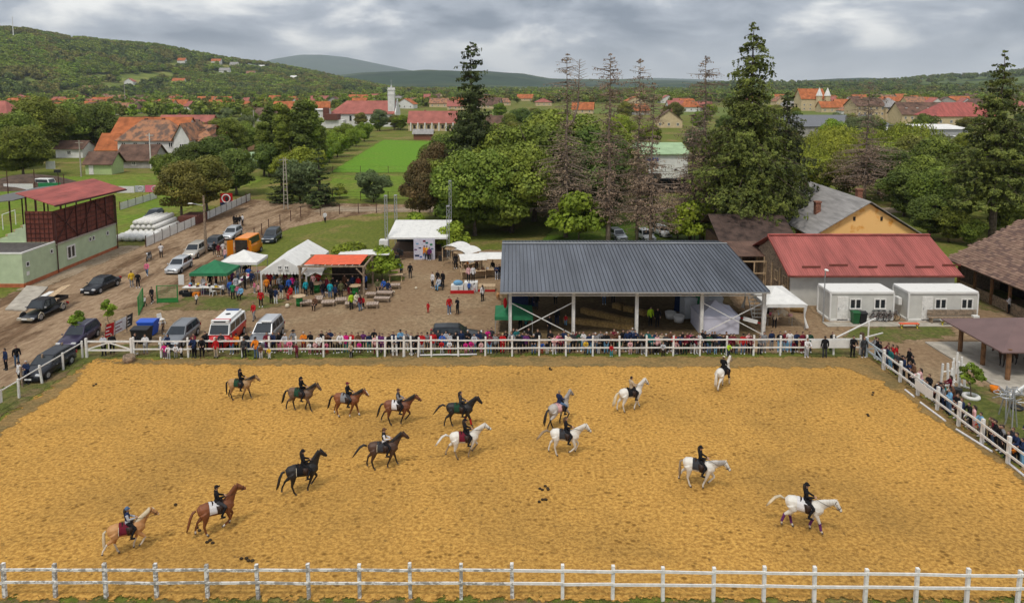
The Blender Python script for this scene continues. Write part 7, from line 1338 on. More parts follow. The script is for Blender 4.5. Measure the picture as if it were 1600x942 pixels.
thing('flower_bundle', MB().ell((PX(716, 64.6, .8), 64.5, .82), (.5, .3, .26), 10, 6), CL['light blue'], 'pale blue bundle on the second step of the podium', 'bundle', smooth=True)
# green mesh gates, bins, chair, banner by the road
GG = mat('green_gate_steel', (.03, .20, .045), .6, .1)
def meshgate(a, b, lab, solid=.45):
    a, b = Vector((*a, 0)), Vector((*b, 0)); o = empty('mesh_gate', a, 0, lab, 'gate', 'green mesh gates'); d = b-a; h = 1.7
    m = MB(); 
    for q in (Vector(), d): m.beam(q, q+Vector((0, 0, h)), .08, .08)
    for z in (.1, solid, h-.04): m.beam(Vector((0, 0, z)), d+Vector((0, 0, z)), .05, .06)
    m.build('frame', GG, o); MB().beam(Vector((0, 0, solid/2+.05)), d+Vector((0, 0, solid/2+.05)), .02, solid-.1).build('panel', GG, o); m = MB()
    for k in range(1, 16): m.beam(d*k/16+Vector((0, 0, solid)), d*k/16+Vector((0, 0, h-.05)), .014, .014)
    for k in range(1, 7): m.beam(Vector((0, 0, solid+k*.17)), d+Vector((0, 0, solid+k*.17)), .012, .012)
    setprops(m.build('mesh', GG, o), kind='stuff')
p0, p1, p2, p3 = P(246, 474), P(278, 473), P(217, 493), P(224, 478)
meshgate(p0[:2], p1[:2], 'green mesh gate leaf standing open by the green canopy'); meshgate(p2[:2], p3[:2], 'narrow green gate leaf edge-on beside the walking children', .2)
def bin_(cx, cy, w_, d_, h, m, lab, lid=None, rz=0, grp=None, wheels=True):
    o = empty('waste_bin', (cx, cy, .02), rz, lab, 'bin', grp); b = MB(); t = .82
    b.add([(-w_/2*t, -d_/2*t, .1), (w_/2*t, -d_/2*t, .1), (w_/2*t, d_/2*t, .1), (-w_/2*t, d_/2*t, .1), (-w_/2, -d_/2, h), (w_/2, -d_/2, h), (w_/2, d_/2, h), (-w_/2, d_/2, h)], [(0, 3, 2, 1), (4, 5, 6, 7), (0, 1, 5, 4), (1, 2, 6, 5), (2, 3, 7, 6), (3, 0, 4, 7)]); b.build('bin_body', m, o)
    l = MB(); l.prism([(-w_/2-.03, -d_/2-.04, h+.002), (-w_/2-.03, -d_/2-.02, h+.08), (-w_/2-.03, d_/2*.3, h+.17), (-w_/2-.03, d_/2+.03, h+.06), (-w_/2-.03, d_/2+.03, h+.002)], (0, 0, 0), (w_+.06, 0, 0)); l.build('lid', lid or m, o)
    for s in (-1, 1): MB().tube([(s*w_*.3-.03, d_*.3, .09), (s*w_*.3+.03, d_*.3, .09)], .09, 8).build('wheel', RUBBER, o)
BB = mat('blue_bin_plastic', (.02, .09, .48), .45, .06)
bin_(PX(223, 50.4, .6), 50.3, 1.3, 1.0, 1.15, BLACK, 'big black waste container behind the far fence'); bin_(PX(233, 52.2, .6), 52.1, 1.35, 1.05, 1.15, BB, 'big blue waste container behind the black one')
bin_(PX(1337, 54.6, .5), 54.7, .58, .6, 1.0, mat('green_bin_plastic', (.02, .10, .035), .5, .06), 'green wheelie bin in front of the left container'); bin_(PX(1348, 54.6, .5), 54.7, .58, .6, .95, BLACK, 'black wheelie bin beside the green one')
def chair(x, y, lab, rz=0, m=CANVAS, z=0.02, grp=None, loc=None):
    p = loc or P(x, y); o = empty('plastic_chair', (p[0], p[1], z), rz, lab, 'chair', grp); MB().box((0, 0, .44), (.46, .44, .04)).build('seat', m, o); MB().prism([(-.22, .2, .46), (.22, .2, .46), (.19, .28, .88), (-.19, .28, .88)], (0, 0, 0), (0, .03, .01)).build('backrest', m, o)
    for sx in (-1, 1):
        for sy in (-1, 1): MB().beam((sx*.19, sy*.18, .42), (sx*.23, sy*.22, 0), .04, .04).build('leg', m, o)
chair(252, 507, 'white plastic chair standing alone behind the blue container', 1.0); chair(333, 462, 'white plastic chair in front of the stall tables', 2.6)
pa, pb, pc, pd2 = P(164, 535), P(178, 530), P(197, 520), P(207, 514)
for a, b, c, lab in ((pa, pb, 'red', 'red end of the tilted sponsor banner by the road'), (pb, pc, 'white', 'white middle of the tilted sponsor banner by the road'), (pc, pd2, 'charcoal', 'black printed end of the tilted sponsor banner')):
    o = thing('road_banner', MB().prism([Vector((0, 0, .35)), (b-a)*.985+Vector((0, 0, .35)), (b-a)*.985+Vector((0, .2, 1.35)), Vector((0, .2, 1.35))], (0, 0, 0), (0, .02, 0)), CL[c], lab, 'banner', 'tilted sponsor banner pieces', a)
    d = b-a
    for k in range(3): q = Vector((0, -.02, .55+k*.27))+Vector((0, .05*k, 0)); MB().beam(q+d*.15, q+d*(.7 if k != 1 else .5), .02, .07).build('printed_bar', CL['white' if c != 'white' else 'maroon'], o)
    MB().beam((0, .12, 0), (0, .25, 1.5), .07, .07).build('stake', WOOD, o)
# banner along the left fence with text lines
o = empty('fence_banner', (-32.05, 37, 0), 0, 'long white sponsor banner tied to the left fence behind the black car', 'banner'); MB().prism([(0, 1.9, .45), (0, -10, .45), (0, -10, 1.28), (0, 1.9, 1.28)], (0, 0, 0), (.03, 0, 0)).build('cloth', CANVAS, o)
for k in range(3): MB().box((.04, .3, .66+k*.22), (.012, 2.2-.3*k, .07)).build('printed_line', CL['charcoal'], o)
MB().box((.04, -1.8, .85), (.012, .8, .5)).build('printed_crest', CL['navy'], o)
for k in range(11): thing('old_fence_stake', MB().beam((0, 0, 0), (rnd.uniform(-.05, .05), 0, 1.45), .10, .10), WOOD, 'grey wooden stake in the second row behind the left arena fence, ' + ['first', 'second', 'third', 'fourth', 'fifth', 'sixth', 'seventh', 'eighth', 'ninth', 'tenth', 'eleventh'][k]+' from the gate', 'stake', 'grey stakes left of the arena', (-33.0, 46.5-k*2.2, 0))
# stall tables with goods, umbrella, crates beneath the green canopy
def table(cx, cy, w_, d_, lab, cloth=CANVAS, h=.76, rz=0):
    o = empty('stall_table', (cx, cy, .02), rz, lab, 'table', 'tables of goods under the canopies'); MB().box((0, 0, h), (w_, d_, .04)).build('table_top', cloth, o)
    for sx in (-1, 1):
        for sy in (-1, 1): MB().beam((sx*(w_/2-.08), sy*(d_/2-.08), 0), (sx*(w_/2-.08), sy*(d_/2-.08), h-.02), .04, .04).build('leg', STEEL, o)
TB = [(-30.8, 63.2, 1.9, .8), (-28.9, 63.2, 1.8, .8), (-27.2, 64.6, .8, 1.8), (-27.1, 67.0, .8, 1.8), (-25.9, 68.6, 1.6, .8), (-23.4, 66.0, 1.6, .7), (-21.6, 66.3, 1.4, .7), (-18.3, 64.6, 1.6, .7), (22.6, 54.6, 2.2, .8), (22.4, 56.6, 2.2, .8)]
TW = ['front left under the green canopy', 'front right under the green canopy', 'at the right side of the green canopy', 'at the right side of the white canopy', 'beside the orange van', 'left inside the white party tent', 'right inside the white party tent', 'inside the pergola', 'front one under the white gazebo', 'back one under the white gazebo']
gk = ['white', 'pink', 'brown', 'cream', 'black', 'light blue', 'red', 'yellow', 'grey', 'tan', 'light grey', 'purple']
for k, (cx, cy, w_, d_) in enumerate(TB):
    table(cx, cy, w_, d_, 'table of goods '+TW[k], PLANK if k > 4 else CANVAS); r_ = random.Random(k)
    for j in range(8):
        c = (gk if k < 8 else ['white', 'cream', 'pale pink', 'light grey', 'beige', 'tan', 'grey', 'pink'])[(k*3+j) % (12 if k < 8 else 8)]; x, y = cx+r_.uniform(-.42, .42)*w_, cy+r_.uniform(-.38, .38)*d_; s_ = r_.uniform(.08, .17)
        m_ = MB(); (m_.ell((0, 0, s_), (s_*1.1, s_, s_), 8, 5) if j % 2 else m_.box((0, 0, s_*.7), (s_*2, s_*1.6, s_*1.4), rz=.3))
        thing('soft_toy' if (j % 2 and k < 5) else 'goods_item', m_, CL[c], '%s %s item %s' % (c, 'rounded' if j % 2 else 'boxy', 'on the table '+TW[k]), 'goods', 'goods on the stall tables', (x, y, .80), smooth=bool(j % 2))
o = empty('parasol', (P(331, 455).x, P(331, 455).y+.8, 0), 0, 'small pink and white parasol above the stall table', 'parasol'); MB().lathe((0, 0, 1.75), [(.75, 0), (.62, .14), (.35, .27), (.02, .34)], 16).build('shade', CL['pale pink'], o, True); MB().tube([(0, 0, 0), (0, 0, 2.08)], .02, 6).build('pole', STEEL, o)
for k, (x, y, c, s_) in enumerate([(293, 463, 'black', .55), (307, 462, 'orange', .45), (316, 459, 'purple', .4), (287, 460, 'black', .5), (325, 460, 'charcoal', .4)]): q = P(x, y); thing('crate', MB().box((0, 0, s_*.35), (s_*1.4, s_, s_*.7)), CL[c], c+' box on the grass under the front stall table, '+['left', 'middle', 'right', 'far left', 'far right'][k], 'box', 'boxes under the stall', q)
thing('sign_board', MB().box((P(284, 455).x, P(284, 455).y, 1.15), (.55, .05, 1.0)), CANVAS, 'white notice board on the left leg of the green canopy', 'board')
# things under the grey shed
HAY = mat('hay_bale_straw', (.36, .23, .085), .95, .25, 5, .5)
bl = MB().box((0, 0, .22), (1.0, .48, .44)).mesh('hay_bale', [HAY]); k = 0
for j, (ax, ay, bx, by, n) in enumerate([(4.9, 55.0, 9.6, 53.4, 6), (6.6, 57.4, 9.8, 54.9, 5), (9.6, 58.8, 11.4, 57.2, 3)]):
    for i in range(n):
        t = i/max(1, n-1); o = link('hay_bale', bl, None, (ax+(bx-ax)*t, ay+(by-ay)*t, .03), math.atan2(by-ay, bx-ax)+rnd.uniform(-.12, .12)); setprops(o, 'straw bale in the %s row on the shed floor, %s' % (['front', 'middle', 'back'][j], ['first', 'second', 'third', 'fourth', 'fifth', 'sixth'][i]+' from the left'), 'straw bale', 'straw bales in rows under the shed')
for x, y, z, r_, lab in ((14.3, 55.3, .03, .5, 'white oval tub standing on the shed floor'), (13.8, 56.2, .03, .5, 'second white tub just behind the first')):
    o = thing('tub', MB().lathe((0, 0, 0), [(.01, 0), (r_*.8, 0), (r_, .55), (r_*.9, .55), (r_*.7, .08), (.01, .08)], 16), CANVAS, lab, 'tub', 'white tubs', (x, y, z), smooth=True)
for k, (x, y, c, h) in enumerate([(14.5, 58, 'navy', 3.0), (15.1, 57.2, 'light grey', 2.9), (15.6, 56.4, 'green', 3.0), (15.8, 54.8, 'light grey', 2.7)]): thing('hanging_tarp', MB().prism([(0, 0, .1), (.9, -.8, .1), (.7, -.6, h), (.2, .1, h)], (0, 0, 0), (.03, .03, 0)), CL[c], c+' tarpaulin hanging left of the lavender tent, '+['first', 'second', 'third', 'last'][k], 'tarpaulin', 'tarpaulins under the shed', (x, y, 0))
thing('blue_curtain', MB().box((1.0, 59.4, 1.6), (2.8, .06, 3.1)), CL['navy'], 'dark blue screen hanging at the left end of the grey shed', 'curtain')
def steps():
    o = empty('judge_steps', (PX(1180, 56.5, 1), 56.3, 0), 0, 'white open steps up to a small judges platform', 'steps')
    for k in range(6): MB().box((0, k*.24-.6, .28+k*.27), (.95, .22, .05)).build('tread', WHITE, o)
    for s in (-1, 1): MB().beam((s*.5, -.8, .05), (s*.5, .75, 1.85), .05, .14).build('stringer', WHITE, o)
    for k in range(5): MB().box((-1.2, 1.3+k*.3, 1.9), (2.6, .26, .05)).build('deck_board', WHITE, o)
    MB().tube([(-.3, -.5, .3), (-.3, -.5, 2.4)], .03, 5).build('handrail', WHITE, o)
steps()
o = thing('red_white_tape', MB().beam((18.4, 52.6, 1.35), (20.2, 52.2, .95), .02, .09), CL['red'], 'red and white tape strung beside the lavender tent', 'tape'); o = thing('direction_board', MB().beam((18.8, 52.2, 1.35), (19.9, 52.0, 1.1), .04, .32), CANVAS, 'long white name board tilted on the tape by the right shed post', 'sign')
thing('red_bag', MB().ell((-.55, 52.3, 2.6), (.16, .16, .45), 8, 6), CL['red'], 'red bag hanging on the left front post of the grey shed', 'bag', smooth=True)
thing('round_bale', MB().tube([(PX(1185, 61, .6), 60.6, .65), (PX(1203, 61, .6), 60.9, .65)], [.64, .64], 18), mat('wrapped_bale', (.50, .42, .30), .8, .1, 2), 'pale round bale lying between grey shed and stable', 'bale', smooth=True); thing('round_bale', MB().tube([(25.0, 58.2, .5), (26.0, 57.8, .5)], [.5, .5], 16), HAY, 'brown hay bale at the corner of the red-roofed stable', 'bale')
thing('sand_heap', MB().lathe((PX(1205, 57.5, 0), 58.0, 0), [(1.7, 0), (1.1, .35), (.5, .62), (.02, .75)], 14), CL['beige'], 'small pale heap of sand behind the white gazebo', 'heap', smooth=True)
# lamp post, bench, rack by the containers
def lamp(x, y, h, lab, arm=(-.1, -.9), col=STEEL, r_=.055):
    p = P(x, y); o = empty('street_lamp', (p.x, p.y, 0), 0, lab, 'street lamp'); MB().tube([(0, 0, 0), (0, 0, h*.6), (0, 0, h)], [r_*1.3, r_, r_*.8], 8).build('pole', col, o); MB().tube([(0, 0, h), (arm[0], arm[1], h+.12)], .03, 6).build('arm', col, o); MB().ell((arm[0]*1.2, arm[1]*1.2, h+.1), (.16, .30, .08), 8, 5).build('lamp_head', CONTF, o, True)
lamp(1286, 503, 4.6, 'slim street lamp beside the left white container', arm=(-.15, -.5))
o = empty('long_bench', (37.6, 54.9, .08), 0, 'long weathered wooden bench against the right container', 'bench')
MB().box((0, 0, .45), (4.2, .45, .07)).build('seat', WOOD, o)
for k in range(3): MB().box((0, .25, .62+k*.17), (4.2, .05, .13)).build('back_slat', WOOD, o)
for x in (-1.9, 0, 1.9): MB().box((x, 0, .22), (.1, .42, .42)).build('leg', WOOD, o)
bench(1420, 513, 1.6, 0, 'low bench with orange seat and yellow legs in front of the containers', REDC, mat('yellow_legs', (.55, .45, .03), .6, .1), h=.42); bench(1480, 509, 1.2, 0, 'low white table with yellow legs beside the long bench', CANVAS, mat('yellow_legs', (.5,)*3), h=.5, cat='table')
for x, lab in ((39.4, 'white package on the right end of the long bench'),): thing('package', MB().box((x, 54.8, .64), (.5, .35, .2)), CANVAS, lab, 'package')
# jump stands, sapling in white tyre, bucket, scrap sculpture
JS = [(1470, 603), (1481, 604), (1488, 601), (1491, 595), (1498, 610), (1502, 592), (1497, 600), (1507, 606), (1494, 585), (1483, 612)]
for k, (x, y) in enumerate(JS):
    p = P(x, y); o = empty('jump_stand', (p.x, p.y, .05), .3*k, 'white show-jump stand leaning in the cluster by the young palm, number %s from the left' % ['one', 'two', 'three', 'four', 'five', 'six', 'seven', 'eight', 'nine', 'ten'][k], 'jump stand', 'white jump stands'); MB().beam((0, 0, 0), (rnd.uniform(-.1, .15), rnd.uniform(-.1, .1), 1.55), .11, .11).build('upright', WHITE, o); MB().box((0, 0, .05), (.6, .1, .08)).build('foot', WHITE, o)
thing('jump_pole', MB().tube([P(1470, 592)+Vector((0, 0, .5)), P(1485, 590)+Vector((0, 0, .5))], .05, 6), WHITE, 'white pole lying across the two leftmost jump stands', 'pole')
p = P(1517, 622); t = MB(); t.tube([(math.cos(a)*.42, math.sin(a)*.42, .12) for a in [2*math.pi*k/20 for k in range(21)]], .13, 8); thing('planter_tyre', t, CANVAS, 'white painted tyre around the young palm', 'tyre', None, p, smooth=True)
tree('young_palm', broadleaf(90, 2.3, .75, 420, LF_BRIGHT, .16, 9, .26, .05, .45), p, 'young drooping plant growing from the white tyre'); thing('flower_pot', MB().cyl((p.x-.6, p.y+.5, 0), .3, .45, 12), BLACK, 'black tub behind the white tyre', 'pot')
thing('bucket', MB().lathe((0, 0, 0), [(.01, .0), (.22, 0), (.30, .42), (.27, .42), (.2, .04), (.01, .04)], 16), CL['orange'], 'bright orange bucket on the grass', 'bucket', None, P(1554, 613), smooth=True)
def scrap(x, y, lab, seed, h=2.0):
    p = P(x, y); r_ = random.Random(seed); o = empty('metal_rack', (p.x, p.y, 0), 0, lab, 'rack')
    for k in range(3): a = k*2.1; MB().tube([(math.cos(a)*.35, math.sin(a)*.35, 0), (0, 0, h)], .04, 6).build('leg', STEEL, o)
    for k in range(7): a = r_.uniform(0, 6.28); z = h*r_.uniform(.5, 1); MB().tube([(0, 0, z), (math.cos(a)*.5, math.sin(a)*.5, z+r_.uniform(-.1, .3)), (math.cos(a+.5)*.8, math.sin(a+.5)*.8, z+r_.uniform(-.3, .4))], .03, 5).build('rod', STEEL, o)
    b = MB(); b.tube([(-.4+math.cos(a)*.36, math.sin(a)*.26, h*.8) for a in [2*math.pi*k/14 for k in range(15)]], .03, 5); b.build('ring', STEEL, o)
scrap(1570, 652, 'tangle of pale metal stands with a ring, left one', 4); scrap(1580, 668, 'taller pale metal stand leaning beside the tangle', 6, 2.4); thing('leaning_beam', MB().beam(P(1578, 640)+Vector((0, 0, .9)), P(1604, 612)+Vector((0, 0, .5)), .14, .14), CONTF, 'pale beam propped against the metal stands', 'beam')
thing('black_basin', MB().lathe(P(1588, 640), [(.3, 0), (.42, .2), (.38, .2), (.26, .03), (.01, .03)], 14), BLACK, 'black basin on the ground behind the metal stands', 'basin', smooth=True)
# poles lying along the fences
for k, (a, b, c) in enumerate([((656, 557), (704, 556), 'white'), ((704, 556.5), (745, 555.5), 'white'), ((1414, 611), (1428, 622), 'white'), ((1438, 631), (1477, 660), 'white'), ((1494, 673), (1550, 708), 'white'), ((1577, 727), (1600, 746), 'white')]):
    pa_, pb_ = P(*a)+Vector((0, 0, .11)), P(*b)+Vector((0, 0, .11)); thing('ground_pole', MB().tube([pa_, pb_], .06, 8), CL['white'], 'white jump pole on the ground '+['left piece below the middle of the far fence', 'right piece below the middle of the far fence', 'nearest the blue-grey gate', 'second along the right fence', 'third along the right fence', 'nearest the right picture edge'][k], 'pole', 'poles lying along the fences')
# tub by the gate
o = thing('wooden_tub', MB().lathe((0, 0, 0), [(.01, 0), (.36, 0), (.44, .25), (.40, .55), (.34, .55), (.36, .1), (.01, .1)], 14), WOOD, 'old wooden tub at the foot of the far fence beside the gate', 'tub', None, P(202, 566)+Vector((0, 0, .0)), smooth=True)
# leaning extra posts in the crowd fence
for k, x in enumerate((602, 614, 631, 643, 654, 620)): q = P(x, 556); q.z = 0; MBx = MB().beam((0, 0, 0), (.06*(-1)**k, 0, 1.5), .13, .13); thing('fence_leaf_post', MBx, WHITE, 'upright of the spare gate leaf in the far fence, '+['first', 'second', 'fourth', 'fifth', 'last', 'third'][k]+' from the left', 'post', 'spare uprights in the far fence', (q.x, 47.42+.25*(k % 2), 0))
for k in range(2): thing('slanting_pole', MB().beam((24.5+k*2.6, 48.0+.8*k, 1.3-.3*k), (29.2+.3*k, 51.5-.6*k, .6+1.0*(1-k)), .08, .08), WHITE, ['upper slanting white pole leading from the far fence to the yard', 'lower slanting white pole leading from the far fence to the yard'][k], 'pole')
thing('white_stake', MB().beam((PX(1357, 50.5, 1), 50.5, 0), (PX(1357, 50.5, 1), 50.5, 1.6), .09, .09), WHITE, 'white stake where the slanting poles end', 'stake')
# white board fence by the road, mesh fences, poles
def panels(x, y0, y1, lab, n, h=1.15, y_axis=True):
    o = empty('board_fence', (x, y0, 0), 0, lab, 'fence'); L_ = (y1-y0)/n
    me = MB().box((0, L_/2, h/2+.05), (.04, L_-.08, h)).mesh('panel', [WHITEOLD if False else CANVAS]); pe = MB().beam((0, 0, 0), (0, 0, h+.3), .08, .08).mesh('post', [OXIDED])
    for k in range(n): link('panel', me, o, (0, k*L_, 0)); link('post', pe, o, (0, k*L_, 0))
    link('post', pe, o, (0, y1-y0, 0))
panels(-45.7, 83.3, 119, 'white panel fence with dark posts running along the dirt road', 17); panels(-63.0, 109, 121, 'short white panel fence at the edge of the football pitch', 5)
def wires(name, pts, sp, h, lab, m=OXIDED, pm=None):
    o = empty(name, (pts[0][0], pts[0][1], 0), 0, lab, 'fence'); b = Vector((*pts[0], 0)); ps = []
    for a, c in zip(pts[:-1], pts[1:]):
        a, c = Vector((*a, 0)), Vector((*c, 0)); n = max(1, int((c-a).length/sp)); ps += [a+(c-a)*k/n for k in range(n)]
    ps.append(Vector((*pts[-1], 0))); me = MB().beam((0, 0, 0), (0, 0, h+.1), .09, .09).mesh('post', [pm or m])
    for p in ps: link('post', me, o, p-b)
    for z in (.3, .7, h): w_ = MB(); w_.tube([p-b+Vector((0, 0, z)) for p in ps], .014, 4); w_.build('wire', m, o)
wires('wire_fence', [tuple(P(372, 392)[:2]), tuple(P(420, 360)[:2]), tuple(P(470, 339)[:2]), tuple(P(560, 333)[:2]), tuple(P(700, 332)[:2])], 2.6, 1.5, 'wire fence with dark posts curving round the grass beside the stalls'); wires('wire_fence', [tuple(P(385, 318)[:2]), tuple(P(520, 314)[:2]), tuple(P(650, 314)[:2])], 4.5, 1.6, 'wire fence between the gravel lane and the hay meadow'); wires('wire_fence', [tuple(P(520, 271)[:2]), tuple(P(650, 271)[:2])], 6, 1.6, 'dark fence between hay meadow and wheat field')
# utility poles
def upole(x, y, h, lab, r_=.14, m=None, arm=1, Y=None):
    p = P(x, y) if Y is None else Vector((PX(x, Y, 0), Y, 0)); o = empty('utility_pole', (p.x, p.y, 0), 0, lab, 'utility pole', 'poles'); MB().tube([(0, 0, 0), (0, 0, h)], [r_*1.3, r_*.75], 8).build('pole', m or CONCR, o)
    if arm: MB().beam((-.9, 0, h-.5), (.9, 0, h-.5), .09, .09).build('crossarm', m or CONCR, o)
    return o
o = upole(322, 396, 7.0, 'wooden pole with a lamp arm standing in the parked cars', .15, WOOD, 0); MB().tube([(0, 0, 5.8), (-1.3, -.2, 6.1)], .04, 5).build('lamp_arm', STEEL, o); MB().ell((-1.5, -.2, 6.1), (.35, .14, .07), 8, 5).build('lamp_head', CONTF, o)
def pylon(x, y, h, lab):
    p = P(x, y); o = empty('pylon', (p.x, p.y, 0), 0, lab, 'pylon'); b = MB()
    for s in (-1, 1): b.beam((s*.34, 0, 0), (s*.16, 0, h), .11, .15)
    for k in range(13): z = .5+k*h/13.5; b.beam((-.40+.24*z/h, 0, z), (.40-.24*z/h, 0, z), .05, .06)
    b.build('concrete_post', CONCR, o); MB().beam((-.9, 0, h-.4), (.6, 0, h-.3), .07, .07).build('crossarm', STEEL, o)
pylon(447, 327, 8.4, 'concrete ladder-shaped power pylon beside the gravel lane')
for x, Y, h, lab in ((127, 150, 8, 'grey utility pole left of the green hut'), (236, 165, 8.5, 'white utility pole against the farmhouse wall'), (196, 600, 22, 'tall white mast below the forested hill'), (397, 300, 9, 'utility pole left of the poplars')): upole(x, 0, h, lab, .13 if Y < 300 else .25, None if x != 236 else WHITE, Y=Y)
for x, Y, h, lab in ((16, 100, 7.5, 'dark red floodlight mast at the left picture edge'), (58, 102, 7.5, 'dark red floodlight mast, second from the left'), (95, 104, 7, 'floodlight mast with a lamp above the red roof'), (103, 108, 6, 'thin dark mast right of the floodlight')): o = upole(x, 0, h, lab, .07, OXIDED, 0, Y=Y); (MB().box((0, -.1, h), (.9, .3, .45)).build('floodlight', BLACK, o) if x in (95,) else None)
mast = empty('radio_mast', tuple(P(20, 42, Y=1260)), 0, 'thin radio mast on the hill crest', 'mast'); MB().tube([(0, 0, -15), (0, 0, 18)], [.9, .4], 6).build('shaft', CONTF, mast)
# pipes, wrapped bales, banners by the pitch
k = 0
for j in range(3):
    for i in range(6-j): q = Vector((-53.6-i*.72-.36*j+5.5, 92-2*j*.1, .42+j*.62)); thing('plastic_pipe', MB().tube([(0, -3, 0), (0, 3, 0)], .34, 14), WHITE, 'white plastic pipe in the %s layer of the stack, %s from the right' % (['bottom', 'middle', 'top'][j], ['first', 'second', 'third', 'fourth', 'fifth', 'sixth'][i]), 'pipe', 'stacked white pipes', (q.x+.2, 93.5, q.z), smooth=True)
for j in range(3):
    for i in range(5): thing('wrapped_bale', MB().ell((0, 0, .42), (.62, .60, .45), 10, 7), CANVAS, 'white plastic-wrapped bale beside the board fence, row %s from the front, %s from the right' % (['first', 'second', 'third'][j], ['first', 'second', 'third', 'fourth', 'fifth'][i]), 'bale', 'white wrapped bales', (-47.2-i*.95+rnd.uniform(-.1, .1), 86.8+j*1.1, .0), smooth=True)
thing('crate_stack', MB().box((-46.9, 99.2, .6), (2.6, 4.0, 1.2)), BROWNW, 'brown crate stack behind the board fence', 'crate')
for (x0, x1, y, h, c, lab) in ((6, 52, 298, 1.3, 'white', 'white hoarding behind the pitch at the far left'), (60, 95, 297, 1.4, 'green', 'green sponsor hoarding beside the white lorry'), (178, 210, 302, 1.3, 'white', 'white hoarding with grey wheel print behind the red roof'), (211, 226, 301, 1.3, 'light grey', 'grey hoarding with wheel print'), (227, 252, 301, 1.4, 'pink', 'pink-red hoarding with a big wheel print')):
    a, b = P(x0, y), P(x1, y); o = thing('hoarding', MB().prism([(0, 0, .05), (b-a)+Vector((0, 0, .05)), (b-a)+Vector((0, 0, h)), (0, 0, h)], (0, 0, 0), (0, .06, 0)), CL[c], lab, 'banner', 'hoardings round the pitch', a)
    if c in ('pink', 'light grey'): t = MB(); m_ = (b-a)*.6; t.tube([m_+Vector((math.cos(q)*.5, -.05, .7+math.sin(q)*.5)) for q in [2*math.pi*j/14 for j in range(15)]], .07, 5); t.build('wheel_print', CL['white'], o)
a = P(354, 322); o = empty('round_poster', a, 0, 'square red banner with a white ring at the road bend', 'banner'); MB().box((0, 0, 1.2), (2.1, .06, 1.9)).build('cloth', CL['red'], o); t = MB(); t.tube([(math.cos(q)*.66, -.06, 1.25+math.sin(q)*.66) for q in [2*math.pi*j/18 for j in range(19)]], .11, 6); t.build('white_ring', CL['white'], o); MB().ell((.1, -.06, 1.2), (.3, .03, .42), 8, 6).build('dark_figure', BLACK, o); MB().box((0, -.002, .35), (2.1, .07, .5)).build('dark_band', CL['navy'], o)
a = P(80, 275); thing('scoreboard', MB().box((a.x, a.y, 2.4), (1.9, .3, 1.7)), CANVAS, 'small white scoreboard on a green post at the pitch corner', 'scoreboard'); thing('goal_frame', MB().tube([P(25, 352)+Vector((0, 0, 0)), P(25, 352)+Vector((0, 0, 2.2)), P(5, 360)+Vector((0, 0, 2.2)), P(5, 360)], .06, 6), WHITE, 'white football goal partly behind the stand', 'goal')
thing('rubble_heap', MB().lathe(P(40, 290), [(9, 0), (6, 1.2), (2.5, 2.0), (.1, 2.2)], 16), mat('bare_earth', (.10, .065, .045), .95, .3, 1, .6), 'long dark heap of earth behind the pitch', 'heap', smooth=True)
thing('paving_slab', MB().prism([P(8, 485), P(40, 487), P(75, 450), P(42, 448)], (0, 0, .02), (0, 0, .12)), CONCR, 'pale concrete slab beside the pickup', 'slab')
# droppings and hoof-kicked clods on the sand
cm_ = mat('dung_clod', (.045, .03, .015), .95, .2, 5); r_ = random.Random(9)
for k, (x, y, n) in enumerate([(334, 850, 3), (306, 828, 2), (852, 765, 5), (850, 785, 4), (862, 578, 3), (278, 794, 1), (388, 875, 5), (1365, 617, 2), (1362, 650, 2), (148, 604, 2)]):
    m_ = MB(); p = P(x, y)
    for j in range(n): m_.ell((r_.uniform(-.3, .3), r_.uniform(-.2, .2), .05), (.09, .07, .055), 7, 5)
    o = thing('dung_pile', m_, cm_, 'dark horse droppings on the sand '+['below the chestnut horse', 'left of the chestnut horse', 'centre, upper patch', 'centre, lower patch', 'near the far rail', 'between palomino and chestnut', 'near the bottom fence', 'near the right corner', 'right of the walking white horse', 'near the left corner'][k], 'droppings', 'horse droppings', (p.x, p.y, .06)); o['kind'] = 'stuff'
for k, (x, y) in enumerate([(1290, 570), (52, 931), (68, 933), (356, 933), (1000, 938)]): pass
hose = [(x, 21.2+.12*math.sin(x*.7), .06) for x in np.linspace(-20, 20, 40)]; thing('black_hose', MB().tube(hose, .03, 6), BLACK, 'long black hose lying in the grass along the near fence', 'hose')
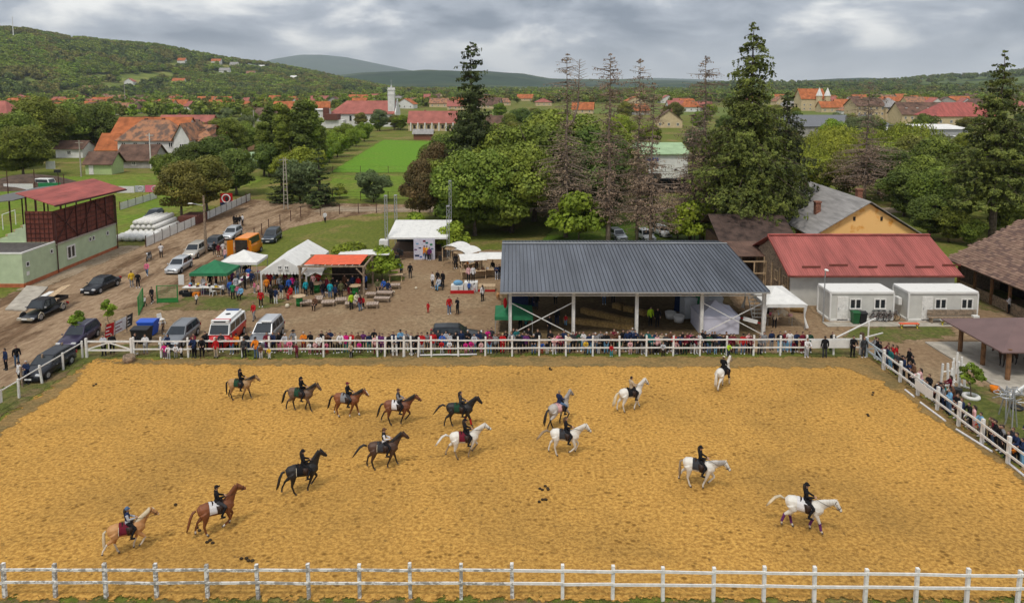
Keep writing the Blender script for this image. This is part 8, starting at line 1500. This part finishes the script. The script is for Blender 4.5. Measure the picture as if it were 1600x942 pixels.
# ================================================================ the people, one by one
CN = {'K': 'black', 'C': 'charcoal', 'N': 'navy', 'R': 'red', 'W': 'white', 'G': 'grey', 'B': 'blue', 'L': 'light blue', 'T': 'turquoise', 'P': 'pink', 'M': 'magenta', 'U': 'purple', 'A': 'maroon', 'O': 'orange', 'Y': 'yellow', 'I': 'lime', 'E': 'green', 'Z': 'teal', 'V': 'olive', 'H': 'brown', 'S': 'beige', 'D': 'denim', 'Q': 'pale pink', 'X': 'cream', 'F': 'dark green', 'J': 'light grey'}
FAR = """213,553,KS 227,554,WG 264,552,NC.fL 258,560,MU.k 264,561,WJ.k 275,560,WG.k 284,560,WK.k 296,556,KK.k 304,559,NK 305,551,AK.f 316,559,KK 322,551,KK 338,559,RS.f 346,550,CK 361,555,RD 370,552,OK.c 382,559,CK 386,551,KN.f 401,560,OD.c 408,561,HW.k 421,561,YW.k 418,552,AU 428,551,NK 437,550,KP.f 447,551,JP.g 451,556,PW.k 460,548,GC.h 464,559,AA.k 475,550,OA.g 483,555,WP.k 486,549,KC 492,555,QA.k 499,553,WA 504,549,KC 511,549,HK 516,548,NK 510,555,PR.k 524,552,SK.f 532,551,WK 541,551,MZ.f 550,550,RK 549,559,SK.k 560,550,HC.f 562,553,MH.k 568,548,UF 577,550,NZ.f 586,546,KK 587,554,QA.f 593,550,UK.f 598,552,UU 608,552,KK.f 615,549,NC 620,554,NK 626,547,LK.c 635,548,GW 643,554,CK 648,552,KC.k 653,550,KH 659,553,RJ 668,550,GC.c 677,551,RG 685,546,CK 691,551,BK 690,555,RW.k 697,546,JL.f 703,549,JK.f 702,555,WR.k 712,549,KC 721,547,NC 731,547,KK.g 728,553,MP.k 736,554,MU.k 741,551,JD.f 748,549,NK 752,552,QP.k 755,549,CK 762,542,ML.f 768,542,CC 765,552,AL 774,552,GK 779,549,HC 785,552,RR.l 790,546,KK 799,550,GK 802,544,KK 807,546,ZC 812,556,KK 817,550,NK 822,551,UK 826,545,KK 834,556,KD.g 840,547,KK 847,555,BR.k 855,555,KW.k 860,548,KK 866,554,QW.f 872,550,PU.f 876,552,AK.f 881,548,NG 888,552,XD.l 895,550,CK 900,547,AK 905,549,FC 911,549,WL.f 916,556,YK.k 921,555,NL 926,549,KK 930,551,GD.g 938,548,GK 936,555,KW.k 944,550,KK 947,552,KL.g 954,549,HK 955,557,RT.k 959,546,AK 965,548,HC.g 967,554,FF.k 973,547,KK 980,549,NK 984,546,NK 985,554,QQ.k 988,542,GG.g 992,548,NK.p 996,554,KG.k 1001,550,CK 1005,554,KG.f 1012,550,ZK 1018,553,ZC.f 1024,550,NK 1027,555,QK.f 1033,550,SK 1036,557,JK.k 1040,552,CK.g 1046,549,HK 1053,552,RW 1057,555,QC.k 1063,555,NK.p 1066,548,KK 1070,553,AF.f 1073,550,AK 1078,549,PK.f 1082,552,KG 1087,553,AW.f 1092,550,JW 1097,548,KK 1101,550,KN.p 1108,554,FD 1112,549,KK 1116,548,CK 1119,555,CL.k 1124,552,NK 1131,555,KF.f 1134,549,HK 1138,557,IN.k 1141,551,AK.f 1146,551,AH.f 1152,555,FD.k 1163,556,RD.c 1168,551,QK 1174,555,AK.f 1187,554,GC.f 1193,551,GG 1205,547,NG 1218,550,KL.f 1226,549,AL.g 1233,550,WL 1239,554,AK.k 1243,550,NK 1253,551,AA 1260,559,WJ 1264,551,FC 1299,549,KK 1332,558,KK 1349,559,CC"""
RIGHT = """1352,562,KK 1358,565,KC 1364,560,GK 1370,573,ND.f 1374,577,ZL 1382,587,CK 1388,570,AK 1395,572,RK 1401,571,RC.f 1405,590,KK.h 1412,592,NK 1420,580,KK 1425,590,KK 1432,612,QL.f 1421,606,WC.k 1450,634,KK 1456,636,NK.c 1470,628,JK.k 1485,622,AK.f 1489,640,HA.g 1478,648,LD 1492,655,KK 1503,672,KK.k 1509,674,QQ.f 1520,684,LG 1531,690,CK.k 1538,694,VK 1546,700,KK 1553,706,KC 1588,722,NK 1596,728,NL 1604,700,NK 1399,584,CK 1416,600,NK.f 1427,604,HC 1436,622,KG 1444,628,AK.k 1461,640,GN 1466,645,KD.f 1474,636,ZK 1496,662,NC 1499,668,WG.k 1514,668,KK 1526,681,RK.k 1549,697,AD.f 1561,708,GK 1568,716,KK 1574,722,OK.k 1581,712,CN"""
YARD = """10,578,NK 27,572,KD 32,600,WK.c 43,600,NK.g 206,449,YG.b 216,450,KK 230,431,PD.w 227,479,WF.kw 238,474,KK.w 163,556,JK 176,553,KK 252,403,WK.b 307,476,WK.kwb 349,461,WK.kd 360,463,BN.b 364,468,EK.b 369,457,JG.b 357,447,OK.b 363,447,UC.b 371,463,PD.kd 377,468,LK.s 383,452,KK.b 384,436,KD.b 378,428,WD 390,424,PK 394,449,NC 398,458,PG.kd 404,461,QA.kd 408,480,RK 397,501,RG.w 417,459,OK.b 424,475,KK.b 431,475,NW.b 440,468,NX.b 447,458,KK.b 452,460,BK.b 455,467,RR.s 464,461,CL.b 420,447,AU 432,446,KO 446,448,AK 460,450,KC 478,463,TK.bl 489,452,QS 498,450,RC 505,465,KN.b 511,458,AK 516,466,TD.b 521,457,KC 527,462,KK 533,466,VK.b 539,454,HK 545,461,KA 551,455,NK 560,455,RK.f 493,484,HK.s 549,484,IK.b 563,486,AD.fb 568,482,RK.k 557,478,XG.s 590,456,VK.s 600,455,BN.s 606,459,NC.s 627,431,LK.b 641,435,KC.b 611,420,KK.s 618,418,KN 676,450,WK 684,446,KK 686,453,JL.s 692,449,KK 669,489,RR.kd 702,491,RD 715,491,KK 733,458,BC.kdb 741,458,WQ.kdb 754,471,WK.fb 776,437,NJ 770,430,KC 663,406,OD 667,406,YK 671,407,UK 745,424,HK 712,420,CK 366,353,KK.b 370,355,KK.b 375,354,KW.b 379,352,WK.b 508,348,WK.w 1576,490,WK.b 342,401,AH 349,400,WG.b 335,398,KC 352,408,QD.f 386,417,RK 828,482,CK 838,484,KC 868,476,JK.b 870,508,KN.b 884,509,RL.kd 858,521,KK 944,476,JD 958,474,CK 1016,509,IK 1027,511,KK 813,517,KK 822,519,ZK 1199,497,CK 780,436,KG 318,456,WD 329,451,KH 302,449,HK 338,447,RK 346,440,WK 422,450,RN 437,455,GK 457,455,MK.f 487,461,KK.b 572,452,BK 524,470,NK.b 372,440,GD.f 389,441,BG.b 1210,512,SK"""
BINS = [(245, 'by the black container'), (300, 'before the grey estate car'), (345, 'left of the ambulance front'), (390, 'below the ambulance side windows'), (430, 'before the off-road car'), (465, 'right of the off-road car'), (500, 'at the tenth fence bay'), (535, 'below the pergola'), (565, 'around the boy in front of the rail'), (600, 'left of the spare gate leaf'), (660, 'at the spare gate leaf'), (690, 'left of the sideways black car'), (720, 'before the sideways car bonnet'), (745, 'before the sideways car boot'), (785, 'left of the first shed post'), (812, 'at the first shed post'), (835, 'before the green canopy'), (865, 'under the left cross brace'), (895, 'left of the second shed post'), (930, 'right of the second shed post'), (960, 'before the straw bales'), (985, 'left of the third shed post'), (1010, 'right of the third shed post'), (1045, 'before the white tubs'), (1075, 'before the hanging tarpaulins'), (1100, 'at the fourth shed post'), (1135, 'before the lavender tent'), (1175, 'right part of lavender tent'), (1215, 'at the last shed post'), (1245, 'before the white gazebo'), (1290, 'by the hung white sheet'), (1360, 'at the fence corner')]
RB = [(1360, 'beside the corner post'), (1392, 'behind the blue-grey gate'), (1415, 'above the ground poles'), (1440, 'by the white board'), (1465, 'right fence, second bay'), (1500, 'near the jump stands'), (1530, 'near the white tyre'), (1560, 'right fence, fifth bay'), (1700, 'at the right picture edge')]
def yplace(x, y):
    for x0, x1, y0, y1, t in [(0, 60, 540, 620, 'beside the black corner car'), (150, 190, 500, 560, 'by the arena gate'), (195, 260, 390, 490, 'on the dirt road'), (290, 325, 400, 480, 'at the green canopy tables'), (325, 348, 395, 480, 'between canopy and van'), (345, 375, 340, 420, 'by the orange van'), (345, 376, 420, 480, 'right of the green canopy'), (376, 392, 410, 480, 'before the white tent'), (392, 412, 440, 510, 'left of the white tent post'), (412, 440, 440, 480, 'left in the white tent'), (440, 470, 440, 480, 'right in the white tent'), (470, 505, 440, 490, 'left in the pergola'), (505, 540, 440, 472, 'in the middle of the pergola'), (540, 575, 440, 465, 'right in the pergola'), (540, 575, 465, 490, 'before the pallet tables'), (575, 612, 440, 470, 'at the right pallet tables'), (600, 650, 410, 440, 'beside the lime table'), (655, 675, 395, 410, 'at the printed wall'), (670, 700, 440, 460, 'around the wheelchair'), (660, 725, 480, 495, 'in the open yard'), (700, 785, 415, 475, 'near the podium'), (365, 385, 345, 360, 'at the road bend'), (500, 515, 340, 355, 'alone on the meadow'), (785, 1050, 455, 530, 'inside the grey shed'), (1195, 1215, 490, 515, 'left of the white gazebo'), (1570, 1580, 480, 495, 'by the shingle barn')]:
        if x0 <= x < x1 and y0 <= y < y1: return t
    return 'in the yard'
used = {}
def crowd(data, side, group):
    pr = random.Random(21); prev = None; items = [i.split(',') for i in data.split()]
    for it in items:
        x, y = float(it[0]), float(it[1]); tb, _, op = it[2].partition('.'); top, bot = CN[tb[0]], CN[tb[1]]; kid = 'k' in op; p = P(x, y)
        if side == 'far':
            if y < 556.5: p.y = max(p.y, 47.95)
            place = next(t for l, t in BINS if x < l); rz = R(pr.uniform(-22, 22)); pose = 'kid' if kid else ('phone' if 'p' in op else pr.choice(['railf', 'downf', 'crossf'] if 'f' in op else ['rail', 'rail', 'down', 'cross', 'pocket', 'phone'] ))
        elif side == 'right':
            p.x = max(p.x, 27.0+pr.uniform(0, .12)); place = next(t for l, t in RB if x < l); rz = R(-90+pr.uniform(-25, 25)); pose = 'kid' if kid else pr.choice(['railf', 'downf'] if 'f' in op else ['rail', 'rail', 'down', 'cross'])
        else:
            place = yplace(x, y); rz = R(pr.uniform(-50, 50)+(180 if 'b' in op else 0)); pose = 'sit' if 's' in op else ('kidw' if kid and 'w' in op else 'kidd' if kid else 'walk' if 'w' in op else pr.choice(['down', 'cross', 'pocket', 'down']) if 'f' not in op else 'downf')
        head = 'cap' if 'c' in op else 'sunhat' if 'h' in op else ('long_hair' if ('f' in op or 'L' in op or (kid and pr.random() < .5)) else 'hair'); hair = 'l' if 'l' in op else 'g' if 'g' in op else pr.choice('dddbb')
        who = ('child' if kid else 'woman' if 'f' in op else 'person'); hd = {'cap': ', capped', 'sunhat': ' with sunhat'}.get(head, ' with grey hair' if hair == 'g' else ' with fair hair' if 'l' in op else '')
        act = ' sitting' if 's' in op else ' walking' if 'w' in op else ''
        lab = '%s in %s top and %s %s%s%s %s' % (who, top, bot, 'trousers' if bot != 'denim' else 'jeans', hd, act, place)
        if lab in used: lab = '%s in %s and %s%s, beside one in %s, %s' % (who, top, bot, hd, prev, place)
        used[lab] = 1; prev = top
        z = .02 if side != 'far' else .01
        if (x, y) in ((1016, 509),): pass
        o = person(pose, (p.x, p.y, z), rz, top, bot, lab, group, hair, head, (.62*pr.uniform(.85, 1.1) if kid else pr.uniform(.87, .97)*(.96 if 'f' in op else 1)), pr.choice(['white', 'charcoal', 'black', 'white', 'brown']), None, None, 'child' if kid else 'person')
crowd(FAR, 'far', 'spectators along the far fence'); crowd(RIGHT, 'right', 'spectators along the right fence'); crowd(YARD, 'yard', 'visitors in the yard')
for dx, top in ((732, 'pale pink'), (739, 'white')): person('downf', (PX(dx, 64.6, 1.5), 64.75, .9), R(10), top, 'black', 'girl in %s top standing on the first step of the podium' % top, 'visitors in the yard', 'b', 'long_hair', .9)
person('down', (P(1287, 559).x, 47.1, .07), R(175), 'black', 'charcoal', 'man in black standing inside the arena at the hung white sheet', 'spectators along the far fence', 'd', 'hair', .95)
# wheelchair, stroller, dog
p = P(687, 454); o = empty('wheelchair', (p.x, p.y+.1, .02), 0, 'dark wheelchair under the person in light grey', 'wheelchair')
for s in (-1, 1): b = MB(); b.tube([(s*.3, math.cos(a)*.30, .31+math.sin(a)*.30) for a in [2*math.pi*k/14 for k in range(15)]], .025, 5); b.build('wheel', RUBBER, o)
MB().box((0, 0, .42), (.5, .45, .05)).build('seat', BLACK, o); MB().box((0, .26, .7), (.5, .04, .5)).build('backrest', BLACK, o)
def dog(x, y, rz, c, lab):
    T = [('body', [(-.30, 0, .44), (-.1, 0, .46), (.15, 0, .45), (.28, 0, .47)], [.10, .11, .13, .10]), ('neck', [(.24, 0, .50), (.38, 0, .64)], [.085, .07]), ('head', [(.36, 0, .66), (.48, 0, .64), (.58, 0, .60)], [.075, .06, .032]), ('tail', [(-.34, 0, .48), (-.50, 0, .60), (-.58, 0, .72)], [.035, .03, .015])]
    for s in (-1, 1): T += [('leg', [(.20, s*.08, .40), (.20, s*.085, .2), (.22, s*.085, .03)], [.06, .032, .028]), ('leg', [(-.26, s*.08, .42), (-.20, s*.09, .28), (-.31, s*.09, .17), (-.28, s*.09, .03)], [.08, .05, .03, .028]), ('ear', [(.36, s*.05, .72), (.35, s*.07, .80)], [.025, .008])]
    data = fused(T, .016, 2); me = bodymesh('dog', data, [COATS[c]], np.zeros(len(data[1]), int)); q = P(x, y); setprops(link('dog', me, None, (q.x, q.y, .03), R(rz)), lab, 'dog')
dog(778, 468, -80, 'palomino', 'tan dog standing beside the grey shed'); dog(606, 424, 20, 'black', 'black dog lying by the shrub next to the pergola') if False else None
